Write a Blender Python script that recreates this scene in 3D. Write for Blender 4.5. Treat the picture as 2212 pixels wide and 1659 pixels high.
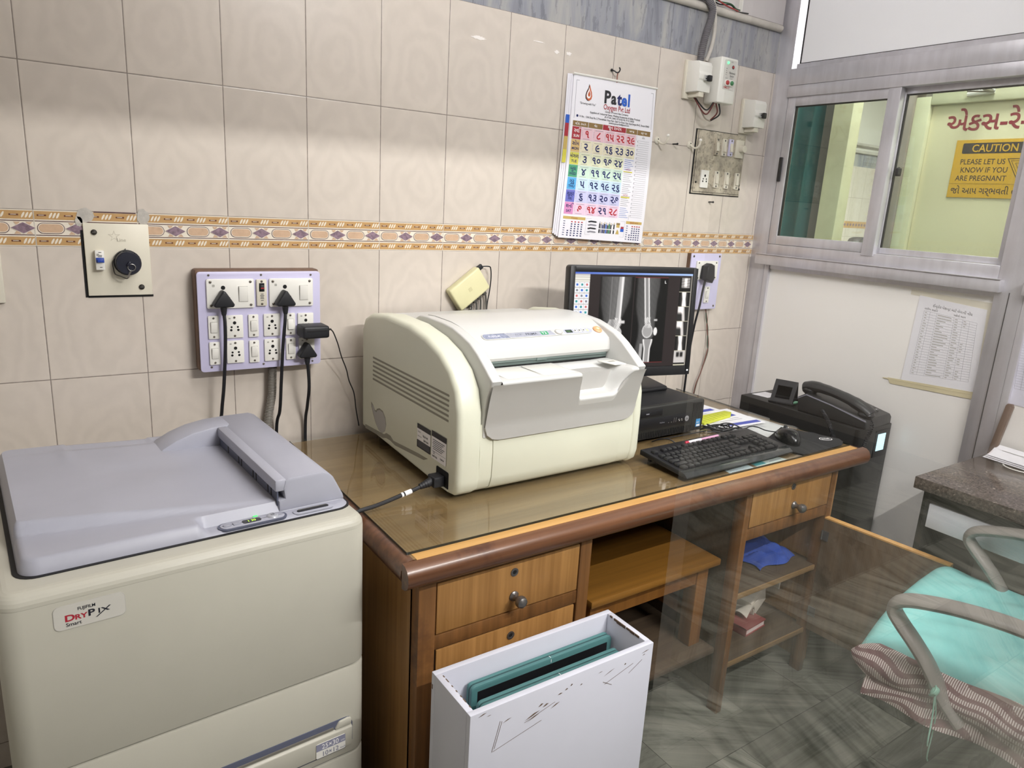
import bpy, bmesh, math, random
from mathutils import Vector, Matrix, Euler
random.seed(7)
S = bpy.context.scene
for o in list(bpy.data.objects):
    bpy.data.objects.remove(o)
COL = S.collection
PI = math.pi

# ---------------------------------------------------------------- camera
cam_d = bpy.data.cameras.new('camera')
cam = bpy.data.objects.new('camera', cam_d)
COL.objects.link(cam)
cam_d.sensor_fit = 'HORIZONTAL'
cam_d.sensor_width = 36.0
cam_d.lens = 1552.06 / 2212 * 36.0
cam_d.clip_start = 0.02
cam_d.clip_end = 60
_r = Vector((0.8279, -0.5587, 0.0560)); _d = Vector((-0.0927, -0.2343, -0.9677)); _f = Vector((0.5538, 0.7959, -0.2458))
_f.normalize(); _r = (_r - _f * _r.dot(_f)).normalized(); _d = _f.cross(_r)
if _d.z > 0: _d = -_d
m3 = Matrix((_r, -_d, -_f)).transposed()
cam.matrix_world = Matrix.Translation((-0.0372, -1.8878, 1.4212)) @ m3.to_4x4()
S.camera = cam

# ---------------------------------------------------------------- view, world
vs = S.view_settings
S.display_settings.display_device = 'sRGB'
vs.view_transform = 'Standard'
vs.look = 'None'
vs.exposure = 0.10
vs.gamma = 1.0
vs.use_curve_mapping = False
W = bpy.data.worlds.new('world'); S.world = W
W.use_nodes = True
W.node_tree.nodes['Background'].inputs[0].default_value = (0.75, 0.8, 0.9, 1)
W.node_tree.nodes['Background'].inputs[1].default_value = 0.05

# ---------------------------------------------------------------- lights (the fixtures are built further down)
def area(name, loc, tgt, sx, sy, power, col):
    l = bpy.data.lights.new(name, 'AREA'); l.shape = 'RECTANGLE'; l.size = sx; l.size_y = sy; l.energy = power; l.color = col
    o = bpy.data.objects.new(name, l); COL.objects.link(o)
    o.location = loc
    o.rotation_euler = (Vector(tgt) - Vector(loc)).to_track_quat('-Z', 'Y').to_euler()
    return o
KEY_LOC = (1.35, -2.30, 2.24)
INN_LOC = (1.05, -1.60, 2.46)
area('light_tube_outer', KEY_LOC, (1.35, -1.2, 1.4), 1.2, 0.016, 36, (1.0, 0.98, 0.95))
area('light_tube_inner', INN_LOC, (2.0, -0.75, 1.9), 1.2, 0.05, 23, (0.98, 0.98, 1.0))
area('light_ceiling_near', (1.6, -3.6, 2.85), (1.6, -3.6, 0), 0.6, 0.6, 58, (1.0, 0.985, 0.98))
area('light_ceiling_main', (0.7, -0.95, 2.86), (0.7, -0.95, 0), 0.6, 0.6, 7, (1.0, 0.96, 0.97))
area('light_added_corridor', (5.0, 0.4, 2.85), (5.0, 0.4, 0), 0.6, 0.6, 330, (1.0, 0.98, 0.93))  # added lamp, brightens the far corridor wall
area('light_added_doorway', (2.86, -0.75, 2.85), (2.86, -0.75, 0), 0.4, 0.4, 30, (1.0, 0.97, 0.94))  # added lamp, brightens the pale yellow door

# ---------------------------------------------------------------- mesh builder
class B:
    def __init__(s):
        s.v = []; s.f = []; s.mi = []; s.sm = []; s.mats = []
    def add(s, verts, faces, mat, M=None, smooth=True):
        k = len(s.v)
        if mat not in s.mats: s.mats.append(mat)
        i = s.mats.index(mat)
        for p in verts:
            p = Vector(p)
            s.v.append(M @ p if M is not None else p)
        for f in faces:
            s.f.append([a + k for a in f]); s.mi.append(i); s.sm.append(smooth)
        return s
    def bm(s, bm, mat, M=None, smooth=True):
        bm.verts.index_update()
        s.add([v.co.copy() for v in bm.verts], [[v.index for v in f.verts] for f in bm.faces], mat, M, smooth)
        bm.free(); return s
    def box(s, x0, x1, y0, y1, z0, z1, mat, bev=0.0, seg=2, M=None, taper=None):
        bm = bmesh.new()
        bmesh.ops.create_cube(bm, size=1)
        for v in bm.verts:
            tx = ty = 1.0
            if taper and v.co.z > 0: tx, ty = taper
            v.co = Vector((x0 + (v.co.x * tx + .5) * (x1 - x0), y0 + (v.co.y * ty + .5) * (y1 - y0), z0 + (v.co.z + .5) * (z1 - z0)))
        if bev > 0:
            bev = min(bev, abs(x1 - x0) * .49, abs(y1 - y0) * .49, abs(z1 - z0) * .49)
            bmesh.ops.bevel(bm, geom=bm.edges[:], offset=bev, segments=seg, affect='EDGES', profile=.5)
        return s.bm(bm, mat, M)
    def prism(s, poly, axis, a0, a1, mat, bev=0.0, seg=2, M=None, bevall=True):
        """poly: 2D outline in the two other axes (x<-yz, y<-xz, z<-xy), extruded from a0 to a1 along axis."""
        def P(p, a):
            return {'x': (a, p[0], p[1]), 'y': (p[0], a, p[1]), 'z': (p[0], p[1], a)}[axis]
        bm = bmesh.new()
        lo = [bm.verts.new(P(p, a0)) for p in poly]; hi = [bm.verts.new(P(p, a1)) for p in poly]
        n = len(poly)
        fl = bm.faces.new(lo[::-1]); fh = bm.faces.new(hi)
        for i in range(n): bm.faces.new((lo[i], lo[(i + 1) % n], hi[(i + 1) % n], hi[i]))
        bmesh.ops.recalc_face_normals(bm, faces=bm.faces[:])
        if bev > 0:
            ed = bm.edges[:] if bevall else list({e for f in (fl, fh) for e in f.edges})
            bmesh.ops.bevel(bm, geom=ed, offset=bev, segments=seg, affect='EDGES', profile=.5, clamp_overlap=True)
        return s.bm(bm, mat, M)
    def tube(s, pts, r, mat, n=8, M=None, caps=True, sub=0, flat=None):
        pts = [Vector(p) for p in pts]
        if sub: pts = spline(pts, sub)
        N = len(pts); rr = r if isinstance(r, (list, tuple)) else [r] * N
        if len(rr) != N: rr = [rr[min(len(rr) - 1, int(i * len(rr) / N))] for i in range(N)]
        V = []; F = []
        up = None
        for i, p in enumerate(pts):
            t = (pts[min(i + 1, N - 1)] - pts[max(i - 1, 0)]).normalized()
            if up is None:
                up = Vector((0, 0, 1)) if abs(t.z) < .9 else Vector((1, 0, 0))
            a = t.cross(up)
            if a.length < 1e-6: a = t.cross(Vector((0, 1, 0)))
            a.normalize(); b = a.cross(t).normalized(); up = b
            fa, fb = flat if flat else (1, 1)
            for k in range(n):
                w = 2 * PI * k / n
                V.append(p + (a * math.cos(w) * fa + b * math.sin(w) * fb) * rr[i])
        for i in range(N - 1):
            for k in range(n):
                F.append((i * n + k, i * n + (k + 1) % n, (i + 1) * n + (k + 1) % n, (i + 1) * n + k))
        if caps:
            F.append(tuple(range(n))[::-1]); F.append(tuple((N - 1) * n + k for k in range(n)))
        return s.add(V, F, mat, M)
    def lathe(s, prof, mat, n=20, M=None):
        """prof: (radius, height) pairs about +z; M places it."""
        V = []; F = []
        for (r, h) in prof:
            for k in range(n):
                a = 2 * PI * k / n
                V.append((r * math.cos(a), r * math.sin(a), h))
        m = len(prof)
        for i in range(m - 1):
            for k in range(n):
                F.append((i * n + k, i * n + (k + 1) % n, (i + 1) * n + (k + 1) % n, (i + 1) * n + k))
        F.append(tuple(range(n))[::-1]); F.append(tuple((m - 1) * n + k for k in range(n)))
        return s.add(V, F, mat, M)
    def ball(s, c, r, mat, M=None, n=14, sc=(1, 1, 1)):
        bm = bmesh.new()
        bmesh.ops.create_uvsphere(bm, u_segments=n, v_segments=max(6, n // 2), radius=r)
        for v in bm.verts: v.co = Vector((v.co.x * sc[0] + c[0], v.co.y * sc[1] + c[1], v.co.z * sc[2] + c[2]))
        return s.bm(bm, mat, M)
    def grid(s, fn, nu, nv, mat, M=None, thick=0.0):
        """surface fn(u,v) u,v in 0..1; thick>0 gives it a back offset along -normal (closed)."""
        V = [[Vector(fn(i / nu, j / nv)) for j in range(nv + 1)] for i in range(nu + 1)]
        flatV = [p for r in V for p in r]
        idx = lambda i, j: i * (nv + 1) + j
        F = [(idx(i, j), idx(i + 1, j), idx(i + 1, j + 1), idx(i, j + 1)) for i in range(nu) for j in range(nv)]
        if thick:
            k = len(flatV)
            bk = []
            for i in range(nu + 1):
                for j in range(nv + 1):
                    du = V[min(i + 1, nu)][j] - V[max(i - 1, 0)][j]; dv = V[i][min(j + 1, nv)] - V[i][max(j - 1, 0)]
                    nrm = du.cross(dv)
                    nrm = nrm.normalized() if nrm.length > 1e-12 else Vector((0, 0, 1))
                    bk.append(V[i][j] - nrm * thick)
            F += [tuple(a + k for a in f[::-1]) for f in F]
            flatV += bk
            for i in range(nu):
                F.append((idx(i, 0) + k, idx(i + 1, 0) + k, idx(i + 1, 0), idx(i, 0))); F.append((idx(i, nv), idx(i + 1, nv), idx(i + 1, nv) + k, idx(i, nv) + k))
            for j in range(nv):
                F.append((idx(0, j), idx(0, j + 1), idx(0, j + 1) + k, idx(0, j) + k)); F.append((idx(nu, j) + k, idx(nu, j + 1) + k, idx(nu, j + 1), idx(nu, j)))
        return s.add(flatV, F, mat, M)
    def poly(s, pts, mat, M=None):
        return s.add(pts, [tuple(range(len(pts)))], mat, M, False)
    def rect(s, x0, x1, y0, y1, mat, M=None, z=0.0):
        return s.poly([(x0, y0, z), (x1, y0, z), (x1, y1, z), (x0, y1, z)], mat, M)
    def text(s, body, size, mat, M, x=0, y=0, z=0.0, ax='LEFT', bold=0.0, sx=1.0, shear=0.0, sp=1.0):
        V, F = glyphs(body, size, ax, bold, shear, sp)
        return s.add([(x + p[0] * sx, y + p[1], z) for p in V], F, mat, M, False)

_gc = {}
def glyphs(body, size, ax='LEFT', bold=0.0, shear=0.0, sp=1.0):
    key = (body, size, ax, bold, shear, sp)
    if key not in _gc:
        c = bpy.data.curves.new('lettering', 'FONT')
        c.body = body; c.size = size; c.align_x = ax; c.offset = bold * size; c.shear = shear; c.space_character = sp
        c.fill_mode = 'FRONT' if hasattr(c, 'fill_mode') else c.fill_mode
        c.resolution_u = 3
        o = bpy.data.objects.new('lettering', c)
        COL.objects.link(o)
        me = bpy.data.meshes.new_from_object(o.evaluated_get(bpy.context.evaluated_depsgraph_get()))
        _gc[key] = ([tuple(v.co) for v in me.vertices], [tuple(p.vertices) for p in me.polygons])
        bpy.data.meshes.remove(me); bpy.data.objects.remove(o); bpy.data.curves.remove(c)
    return _gc[key]

def spline(p, n):
    """Catmull-Rom through the points."""
    out = []
    q = [p[0] * 2 - p[1]] + list(p) + [p[-1] * 2 - p[-2]]
    for i in range(1, len(q) - 2):
        a, b, c, d = q[i - 1], q[i], q[i + 1], q[i + 2]
        for k in range(n):
            t = k / n
            out.append(.5 * ((2 * b) + (c - a) * t + (2 * a - 5 * b + 4 * c - d) * t * t + (3 * b - a - 3 * c + d) * t ** 3))
    out.append(p[-1])
    return out
def rrect(x0, x1, y0, y1, r, n=4):
    pts = []
    for cx, cy, a in ((x1 - r, y0 + r, -90), (x1 - r, y1 - r, 0), (x0 + r, y1 - r, 90), (x0 + r, y0 + r, 180)):
        for k in range(n + 1):
            w = math.radians(a + 90 * k / n)
            pts.append((cx + r * math.cos(w), cy + r * math.sin(w)))
    return pts
def circ(cx, cy, r, n=16, ry=None):
    return [(cx + r * math.cos(2 * PI * k / n), cy + (ry or r) * math.sin(2 * PI * k / n)) for k in range(n)]
def frame_y(x, y, z):
    """matrix: local (a, b, c) -> wall-facing -y: a along +x, b up, c toward the viewer (-y)"""
    return Matrix(((1, 0, 0, x), (0, 0, -1, y), (0, 1, 0, z), (0, 0, 0, 1)))
def frame_x(x, y, z):
    """on the partition facing -x: a along -y, b up, c toward -x"""
    return Matrix(((0, 0, -1, x), (-1, 0, 0, y), (0, 1, 0, z), (0, 0, 0, 1)))
def frame(o, a, b):
    a = Vector(a).normalized(); b = Vector(b); b = (b - a * b.dot(a)).normalized(); c = a.cross(b)
    m = Matrix((a, b, c)).transposed().to_4x4(); m.translation = Vector(o); return m

# ---------------------------------------------------------------- objects
ROOTM = {}
def thing(name, label, cat, loc=(0, 0, 0), rz=0.0, group=None):
    o = bpy.data.objects.new(name, None); COL.objects.link(o)
    o.empty_display_size = .05
    o.location = loc; o.rotation_euler = (0, 0, rz)
    o['label'] = label; o['category'] = cat
    if group: o['group'] = group
    ROOTM[o.name] = (Matrix.Translation(loc) @ Matrix.Rotation(rz, 4, 'Z')).inverted()
    return o
def obj(name, b, parent=None, local=False, label=None, angle=35, loc=None):
    """one mesh object; verts are world coordinates unless local"""
    me = bpy.data.meshes.new(name)
    inv = None
    if parent is not None and not local: inv = ROOTM[parent.name]
    if loc is not None and parent is None: inv = Matrix.Translation(loc).inverted()
    vv = [(inv @ p if inv is not None else p) for p in b.v]
    me.from_pydata(vv, [], b.f)
    for m in b.mats: me.materials.append(m)
    me.polygons.foreach_set('material_index', b.mi)
    me.polygons.foreach_set('use_smooth', b.sm)
    me.update()
    bm = bmesh.new(); bm.from_mesh(me)
    bmesh.ops.recalc_face_normals(bm, faces=[f for f in bm.faces if f.smooth])
    bm.to_mesh(me); bm.free()
    me.set_sharp_from_angle(angle=math.radians(angle))
    o = bpy.data.objects.new(name, me); COL.objects.link(o)
    if parent is not None:
        o.parent = parent; ROOTM[o.name] = ROOTM[parent.name]
    elif loc is not None:
        o.location = loc
        ROOTM[o.name] = Matrix.Translation(loc).inverted()
    else: ROOTM[o.name] = Matrix.Identity(4)
    if label: o['label'] = label
    return o
def tag(o, label, cat, group=None):
    o['label'] = label; o['category'] = cat
    if group: o['group'] = group
    return o
def struct(name, b, parent=None, **k):
    o = obj(name, b, parent, **k)
    if parent is None: o['kind'] = 'structure'
    return o
def dup(o, name=None, parent=None, loc=None):
    c = o.copy(); COL.objects.link(c)
    if parent is not None: c.parent = parent
    if loc is not None: c.location = loc
    return c

# ---------------------------------------------------------------- materials
def hexc(h):
    r = [int(h[i:i + 2], 16) / 255 for i in (0, 2, 4)]
    return tuple(c / 12.92 if c <= .04045 else ((c + .055) / 1.055) ** 2.4 for c in r) + (1,)
class N:
    """tiny node-graph helper"""
    def __init__(s, name):
        s.m = bpy.data.materials.new(name); s.m.use_nodes = True
        s.t = s.m.node_tree; s.n = s.t.nodes; s.bsdf = s.n['Principled BSDF']; s.out = s.n['Material Output']
    def new(s, typ, **k):
        n = s.n.new(typ)
        for a, v in k.items():
            if a.startswith('i_'): n.inputs[int(a[2:])].default_value = v
            else: setattr(n, a, v)
        return n
    def link(s, a, b): s.t.links.new(a, b)
    def math(s, op, a, b=None, c=None):
        n = s.n.new('ShaderNodeMath'); n.operation = op
        for i, x in enumerate((a, b, c)):
            if x is None: continue
            if isinstance(x, (int, float)): n.inputs[i].default_value = x
            else: s.link(x, n.inputs[i])
        return n.outputs[0]
    def pos(s):
        return s.n.new('ShaderNodeNewGeometry').outputs['Position']
    def sep(s, v):
        n = s.n.new('ShaderNodeSeparateXYZ'); s.link(v, n.inputs[0]); return n.outputs
    def comb(s, x, y, z):
        n = s.n.new('ShaderNodeCombineXYZ')
        for i, a in enumerate((x, y, z)):
            if isinstance(a, (int, float)): n.inputs[i].default_value = a
            else: s.link(a, n.inputs[i])
        return n.outputs[0]
    def mapping(s, v, loc=(0, 0, 0), rot=(0, 0, 0), scale=(1, 1, 1)):
        n = s.n.new('ShaderNodeMapping'); n.inputs[1].default_value = loc; n.inputs[2].default_value = rot; n.inputs[3].default_value = scale
        s.link(v, n.inputs[0]); return n.outputs[0]
    def noise(s, v, scale=5, detail=3, rough=.5, dist=0.0):
        n = s.n.new('ShaderNodeTexNoise'); n.inputs['Scale'].default_value = scale; n.inputs['Detail'].default_value = detail
        n.inputs['Roughness'].default_value = rough; n.inputs['Distortion'].default_value = dist
        if v is not None: s.link(v, n.inputs['Vector'])
        return n.outputs[0]
    def ramp(s, fac, stops):
        n = s.n.new('ShaderNodeValToRGB'); e = n.color_ramp.elements
        while len(e) < len(stops): e.new(.5)
        for el, (p, c) in zip(e, stops): el.position = p; el.color = c
        s.link(fac, n.inputs[0]); return n.outputs[0]
    def mix(s, fac, a, b, blend='MIX'):
        n = s.n.new('ShaderNodeMix'); n.data_type = 'RGBA'; n.blend_type = blend
        for i, x in ((0, fac), (6, a), (7, b)):
            if isinstance(x, (int, float)): n.inputs[i].default_value = x
            elif isinstance(x, tuple): n.inputs[i].default_value = x
            else: s.link(x, n.inputs[i])
        return n.outputs[2]
    def bump(s, h, strength=.2, dist=.002):
        n = s.n.new('ShaderNodeBump'); n.inputs['Strength'].default_value = strength; n.inputs['Distance'].default_value = dist
        s.link(h, n.inputs['Height']); s.link(n.outputs[0], s.bsdf.inputs['Normal'])
    def set(s, col=None, rough=None, metal=None, spec=None):
        for key, v in (('Base Color', col), ('Roughness', rough), ('Metallic', metal), ('Specular IOR Level', spec)):
            if v is None: continue
            if isinstance(v, (int, float, tuple)): s.bsdf.inputs[key].default_value = v
            else: s.link(v, s.bsdf.inputs[key])
        return s.m
_mc = {}
def mat(name, h, rough=.5, metal=0.0, spec=.5, var=.05, scale=8.0, emit=None, coat=0.0, bump=0.0):
    """plain material with a little procedural unevenness"""
    if name in _mc: return _mc[name]
    g = N(name)
    c = hexc(h) if isinstance(h, str) else h
    if var:
        tc = g.n.new('ShaderNodeTexCoord').outputs['Object']
        f = g.noise(tc, scale, 4, .6)
        lo = tuple(max(0, x * (1 - var)) for x in c[:3]) + (1,); hi = tuple(min(1, x * (1 + var)) for x in c[:3]) + (1,)
        col = g.ramp(f, [(.3, lo), (.7, hi)])
        g.set(col, rough, metal, spec)
        if bump: g.bump(g.noise(tc, scale * 12, 2), bump, .001)
    else: g.set(c, rough, metal, spec)
    if coat: g.bsdf.inputs['Coat Weight'].default_value = coat; g.bsdf.inputs['Coat Roughness'].default_value = .1
    if emit:
        g.bsdf.inputs['Emission Color'].default_value = c; g.bsdf.inputs['Emission Strength'].default_value = emit
    _mc[name] = g.m
    return g.m
def flat(name, h, rough=.6, emit=None):
    return mat(name, h, rough, var=0.0, emit=emit)
# ================================================================= SETTING
def tile_mat(name, z0, tint='d1c7bc'):
    g = N(name)
    p = g.sep(g.pos())
    u = g.math('DIVIDE', p[0], .2); v = g.math('DIVIDE', g.math('SUBTRACT', p[2], z0), .3)
    iu = g.math('FLOOR', u); iv = g.math('FLOOR', v)
    fu = g.math('SUBTRACT', u, iu); fv = g.math('SUBTRACT', v, iv)
    du = g.math('MULTIPLY', g.math('MINIMUM', fu, g.math('SUBTRACT', 1.0, fu)), .2)
    dv = g.math('MULTIPLY', g.math('MINIMUM', fv, g.math('SUBTRACT', 1.0, fv)), .3)
    d = g.math('MINIMUM', du, dv)
    wn = g.new('ShaderNodeTexWhiteNoise'); wn.noise_dimensions = '2D'
    g.link(g.comb(iu, iv, 0), wn.inputs[0])
    # the moulded swirl: mirrored in every second tile
    par = g.math('PINGPONG', u, 1.0)
    loc = g.comb(g.math('MULTIPLY', par, .2), g.math('MULTIPLY', fv, .3), g.math('MULTIPLY', iv, .37))
    wv = g.new('ShaderNodeTexWave'); wv.wave_type = 'RINGS'; wv.rings_direction = 'Z'
    wv.inputs['Scale'].default_value = 5.5; wv.inputs['Distortion'].default_value = 9; wv.inputs['Detail'].default_value = 3; wv.inputs['Detail Scale'].default_value = 1.6
    mp = g.mapping(loc, loc=(-.11, -.17, 0), rot=(0, 0, .5), scale=(1.5, 1, 1)); g.link(mp, wv.inputs[0])
    cl = g.noise(loc, 14, 4, .6, .6)
    c = hexc(tint)
    a = tuple(x * .95 for x in c[:3]) + (1,); b = tuple(min(1, x * 1.035) for x in c[:3]) + (1,)
    col = g.ramp(g.math('ADD', g.math('MULTIPLY', wv.outputs[1], .28), g.math('MULTIPLY', cl, .72)), [(.25, a), (.75, b)])
    var = g.math('ADD', .965, g.math('MULTIPLY', wn.outputs[0], .05))
    col = g.mix(1.0, col, g.comb(var, var, var), 'MULTIPLY')
    gn = g.noise(g.pos(), 60, 2)
    wid = g.math('ADD', .0006, g.math('MULTIPLY', gn, .0009))
    gr = g.math('LESS_THAN', d, wid)
    col = g.mix(gr, col, hexc('8a8078'))
    g.set(col, .23, 0, .5)
    h = g.math('MINIMUM', g.math('MULTIPLY', d, 350), 1.0)
    h = g.math('ADD', h, g.math('MULTIPLY', wv.outputs[1], .02))
    g.bump(h, .35, .0012)
    return g.m
M_TILE_LO = tile_mat('cream_swirl_tile_lower', 1.27)
M_TILE_UP = tile_mat('cream_swirl_tile_upper', 1.3466)

def marble_band():
    g = N('blue_grey_marble_slab')
    p = g.pos()
    a = g.noise(g.mapping(p, rot=(0, .12, 0), scale=(14, 3, 2.2)), 1, 5, .65, .8)
    b = g.noise(g.mapping(p, scale=(60, 8, 14)), 1, 4, .6)
    col = g.ramp(a, [(.28, hexc('74757e')), (.45, hexc('8f9199')), (.6, hexc('a3a2a1')), (.75, hexc('b3b0aa'))])
    col = g.mix(g.math('MULTIPLY', g.math('LESS_THAN', b, .42), .35), col, hexc('55565e'))
    x = g.math('DIVIDE', g.math('ADD', g.sep(p)[0], .47), .77); f = g.math('SUBTRACT', x, g.math('FLOOR', x))
    col = g.mix(g.math('LESS_THAN', f, .0022), col, hexc('55555a'))
    return g.set(col, .35)
M_MARB = marble_band()

def floor_mat():
    g = N('streaked_green_grey_marble_floor')
    p = g.sep(g.pos())
    TX, TY = .60, .30
    v = g.math('DIVIDE', p[1], TY); iv = g.math('FLOOR', v)
    sh = g.math('MULTIPLY', g.math('FRACT', g.math('MULTIPLY', iv, .37)), TX)
    u = g.math('DIVIDE', g.math('ADD', p[0], sh), TX); iu = g.math('FLOOR', u)
    fu = g.math('SUBTRACT', u, iu); fv = g.math('SUBTRACT', v, iv)
    d = g.math('MINIMUM', g.math('MULTIPLY', g.math('MINIMUM', fu, g.math('SUBTRACT', 1.0, fu)), TX), g.math('MULTIPLY', g.math('MINIMUM', fv, g.math('SUBTRACT', 1.0, fv)), TY))
    wn = g.new('ShaderNodeTexWhiteNoise'); wn.noise_dimensions = '2D'; g.link(g.comb(iu, iv, 0), wn.inputs[0])
    rot = g.new('ShaderNodeVectorRotate'); rot.rotation_type = 'Z_AXIS'
    g.link(g.pos(), rot.inputs['Vector']); g.link(g.math('MULTIPLY', g.math('ROUND', g.math('MULTIPLY', wn.outputs[0], 3)), .62), rot.inputs['Angle'])
    off = g.new('ShaderNodeVectorMath'); off.operation = 'ADD'; g.link(rot.outputs[0], off.inputs[0]); g.link(wn.outputs[1], off.inputs[1])
    a = g.noise(g.mapping(off.outputs[0], scale=(1.3, 13, 1)), 1, 6, .66, .9)
    b = g.noise(g.mapping(off.outputs[0], scale=(2.2, 42, 1)), 1, 4, .62, .5)
    c = g.noise(off.outputs[0], 7, 4, .6)
    col = g.ramp(a, [(.32, hexc('3a3d3a')), (.41, hexc('6a6c65')), (.52, hexc('8e8f86')), (.72, hexc('b0aea2'))])
    st = g.sep(wn.outputs[1])[1]; col = g.mix(g.math('MULTIPLY', g.math('LESS_THAN', b, .40), g.math('MULTIPLY', st, .75)), col, hexc('2f3230'))
    col = g.mix(g.math('MULTIPLY', c, .35), col, hexc('8d8c74'))
    va = g.math('ADD', .55, g.math('MULTIPLY', wn.outputs[0], .62)); col = g.mix(1.0, col, g.comb(va, va, va), 'MULTIPLY')
    col = g.mix(g.math('LESS_THAN', d, .0011), col, hexc('4a4a45'))
    g.bump(g.math('MINIMUM', g.math('MULTIPLY', d, 300), 1.0), .2, .001)
    return g.set(col, .18, 0, .5)
M_FLOOR = floor_mat()
M_PAINT = mat('off_white_painted_plaster', 'cfc9c8', .75, var=.05, scale=3)
M_PAINT2 = mat('white_painted_plaster', 'dedad2', .7, var=.03, scale=3)
M_OUTER = mat('taupe_outer_room_paint', '7f776d', .7, var=.05, scale=3)
M_SKIRT = mat('dark_stone_skirting', '4a4742', .3)
M_LEDGE = mat('worn_white_painted_ledge', 'c3bdb4', .6, var=.15, scale=14)
M_CEIL = mat('white_ceiling', 'e0dedb', .8, var=.02)

# floor, ceiling, outer walls
b = B(); b.box(-1.3, 8.3, -5.1, 2.4, -.12, 0, M_FLOOR); struct('floor', b)
b = B(); b.box(-1.3, 8.3, -5.1, 2.4, 2.9, 3.0, M_CEIL); struct('ceiling', b)
b = B(); b.box(-1.3, -1.2, -1.75, 0.1, 0, 2.9, M_PAINT2); b.box(-1.3, -1.2, -5.0, -1.75, 0, 2.9, M_OUTER); struct('wall_left', b)
b = B(); b.box(-1.3, 8.3, -5.1, -5.0, 0, 2.9, M_OUTER); struct('wall_front', b)
b = B(); b.box(4.2, 4.3, -5.0, -1.85, .12, 2.9, M_OUTER); b.box(4.19, 4.3, -5.0, -1.85, 0, .12, M_SKIRT); struct('wall_near_right', b)

# tiled back wall with its ornamental border and marble band
M_CREAMB = mat('border_tile_cream', 'e9e0d0', .25, var=.02)
M_TAN = mat('border_tile_tan', 'c09a68', .28, var=.08, scale=30)
M_MAROON = mat('border_tile_maroon_line', '54333a', .3, var=.05)
M_PEACH = mat('border_tile_peach', 'cdae92', .25, var=.08, scale=60)
M_MAUVE = mat('border_tile_mauve_stone', '8b7682', .25, var=.35, scale=120)
M_BRN = mat('border_tile_brown_dash', '6d4436', .3, var=.1)
b = B()
def wq(x0, x1, z0, z1, m): b.add([(x0, 0, z0), (x1, 0, z0), (x1, 0, z1), (x0, 0, z1)], [(0, 1, 2, 3)], m, None, False)
XL, XR = -1.2, 2.41
wq(XL, XR, 0, 1.27, M_TILE_LO); wq(XL, XR, 1.27, 1.3466, M_CREAMB); wq(XL, XR, 1.3466, 1.9466, M_TILE_UP); wq(XL, XR, 1.9466, 2.09, M_MARB); wq(XL, XR, 2.09, 2.9, M_PAINT)
b.add([(XL, .1, 0), (XR, .1, 0), (XR, .1, 2.9), (XL, .1, 2.9), (XL, 0, 0), (XR, 0, 0), (XR, 0, 2.9), (XL, 0, 2.9)], [(0, 1, 2, 3), (4, 5, 1, 0), (7, 6, 2, 3), (5, 1, 2, 6), (4, 0, 3, 7)], M_PAINT2, None, False)
def fy(pts, m, y): b.add([(x, y, z) for x, z in pts], [tuple(range(len(pts)))], m, None, False)
def seg(x0, x1, z0, z1, m, y): fy([(x0, z0), (x1, z0), (x1, z1), (x0, z1)], m, y)
Z0 = 1.27
# the border stops where the round-socket plate was let into the wall
def gaps(x0, x1):
    if x1 <= .088 or x0 >= .222: return [(x0, x1)]
    out = []
    if x0 < .088: out.append((x0, .088))
    if x1 > .222: out.append((.222, x1))
    return out
XB = -.6
for k in range(-3, 13):
    xa = k * .2; xb = min(xa + .2, XR)
    for (za, zb) in ((1.272, 1.2895), (1.327, 1.3445)): seg(xa + .0012, xb - .0012, za, zb, M_TAN, -.0004)
    for zz in (1.2925, 1.3226): seg(xa + .0012, xb - .0012, zz, zz + .0016, M_MAROON, -.0004)
    seg(xa - .0007, xa + .0007, Z0, 1.3466, M_LEDGE, -.0005)
    for j in range(4):
        px = xa + .05 * j
        if px + .05 > XR + .001: continue
        for zc in (1.2808, 1.3358):
            seg(px + .006, px + .023, zc - .0017, zc + .0017, M_BRN, -.0007); seg(px + .009, px + .019, zc - .0003, zc + .0008, M_CREAMB, -.0009)
            for i in range(3):
                cx = px + .031 + i * .0068
                fy([(cx + .0023 * math.cos(t) + .45 * .0062 * math.sin(t), zc + .0062 * math.sin(t)) for t in [2 * PI * q / 10 for q in range(10)]], M_CREAMB, -.0007)
    for j in range(2):
        cx = xa + .03 + .1 * j; zc = 1.3083
        if cx + .075 > XR: continue
        fy(rrect(cx - .0255, cx + .0255, zc - .0118, zc + .0118, .0115, 5), M_MAROON, -.0006)
        fy(rrect(cx - .0243, cx + .0243, zc - .0106, zc + .0106, .0105, 5), M_CREAMB, -.0008)
        fy(rrect(cx - .0228, cx + .0228, zc - .0090, zc + .0090, .0089, 5), M_PEACH, -.0010)
        dx = cx + .0495
        for sx in (-1, 1):
            for sz in (-1, 1):
                fy([(dx + sx * .005, zc + sz * .0128), (dx + sx * .017, zc + sz * .0128), (dx + sx * .011, zc + sz * .0045)], M_PEACH, -.0006)
        fy([(dx - .0238, zc), (dx, zc - .0132), (dx + .0238, zc), (dx, zc + .0132)], M_CREAMB, -.0008)
        fy([(dx - .0222, zc), (dx, zc - .0118), (dx + .0222, zc), (dx, zc + .0118)], M_MAUVE, -.0010)
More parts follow.
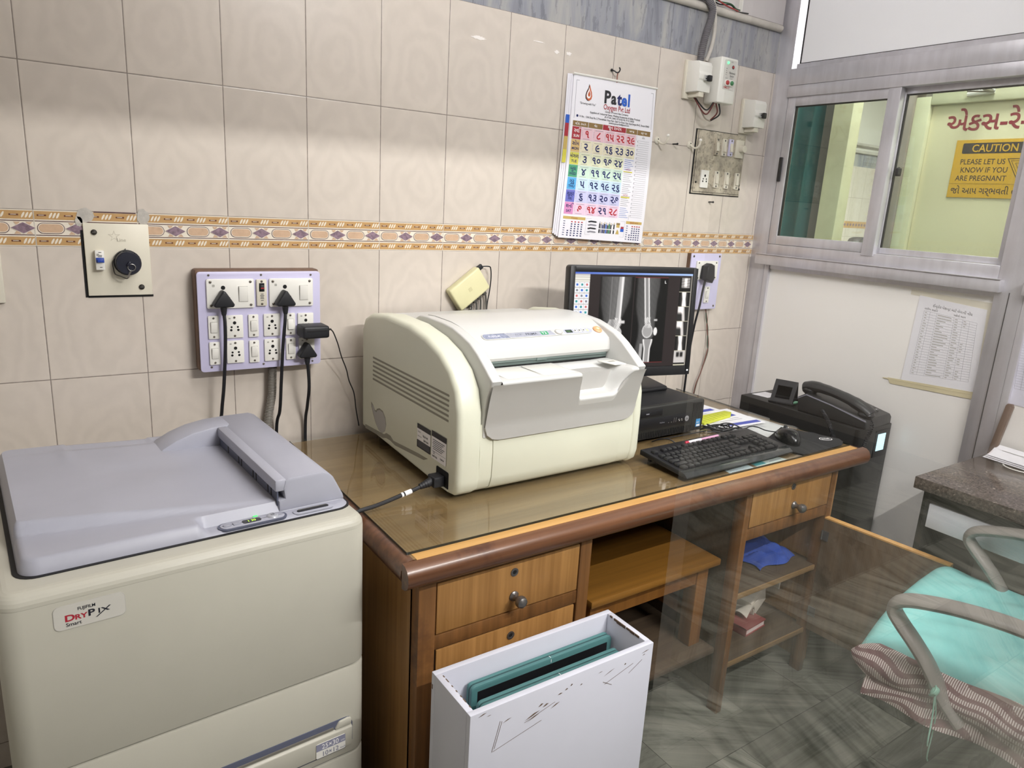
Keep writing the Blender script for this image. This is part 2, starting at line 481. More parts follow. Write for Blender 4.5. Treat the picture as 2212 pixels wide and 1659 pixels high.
# plaster patches left on the tiles; lamp glints painted on as white blobs
M_PLAST = mat('grey_mortar_patch', 'bdb8b0', .9, var=.15, scale=60, bump=.6)
M_GLINT = mat('white_painted_glint', 'f1ebe6', .5, var=.03)
def blob(cx, cz, rx, rz, m, y=-.0015, n=18, j=.25, seed=1):
    rnd = random.Random(seed)
    fy([(cx + rx * math.cos(2 * PI * k / n) * (1 - j * rnd.random()), cz + rz * math.sin(2 * PI * k / n) * (1 - j * rnd.random())) for k in range(n)], m, y)
blob(.096, 1.338, .019, .019, M_PLAST, seed=3); blob(.212, 1.338, .015, .021, M_PLAST, seed=4); blob(.083, 1.325, .008, .012, M_PLAST, seed=9)
seg(.113, .197, 1.3455, 1.3475, M_MAROON, -.0012)
for q, (cx, cz, rx, rz) in enumerate(((1.095, 1.862, .028, .006), (1.37, 1.866, .012, .006), (1.415, 1.868, .014, .007), (1.30, 1.884, .03, .0018))): blob(cx, cz, rx, rz, M_GLINT, -.0008, 24, .5, 20 + q)
struct('wall_back', b)
b = B(); b.tube([(XL, -.008, 2.0995), (2.395, -.008, 2.0995)], .0125, M_LEDGE, 12); b.box(XL, 2.395, -.012, 0, 2.093, 2.111, M_LEDGE); struct('trim_1', b)

# ------------------------------------------------- aluminium partition on the right
def alu():
    g = N('brushed_aluminium')
    p = g.pos()
    a = g.noise(g.mapping(p, scale=(40, 40, 3)), 1, 3, .6)
    c = g.noise(p, 9, 3, .6)
    col = g.ramp(g.math('ADD', g.math('MULTIPLY', a, .5), g.math('MULTIPLY', c, .5)), [(.3, hexc('c2bfc4')), (.7, hexc('deddE3'))])
    return g.set(col, .36, .55)
M_ALU = alu()
M_LAM = mat('glossy_white_laminate', 'f6f3ee', .22, var=.015, scale=3)
M_LAMUP = mat('white_laminate_upper', 'f8f8fa', .4, var=.012, scale=3)
M_RUB = mat('black_rubber_gasket', '18181a', .6)
M_BLK = mat('black_plastic', '17171a', .45, var=.1)
def glass(name, tint=(1, 1, 1), base=.04, gain=1.0):
    g = N(name); g.n.remove(g.bsdf)
    geo = g.n.new('ShaderNodeNewGeometry')
    dt = g.n.new('ShaderNodeVectorMath'); dt.operation = 'DOT_PRODUCT'
    g.link(geo.outputs['Normal'], dt.inputs[0]); g.link(geo.outputs['Incoming'], dt.inputs[1])
    c = g.math('ABSOLUTE', dt.outputs['Value'])
    f = g.math('ADD', base, g.math('MULTIPLY', 1 - base, g.math('POWER', g.math('SUBTRACT', 1.0, c), 5.0)))
    f = g.math('MINIMUM', g.math('MULTIPLY', f, gain), 1.0)
    tr = g.n.new('ShaderNodeBsdfTransparent'); tr.inputs[0].default_value = tuple(tint) + (1,)
    gl = g.n.new('ShaderNodeBsdfGlossy'); gl.inputs['Roughness'].default_value = 0.0; gl.inputs[0].default_value = (1, 1, 1, 1)
    mx = g.n.new('ShaderNodeMixShader'); g.link(f, mx.inputs[0]); g.link(tr.outputs[0], mx.inputs[1]); g.link(gl.outputs[0], mx.inputs[2])
    g.link(mx.outputs[0], g.out.inputs[0])
    return g.m
M_GLASS = glass('clear_pane_glass', gain=1.35)
M_GLASST = glass('greenish_window_glass', (.80, .86, .83))
M_GLASSD = glass('clear_table_glass', (.97, .985, .975))

PX = 2.41
wr = bpy.data.objects.new('wall_right', None); COL.objects.link(wr); wr['kind'] = 'structure'; ROOTM['wall_right'] = Matrix.Identity(4)
def apart(name, fn):
    b = B(); fn(b); return obj(name, b, wr)
def f_(b):
    b.box(PX, PX + .055, -.072, 0, 0, 2.9, M_ALU, .002); b.box(PX, PX + .055, -.985, -.905, 0, 2.9, M_ALU, .002)
    b.box(PX - .002, PX, -.9465, -.9445, 0, 1.24, M_RUB)
    b.box(PX, PX + .055, -1.75, -1.69, 0, 2.9, M_ALU, .002)
apart('post', f_)
for ya, yb in ((-.905, -.072), (-1.69, -.985)):
    def f_(b):
        b.box(PX - .006, PX + .05, ya, yb, 1.896, 1.955, M_ALU, .002); b.box(PX - .010, PX + .05, ya, yb, 1.855, 1.8945, M_ALU, .002)
        b.box(PX, PX + .05, ya, yb, 1.277, 1.317, M_ALU, .002)
    apart('rail', f_)
    def f_(b): b.box(PX - .028, PX + .02, ya - .02 if ya > -1 else ya, yb + .03 if yb > -.5 else yb, 1.238, 1.2765, M_ALU, .003); b.box(PX - .032, PX - .018, ya - .02 if ya > -1 else ya, yb + .03 if yb > -.5 else yb, 1.2765, 1.279, M_ALU)
    apart('sill', f_)
    def f_(b):
        b.box(PX + .012, PX + .030, ya + .001, yb - .001, 0, 1.24, M_LAM)
        b.box(PX - .001, PX + .012, yb - .022, yb, 0, 1.24, M_ALU, .002); b.box(PX + .004, PX + .012, ya, yb, 1.222, 1.24, M_ALU)
    apart('lower_panel', f_)
    def f_(b):
        b.box(PX + .012, PX + .030, ya, yb, 1.957, 2.9, M_LAMUP)
        b.prism([(PX - .004, yb), (PX + .012, yb - .022), (PX + .012, yb)], 'z', 1.955, 2.9, M_ALU); b.box(PX + .006, PX + .013, ya, yb, 1.955, 1.972, M_ALU)
        b.box(PX + .010, PX + .013, yb - .026, yb - .021, 1.97, 2.9, M_RUB); b.box(PX + .010, PX + .013, ya, yb - .021, 1.970, 1.975, M_RUB)
    apart('upper_panel', f_)
# the sliding window in the first bay
w1 = bpy.data.objects.new('window_1', None); COL.objects.link(w1); w1['kind'] = 'structure'; ROOTM['window_1'] = Matrix.Identity(4)
def sash(x0, x1, ya, yb, z0, z1, lw, rw, tw):
    b = B()
    b.box(x0, x1, yb - lw, yb, z0, z1, M_ALU, .0015); b.box(x0 - .004, x1, ya, ya + rw, z0 - .01, z1 + .01, M_ALU, .0015)
    b.box(x0, x1, ya + rw, yb - lw, z1 - tw, z1, M_ALU, .0015); b.box(x0, x1, ya + rw, yb - lw, z0, z0 + tw, M_ALU, .0015)
    b.box(x0 + .006, x1 - .006, yb - lw - .003, yb - lw, z0 + tw, z1 - tw, M_RUB); b.box(x0 + .006, x1 - .006, ya + rw, yb - lw, z1 - tw - .003, z1 - tw, M_RUB)
    s = obj('sash', b, w1)
    b = B(); b.box((x0 + x1) / 2 - .002, (x0 + x1) / 2 + .002, ya + rw, yb - lw, z0 + tw, z1 - tw, M_GLASST); obj('pane', b, s)
    return s
s1 = sash(PX - .002, PX + .022, -.506, -.075, 1.318, 1.856, .033, .043, .033)
b = B(); b.box(PX - .012, PX - .001, -.090, -.078, 1.552, 1.642, M_BLK, .003); obj('handle', b, s1)
s2 = sash(PX + .026, PX + .048, -.904, -.485, 1.318, 1.856, .022, .02, .02)
b = B(); b.lathe([(.004, 0), (.006, .004), (.002, .007)], M_BLK, 10, frame_x(PX + .027, -.528, 1.60)); b.box(PX + .0, PX + .025, -.540, -.529, 1.575, 1.602, M_BLK, .004); obj('latch', b, s1)
# second bay glazing, almost wholly outside the photo
w3 = bpy.data.objects.new('window_3', None); COL.objects.link(w3); w3['kind'] = 'structure'; ROOTM['window_3'] = Matrix.Identity(4)
b = B(); b.box(PX + .018, PX + .022, -1.69, -.985, 1.317, 1.856, M_GLASST); obj('pane', b, w3)

# ------------------------------------------------- clear glazed screen by the camera, its transom panel, the walls round the next rooms
b = B(); b.box(.125, 2.405, -1.753, -1.747, .002, 2.078, M_GLASS); struct('window_2', b)
b = B(); b.box(-1.2, 2.41, -1.775, -1.725, 2.08, 2.9, M_LAMUP); b.box(-1.2, -.95, -1.775, -1.725, 0, 2.08, M_LAMUP); struct('wall_transom', b)
b = B(); b.box(2.465, 4.2, -1.80, -1.75, 0, 2.9, M_PAINT2); b.box(2.465, 4.2, -1.85, -1.80, 0, 2.9, M_OUTER); struct('wall_divider', b)
M_YEL = mat('pale_yellow_door_paint', 'd8d1b0', .5, var=.02, scale=3)
M_YELF = mat('pale_cream_frame_paint', 'cfcdae', .5, var=.06, scale=20)
M_TAUPE = mat('taupe_frame_paint', '8e8378', .6, var=.12, scale=12)
XD = 3.3
b = B(); b.box(XD, XD + .1, -.03, .0, 0, 2.9, M_TAUPE); b.box(XD, XD + .1, -1.75, -.03, 2.02, 2.9, M_PAINT2); b.box(XD, XD + .1, -1.75, -1.04, 0, 2.02, M_PAINT2); struct('wall_corridor', b)
d1 = bpy.data.objects.new('door_1', None); COL.objects.link(d1); d1['kind'] = 'structure'; ROOTM['door_1'] = Matrix.Identity(4)
b = B()
b.box(XD - .03, XD + .06, -.085, -.03, 0, 2.0, M_TAUPE, .004); b.box(XD - .02, XD + .03, -.15, -.085, 0, 1.96, M_YELF, .004)
b.box(XD - .03, XD + .06, -1.04, -.03, 1.985, 2.04, M_TAUPE, .004); b.box(XD - .02, XD + .03, -.98, -.15, 1.925, 1.985, M_YELF, .004); b.box(XD - .03, XD + .06, -1.04, -.98, 0, 2.0, M_TAUPE, .004)
obj('door_frame', b, d1)
b = B(); b.box(XD + .005, XD + .035, -.98, -.15, .01, 1.925, M_YEL, .003); b.box(XD - .002, XD + .004, -.98, -.955, .01, 1.925, M_YELF); obj('door_panel', b, d1)
# far corridor wall with cornice, marble band, tiles and border
b = B()
Y2 = 2.3
def wf(x0, x1, z0, z1, m, y=Y2): b.add([(x0, y, z0), (x1, y, z0), (x1, y, z1), (x0, y, z1)], [(0, 1, 2, 3)], m, None, False)
wf(2.465, 8.2, 0, 1.355, M_TILE_LO); wf(2.465, 8.2, 1.355, 1.42, M_TAN); wf(2.465, 8.2, 1.42, 1.94, M_TILE_UP); wf(2.465, 8.2, 1.94, 2.06, M_MARB); wf(2.465, 8.2, 2.06, 2.9, M_PAINT2)
for k in range(60):
    xx = 5.2 + k * .05; b.add([(xx, Y2 - .001, 1.387), (xx + .018, Y2 - .001, 1.37), (xx + .036, Y2 - .001, 1.387), (xx + .018, Y2 - .001, 1.404)], [(0, 1, 2, 3)], M_MAUVE, None, False)
b.box(2.465, 8.2, Y2 - .03, Y2, 2.06, 2.085, M_LEDGE, .008); b.box(2.465, 8.2, Y2 - .05, Y2, 2.125, 2.15, M_LEDGE, .01)
b.box(2.465, 8.3, Y2 + .001, Y2 + .1, 0, 2.9, M_PAINT2)
struct('wall_far', b)
b = B(); b.box(8.2, 8.3, -5, 2.3, 0, 2.9, M_PAINT2); struct('wall_end', b)
b = B(); b.box(2.365, 2.465, .1, 2.4, 0, 2.9, M_PAINT2); b.box(2.41, 2.465, 0, .1, 0, 2.9, M_PAINT2); struct('wall_corridor_side', b)
b = B()
b.box(2.78, 2.84, -.03, .012, 0, 2.9, mat('dark_grey_steel_post', '4c4b4a', .5), .003); b.box(2.77, 2.84, -.115, -.03, 0, 2.9, M_YELF, .004)
struct('trim_2', b)
# ================================================================= ON THE TILED WALL
M_WHP = mat('white_switch_plastic', 'e6e4dd', .4, var=.02)
M_CREP = mat('aged_cream_plastic', 'd8d2c2', .45, var=.05)
M_LILAC = mat('pale_lilac_laminate', 'cbc7e4', .4, var=.015)
M_BROWNBOX = mat('dark_brown_wood_box', '6b5140', .55, var=.2, scale=30)
M_HOLE = flat('socket_hole_black', '0c0c0d', .8)
M_SCREW = mat('dull_screw_steel', '6d675e', .4, .6, var=.1)
M_RUBB = mat('matt_black_rubber', '16171c', .5, var=.15)
M_ENAM = mat('ivory_enamel_plate', 'e0dac8', .4, var=.03)
M_STEEL = mat('bright_steel', 'a5a3a0', .3, .85, var=.1)
M_NAVY = mat('navy_black_plastic', '191c2b', .4, var=.1)
M_BLUE = flat('breaker_blue', '2545a0', .4)
M_GREYTXT = flat('pale_grey_print', 'a9a7a0', .6)
M_DKTXT = flat('dark_grey_print', '3a3a3c', .6)
M_RED = flat('signal_red', 'b02a2e', .45)
M_GREEN = flat('signal_green', '1e7a44', .45)
M_GREYC = mat('grey_corrugated_conduit', '7c776f', .55, var=.1)

def rnd_plate(b, cx, cz, w, h, y, d, m, r=.003):
    b.prism(rrect(cx - w / 2, cx + w / 2, cz - h / 2, cz + h / 2, r, 3), 'y', y - d, y, m, .0012)
def dot(b, cx, cz, r, y, m, n=12): b.add([(x, y, z) for x, z in circ(cx, cz, r, n)], [tuple(range(n))], m, None, False)
def screw(b, cx, cz, y, r=.003):
    b.lathe([(r, 0), (r, .0012), (r * .6, .002)], M_SCREW, 10, frame_y(cx, y, cz))

def rocker(parent, cx, cz, w, h, y, up=True):
    b = B(); t = .5
    b.prism([(-h / 2, 0), (h / 2, 0), (h / 2, .0055 if up else .002), (-h / 2, .002 if up else .0055)], 'x', -w / 2, w / 2, M_WHP, .0008,
            M=Matrix(((1, 0, 0, cx), (0, 0, -1, y), (0, 1, 0, cz), (0, 0, 0, 1))))
    b.rect(-w / 2 - .0008, w / 2 + .0008, -h / 2 - .0008, h / 2 + .0008, M_GREYTXT, frame_y(cx, y - .0002, cz))
    return obj('rocker', b, parent)
def five_pin(b, cx, cz, y, s=1.0):
    dot(b, cx, cz + .0095 * s, .0042 * s, y, M_HOLE); 
    for sx in (-1, 1):
        dot(b, cx + sx * .0075 * s, cz - .001 * s, .0026 * s, y, M_HOLE); dot(b, cx + sx * .0085 * s, cz - .0085 * s, .0030 * s, y, M_HOLE)

# ---- the big lilac switchboard
sb = thing('switchboard', 'large lilac switchboard with sockets and rocker switches above the grey-lidded printer', 'switchboard', (.463, 0, .97))
Y = -.045
b = B(); b.box(.309, .613, -.0395, 0, .972, 1.222, M_BROWNBOX, .006); obj('back_box', b, sb, label='dark brown wooden back box')
b = B(); b.prism(rrect(.312, .614, .970, 1.217, .008, 4), 'y', Y, -.039, M_LILAC, .0015); obj('face_plate', b, sb)
for (x, z) in ((.339, 1.209), (.463, 1.209), (.589, 1.208), (.337, .982), (.463, .981), (.591, .979)):
    b = B(); screw(b, x, z, Y, .0026); obj('screw', b, sb)
for (cx, sx, rx) in ((.388, .370, .417), (.537, .520, .568)):
    b = B(); rnd_plate(b, cx, 1.164, .112, .072, Y, .006, M_WHP, .004)
    for qx in (-.047, .047):
        for qz in (-.028, .029): screw(b, cx + qx, 1.164 + qz, Y - .006, .0032)
    dot(b, sx, 1.179, .0052, Y - .0063, M_HOLE); dot(b, sx - .0125, 1.153, .0036, Y - .0063, M_HOLE); dot(b, sx + .0125, 1.153, .0036, Y - .0063, M_HOLE)
    b.prism(rrect(cx - .043, cx - .037, 1.181, 1.187, .0015, 2), 'y', Y - .0064, Y - .006, M_GREYTXT)
    s = obj('power_socket', b, sb); rocker(s, rx, 1.163, .021, .037, Y - .006)
b = B(); rnd_plate(b, .462, 1.165, .0245, .066, Y, .007, M_CREP, .002); screw(b, .462, 1.1935, Y - .007, .0028); screw(b, .462, 1.137, Y - .007, .0028)
b.rect(.4555, .4685, 1.168, 1.189, M_HOLE, Matrix(((1, 0, 0, 0), (0, 0, -1, Y - .0073), (0, 1, 0, 0), (0, 0, 0, 1))))
for (zz, w_) in ((1.161, .007), (1.157, .010), (1.1535, .008), (1.150, .009), (1.145, .007)):
    b.rect(.4625 - w_ / 2, .4625 + w_ / 2, zz, zz + .0016, M_DKTXT, Matrix(((1, 0, 0, 0), (0, 0, -1, Y - .0073), (0, 1, 0, 0), (0, 0, 0, 1))))
s = obj('breaker_module', b, sb); b = B(); b.box(.4575, .4665, Y - .014, Y - .006, 1.172, 1.185, M_BLK, .0015); b.rect(.4580, .4660, 1.176, 1.1785, M_RED, Matrix(((1, 0, 0, 0), (0, 0, -1, Y - .0143), (0, 1, 0, 0), (0, 0, 0, 1)))); obj('toggle', b, s)
for q, (cx, cz) in enumerate(((.345, 1.082), (.440, 1.082), (.533, 1.082), (.345, 1.017), (.440, 1.016), (.533, 1.017))):
    b = B(); rnd_plate(b, cx, cz, .0245, .057, Y, .005, M_WHP, .002); screw(b, cx, cz + .023, Y - .005, .0025); screw(b, cx, cz - .023, Y - .005, .0025)
    s = obj('switch_module', b, sb); rocker(s, cx, cz, .0145, .026, Y - .005, up=(q != 2))
for (cx, cz) in ((.394, 1.082), (.486, 1.082), (.573, 1.081), (.394, 1.018), (.486, 1.017), (.575, 1.016)):
    b = B(); rnd_plate(b, cx, cz, .041, .057, Y, .005, M_WHP, .002); screw(b, cx, cz + .023, Y - .005, .0026); screw(b, cx, cz - .023, Y - .005, .0026)
    five_pin(b, cx, cz, Y - .0053); b.prism(rrect(cx - .014, cx - .009, cz + .019, cz + .0225, .001, 2), 'y', Y - .0053, Y - .005, M_GREYTXT)
    obj('socket_outlet', b, sb)

def plug(label, cx, cz, pts, y0, s=1.0, r=.0042):
    t = thing('power_plug', label, 'plug', (cx, y0, cz), group='black plugs in the lilac switchboard')
    b = B()
    tri = []
    for (px, pz) in ((0, .019 * s), (-.0225 * s, -.0135 * s), (.0225 * s, -.0135 * s)):
        for k in range(6):
            a = math.atan2(pz, px) - .9 + 1.8 * k / 5; tri.append((cx + px * .8 + .0058 * s * math.cos(a), cz + pz * .85 + .0058 * s * math.sin(a)))
    b.prism(tri, 'y', y0 - .030, y0, M_RUBB, .004, 3, bevall=False); obj('plug_body', b, t)
    b = B(); yy = y0 - .017
    b.tube([(cx, yy, cz - .013 * s), (cx, yy, cz - .026 * s), (cx, yy, cz - .038 * s)], [.0078, .0068, .0052], M_RUBB, 12)
    for k in range(4): b.tube([(cx, yy, cz - .020 * s - .004 * k), (cx, yy, cz - .0222 * s - .004 * k)], .0080 - .0005 * k, M_RUBB, 12)
    obj('strain_relief', b, t)
    b = B(); b.tube([(cx, yy, cz - .034 * s)] + pts, r, M_RUBB, 10, sub=6); obj('cord', b, t)
    return t
plug('black three-pin plug in the top left socket of the lilac switchboard', .366, 1.152, [(.3665, -.072, 1.09), (.366, -.066, 1.03), (.3605, -.058, .933), (.355, -.05, .87), (.350, -.04, .78), (.35, -.034, .5), (.36, -.03, .02)], -.051, 1.0)
plug('black three-pin plug in the top right socket of the lilac switchboard', .515, 1.150, [(.512, -.072, 1.09), (.5075, -.066, 1.03), (.504, -.055, .93), (.503, -.04, .85), (.500, -.016, .79), (.500, -.014, .6), (.50, -.02, .05)], -.051, 1.0)
plug('black three-pin plug in the bottom right socket of the lilac switchboard', .570, 1.012, [(.572, -.066, .965), (.576, -.06, .91), (.5785, -.035, .85), (.579, -.015, .79), (.579, -.014, .6), (.58, -.02, .05)], -.050, .97)
t = thing('power_adapter', 'black plug-in power adapter with thin lead on the right of the lilac switchboard', 'adapter', (.59, -.05, 1.05))
b = B(); b.box(.5475, .6170, -.108, -.050, 1.051, 1.083, M_RUBB, .006, 3); b.box(.556, .61, -.1092, -.1078, 1.070, 1.073, M_BLK)
obj('adapter_body', b, t)
b = B(); b.tube([(.616, -.085, 1.068), (.622, -.084, 1.069), (.63, -.08, 1.069)], [.0042, .0032, .002], M_RUBB, 8); b.tube([(.628, -.08, 1.069), (.640, -.07, 1.058), (.656, -.06, 1.025), (.672, -.045, .985), (.690, -.035, .945), (.700, -.03, .91), (.716, -.026, .872), (.725, -.02, .82), (.735, -.017, .77)], .0017, M_RUBB, 6, sub=5); obj('lead', b, t)
def conduit(name, label, pts, r, m, pitch=.0042, sub=24, group=None):
    b = B(); P = spline([Vector(p) for p in pts], sub)
    L = [0]
    for i in range(1, len(P)): L.append(L[-1] + (P[i] - P[i - 1]).length)
    n = int(L[-1] / pitch) * 2; Q = []; j = 0
    for i in range(n + 1):
        w = L[-1] * i / n
        while j < len(L) - 2 and L[j + 1] < w: j += 1
        f = (w - L[j]) / max(1e-9, L[j + 1] - L[j]); Q.append(P[j].lerp(P[j + 1], f))
    b.tube(Q, [r if i % 2 else r * .86 for i in range(len(Q))], m, 10)
    return tag(obj(name, b, loc=pts[0]), label, 'conduit', group)
conduit('corrugated_conduit', 'grey corrugated conduit hanging below the lilac switchboard', [(.493, -.02, .970), (.491, -.02, .93), (.489, -.02, .89), (.481, -.02, .845), (.476, -.018, .808), (.47, -.016, .74), (.468, -.016, .5), (.47, -.016, .02)], .0115, M_GREYC)

# ---- round industrial socket plate
sp = thing('industrial_socket', 'square ivory wall plate with round black capped socket and blue breaker', 'socket', (.155, 0, 1.16))
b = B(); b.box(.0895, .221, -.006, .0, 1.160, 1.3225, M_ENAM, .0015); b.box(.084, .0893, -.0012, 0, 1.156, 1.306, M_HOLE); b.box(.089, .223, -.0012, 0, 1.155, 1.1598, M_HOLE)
def star5(cx, cz, R, r): return [(cx + (R if k % 2 == 0 else r) * math.sin(PI * k / 5), cz + (R if k % 2 == 0 else r) * math.cos(PI * k / 5)) for k in range(10)]
so = star5(.1495, 1.2945, .0130, .0048); si = star5(.1495, 1.2945, .0106, .0040)
M_EMB = mat('ivory_emboss', 'c9c3b2', .45, var=.02)
for k in range(10): b.add([(so[k][0], -.0064, so[k][1]), (so[(k + 1) % 10][0], -.0064, so[(k + 1) % 10][1]), (si[(k + 1) % 10][0], -.0064, si[(k + 1) % 10][1]), (si[k][0], -.0064, si[k][1])], [(0, 1, 2, 3)], M_EMB, None, False)
b.text('Line', .0115, M_EMB, frame_y(.1535, -.0064, 1.2825), bold=.01)
obj('plate', b, sp)
for (x, z) in ((.110, 1.3025), (.1985, 1.1785)):
    b = B(); b.lathe([(.0062, 0), (.0062, .002), (.0045, .0042), (.001, .005)], mat('black_screw_head', '35322e', .4, .4), 14, frame_y(x, -.006, z)); b.box(x - .004, x + .004, -.0115, -.0108, z - .0005, z + .0005, M_STEEL); obj('screw', b, sp)
b = B(); b.box(.1075, .1255, -.022, -.006, 1.220, 1.263, M_WHP, .0012)
for (zz, w_, x0) in ((1.2585, .006, .114), (1.2545, .005, .110), (1.2515, .011, .110), (1.249, .008, .1125), (1.2255, .005, .115)): b.rect(x0, x0 + w_, zz, zz + .0013, M_DKTXT, Matrix(((1, 0, 0, 0), (0, 0, -1, -.0223), (0, 1, 0, 0), (0, 0, 0, 1))))
s = obj('breaker', b, sp); b = B(); b.box(.1085, .1245, -.0245, -.021, 1.2365, 1.2475, M_BLUE, .001); b.box(.1105, .1225, -.030, -.024, 1.2375, 1.2445, M_BLUE, .0012); obj('toggle', b, s)
F = frame_y(.1715, -.006, 1.236)
b = B(); b.lathe([(.0285, 0), (.0285, .010), (.0265, .012), (.0265, .030), (.024, .033), (.002, .0335)], M_NAVY, 30, F); b.tube([(.1715 + .0275 * math.cos(a), -.019, 1.236 + .0275 * math.sin(a)) for a in [2 * PI * k / 24 for k in range(25)]], .0013, M_RUBB, 6, caps=False); b.box(.1655, .1715, -.0445, -.038, 1.230, 1.2415, M_NAVY, .002, M=Matrix.Translation((.1715, 0, 1.236)) @ Matrix.Rotation(.6, 4, 'Y') @ Matrix.Translation((-.1685, 0, -1.236))); obj('socket_cap', b, sp)
b = B(); b.tube([(.170, -.012, 1.2665), (.158, -.022, 1.258), (.147, -.02, 1.247), (.1415, -.013, 1.236), (.1425, -.012, 1.222), (.144, -.02, 1.211), (.153, -.028, 1.207), (.165, -.034, 1.202), (.1685, -.036, 1.204)], .0013, mat('grey_wire_lanyard', '55524c', .5, .3), 6, sub=5); b.tube([(.168, -.036, 1.204), (.172, -.039, 1.215), (.1755, -.041, 1.222)], [.0022, .0026, .0012], M_STEEL, 8, sub=3); obj('lanyard', b, sp)
b = B(); b.tube([(.1765 + .0078 * math.cos(a), -.0415 - .001 * math.sin(a), 1.2275 + .0078 * math.sin(a)) for a in [2 * PI * k / 20 for k in range(21)]], .0009, M_STEEL, 6, caps=False); obj('key_ring', b, sp)
b = B(); b.box(-.18, -.066, -.010, 0, 1.149, 1.30, M_CREP, .002); tag(obj('wall_plate', b, loc=(-.12, 0, 1.149)), 'edge of a cream wall plate at the far left below the border', 'plate')

# ---- cream network switch leaning on its cables
ns = thing('network_switch', 'small cream network switch hanging tilted above the white reader', 'network switch', (1.08, 0, 1.10))
ang = math.radians(36)
def nsM(): return frame((1.0835, -.012, 1.158), (math.cos(ang), 0, math.sin(ang)), (-math.sin(ang), 0, math.cos(ang)))
M_NSW = mat('yellowed_cream_plastic', 'd8d3a8', .45, var=.04)
b = B(); b.box(-.061, .061, -.039, .039, -.012, .018, M_NSW, .006, 3, M=nsM()); b.box(-.006, .006, -.006, .006, .018, .0186, mat('faint_logo_cream', 'c9c398', .5), M=nsM()); b.box(-.055, .055, -.0395, -.0385, -.008, .006, M_GREYC, M=nsM()); obj('case', b, ns)
M_CBL = mat('grey_network_cable', '4a4843', .6)
for k, (a, e) in enumerate(((-.02, (1.085, -.02, 1.06)), (.0, (1.112, -.02, 1.05)), (.018, (1.128, -.02, 1.05)), (.040, (1.152, -.02, 1.05)))):
    p = nsM() @ Vector((a, -.038, .0)); q = nsM() @ Vector((a, -.058, .0))
    b = B(); b.box(a - .006, a + .006, -.052, -.036, -.005, .005, M_CBL, .001, M=nsM()); b.tube([p, q, (e[0], -.02, e[2] + .02), e, (e[0] + .01, -.015, .9), (e[0] + .02, -.012, .78)], .0028, M_CBL, 8, sub=5); obj('network_cable', b, ns)
p = nsM() @ Vector((.062, .030, .002))
b = B(); b.box(.060, .078, .022, .036, -.004, .008, M_RUBB, .002, M=nsM()); b.tube([nsM() @ Vector((.074, .029, .002)), (1.148, -.022, 1.226), (1.158, -.02, 1.220), (1.1625, -.018, 1.19), (1.1605, -.016, 1.15), (1.155, -.014, 1.10), (1.155, -.012, 1.0), (1.15, -.012, .78)], .0019, M_RUBB, 7, sub=5); obj('power_lead', b, ns)

# ---- right-hand wall fittings
def mcb_box(label, x0, x1, z0, z1, xf0, xf1, dep, handle_up):
    t = thing('breaker_enclosure', label, 'breaker box', ((x0 + x1) / 2, 0, z0))
    b = B(); h = z1 - z0
    b.box(x0, x0 + (x1 - x0), -.012, 0, z0, z1, M_CREP, .003)
    b.prism([(-.010, z0 + .02), (-dep, z0 + .02), (-dep, z0 + .055), (-dep - .004, z0 + .06), (-dep - .004, z1 - .05), (-dep, z1 - .042), (-dep - .001, z1 - .02), (-dep + .006, z1 - .008), (-.010, z1 - .004)], 'x', x0 + .006, x1 - .006, M_WHP, .002)
    b.box(x0 + .02, x1 - .03, -dep + .004, -.012, z0 + .004, z0 + .024, M_CREP, .002)
    obj('housing', b, t)
    b = B(); b.box(xf0, xf1, -dep - .010, -dep - .003, z0 + .055, z1 - .052, mat('breaker_grey', 'b9b8b4', .45), .0015); b.box(xf0 + .003, xf1 - .003, -dep - .0105, -dep - .0098, z0 + .06, z0 + .064, M_DKTXT); b.box(xf0 + .003, xf0 + .006, -dep - .0105, -dep - .0098, z0 + .07, z1 - .058, M_DKTXT)
    s = obj('breaker', b, t)
    b = B(); b.box(xf0 + .008, xf1 - .002, -dep - .022, -dep - .009, (z0 + z1) / 2 - .010, (z0 + z1) / 2 + .010, M_BLK, .003); obj('toggle', b, s)
    return t
mcb_box('white breaker enclosure under the grey corrugated conduit, left of the starter box', 1.918, 1.993, 1.800, 1.925, 1.945, 1.972, .066, True)
mcb_box('small ivory breaker enclosure nearest the aluminium post', 2.236, 2.312, 1.716, 1.838, 2.262, 2.288, .062, True)
st = thing('motor_starter', 'white electronic starter box with red and green buttons', 'starter box', (2.07, 0, 1.80))
b = B(); b.box(2.030, 2.117, -.066, 0, 1.796, 1.946, M_WHP, .006, 3); obj('housing', b, st)
F = Matrix(((1, 0, 0, 0), (0, 0, -1, -.0665), (0, 1, 0, 0), (0, 0, 0, 1)))
M_PANEL = mat('starter_label_grey', 'cfccc6', .5)
b = B(); b.prism(rrect(2.046, 2.108, 1.842, 1.938, .006, 4), 'y', -.0674, -.066, M_PANEL)
F = frame_y(0, -.0677, 0)
b.text('ON', .006, M_DKTXT, F, x=2.078, y=1.930)
b.text('Electronic', .0105, M_DKTXT, F, x=2.073, y=1.8935, bold=.012, sx=.72); b.text('Starter', .0105, M_DKTXT, F, x=2.077, y=1.884, bold=.012, sx=.72)
for k in range(4): b.rect(2.055, 2.059 + .002 * (k % 2), 1.889 + k * .0065, 1.8905 + k * .0065, M_DKTXT, F)
b.text('STOP', .005, M_DKTXT, F, x=2.055, y=1.8765); b.text('START', .005, M_DKTXT, F, x=2.079, y=1.8765)
b.text('KIMLCO', .0098, M_RED, F, x=2.0515, y=1.845, bold=.02, sx=.86)
obj('label_panel', b, st)
b = B(); b.prism(rrect(2.052, 2.100, 1.8535, 1.8745, .010, 5), 'y', -.071, -.067, M_WHP, .001); s = obj('button_bezel', b, st)
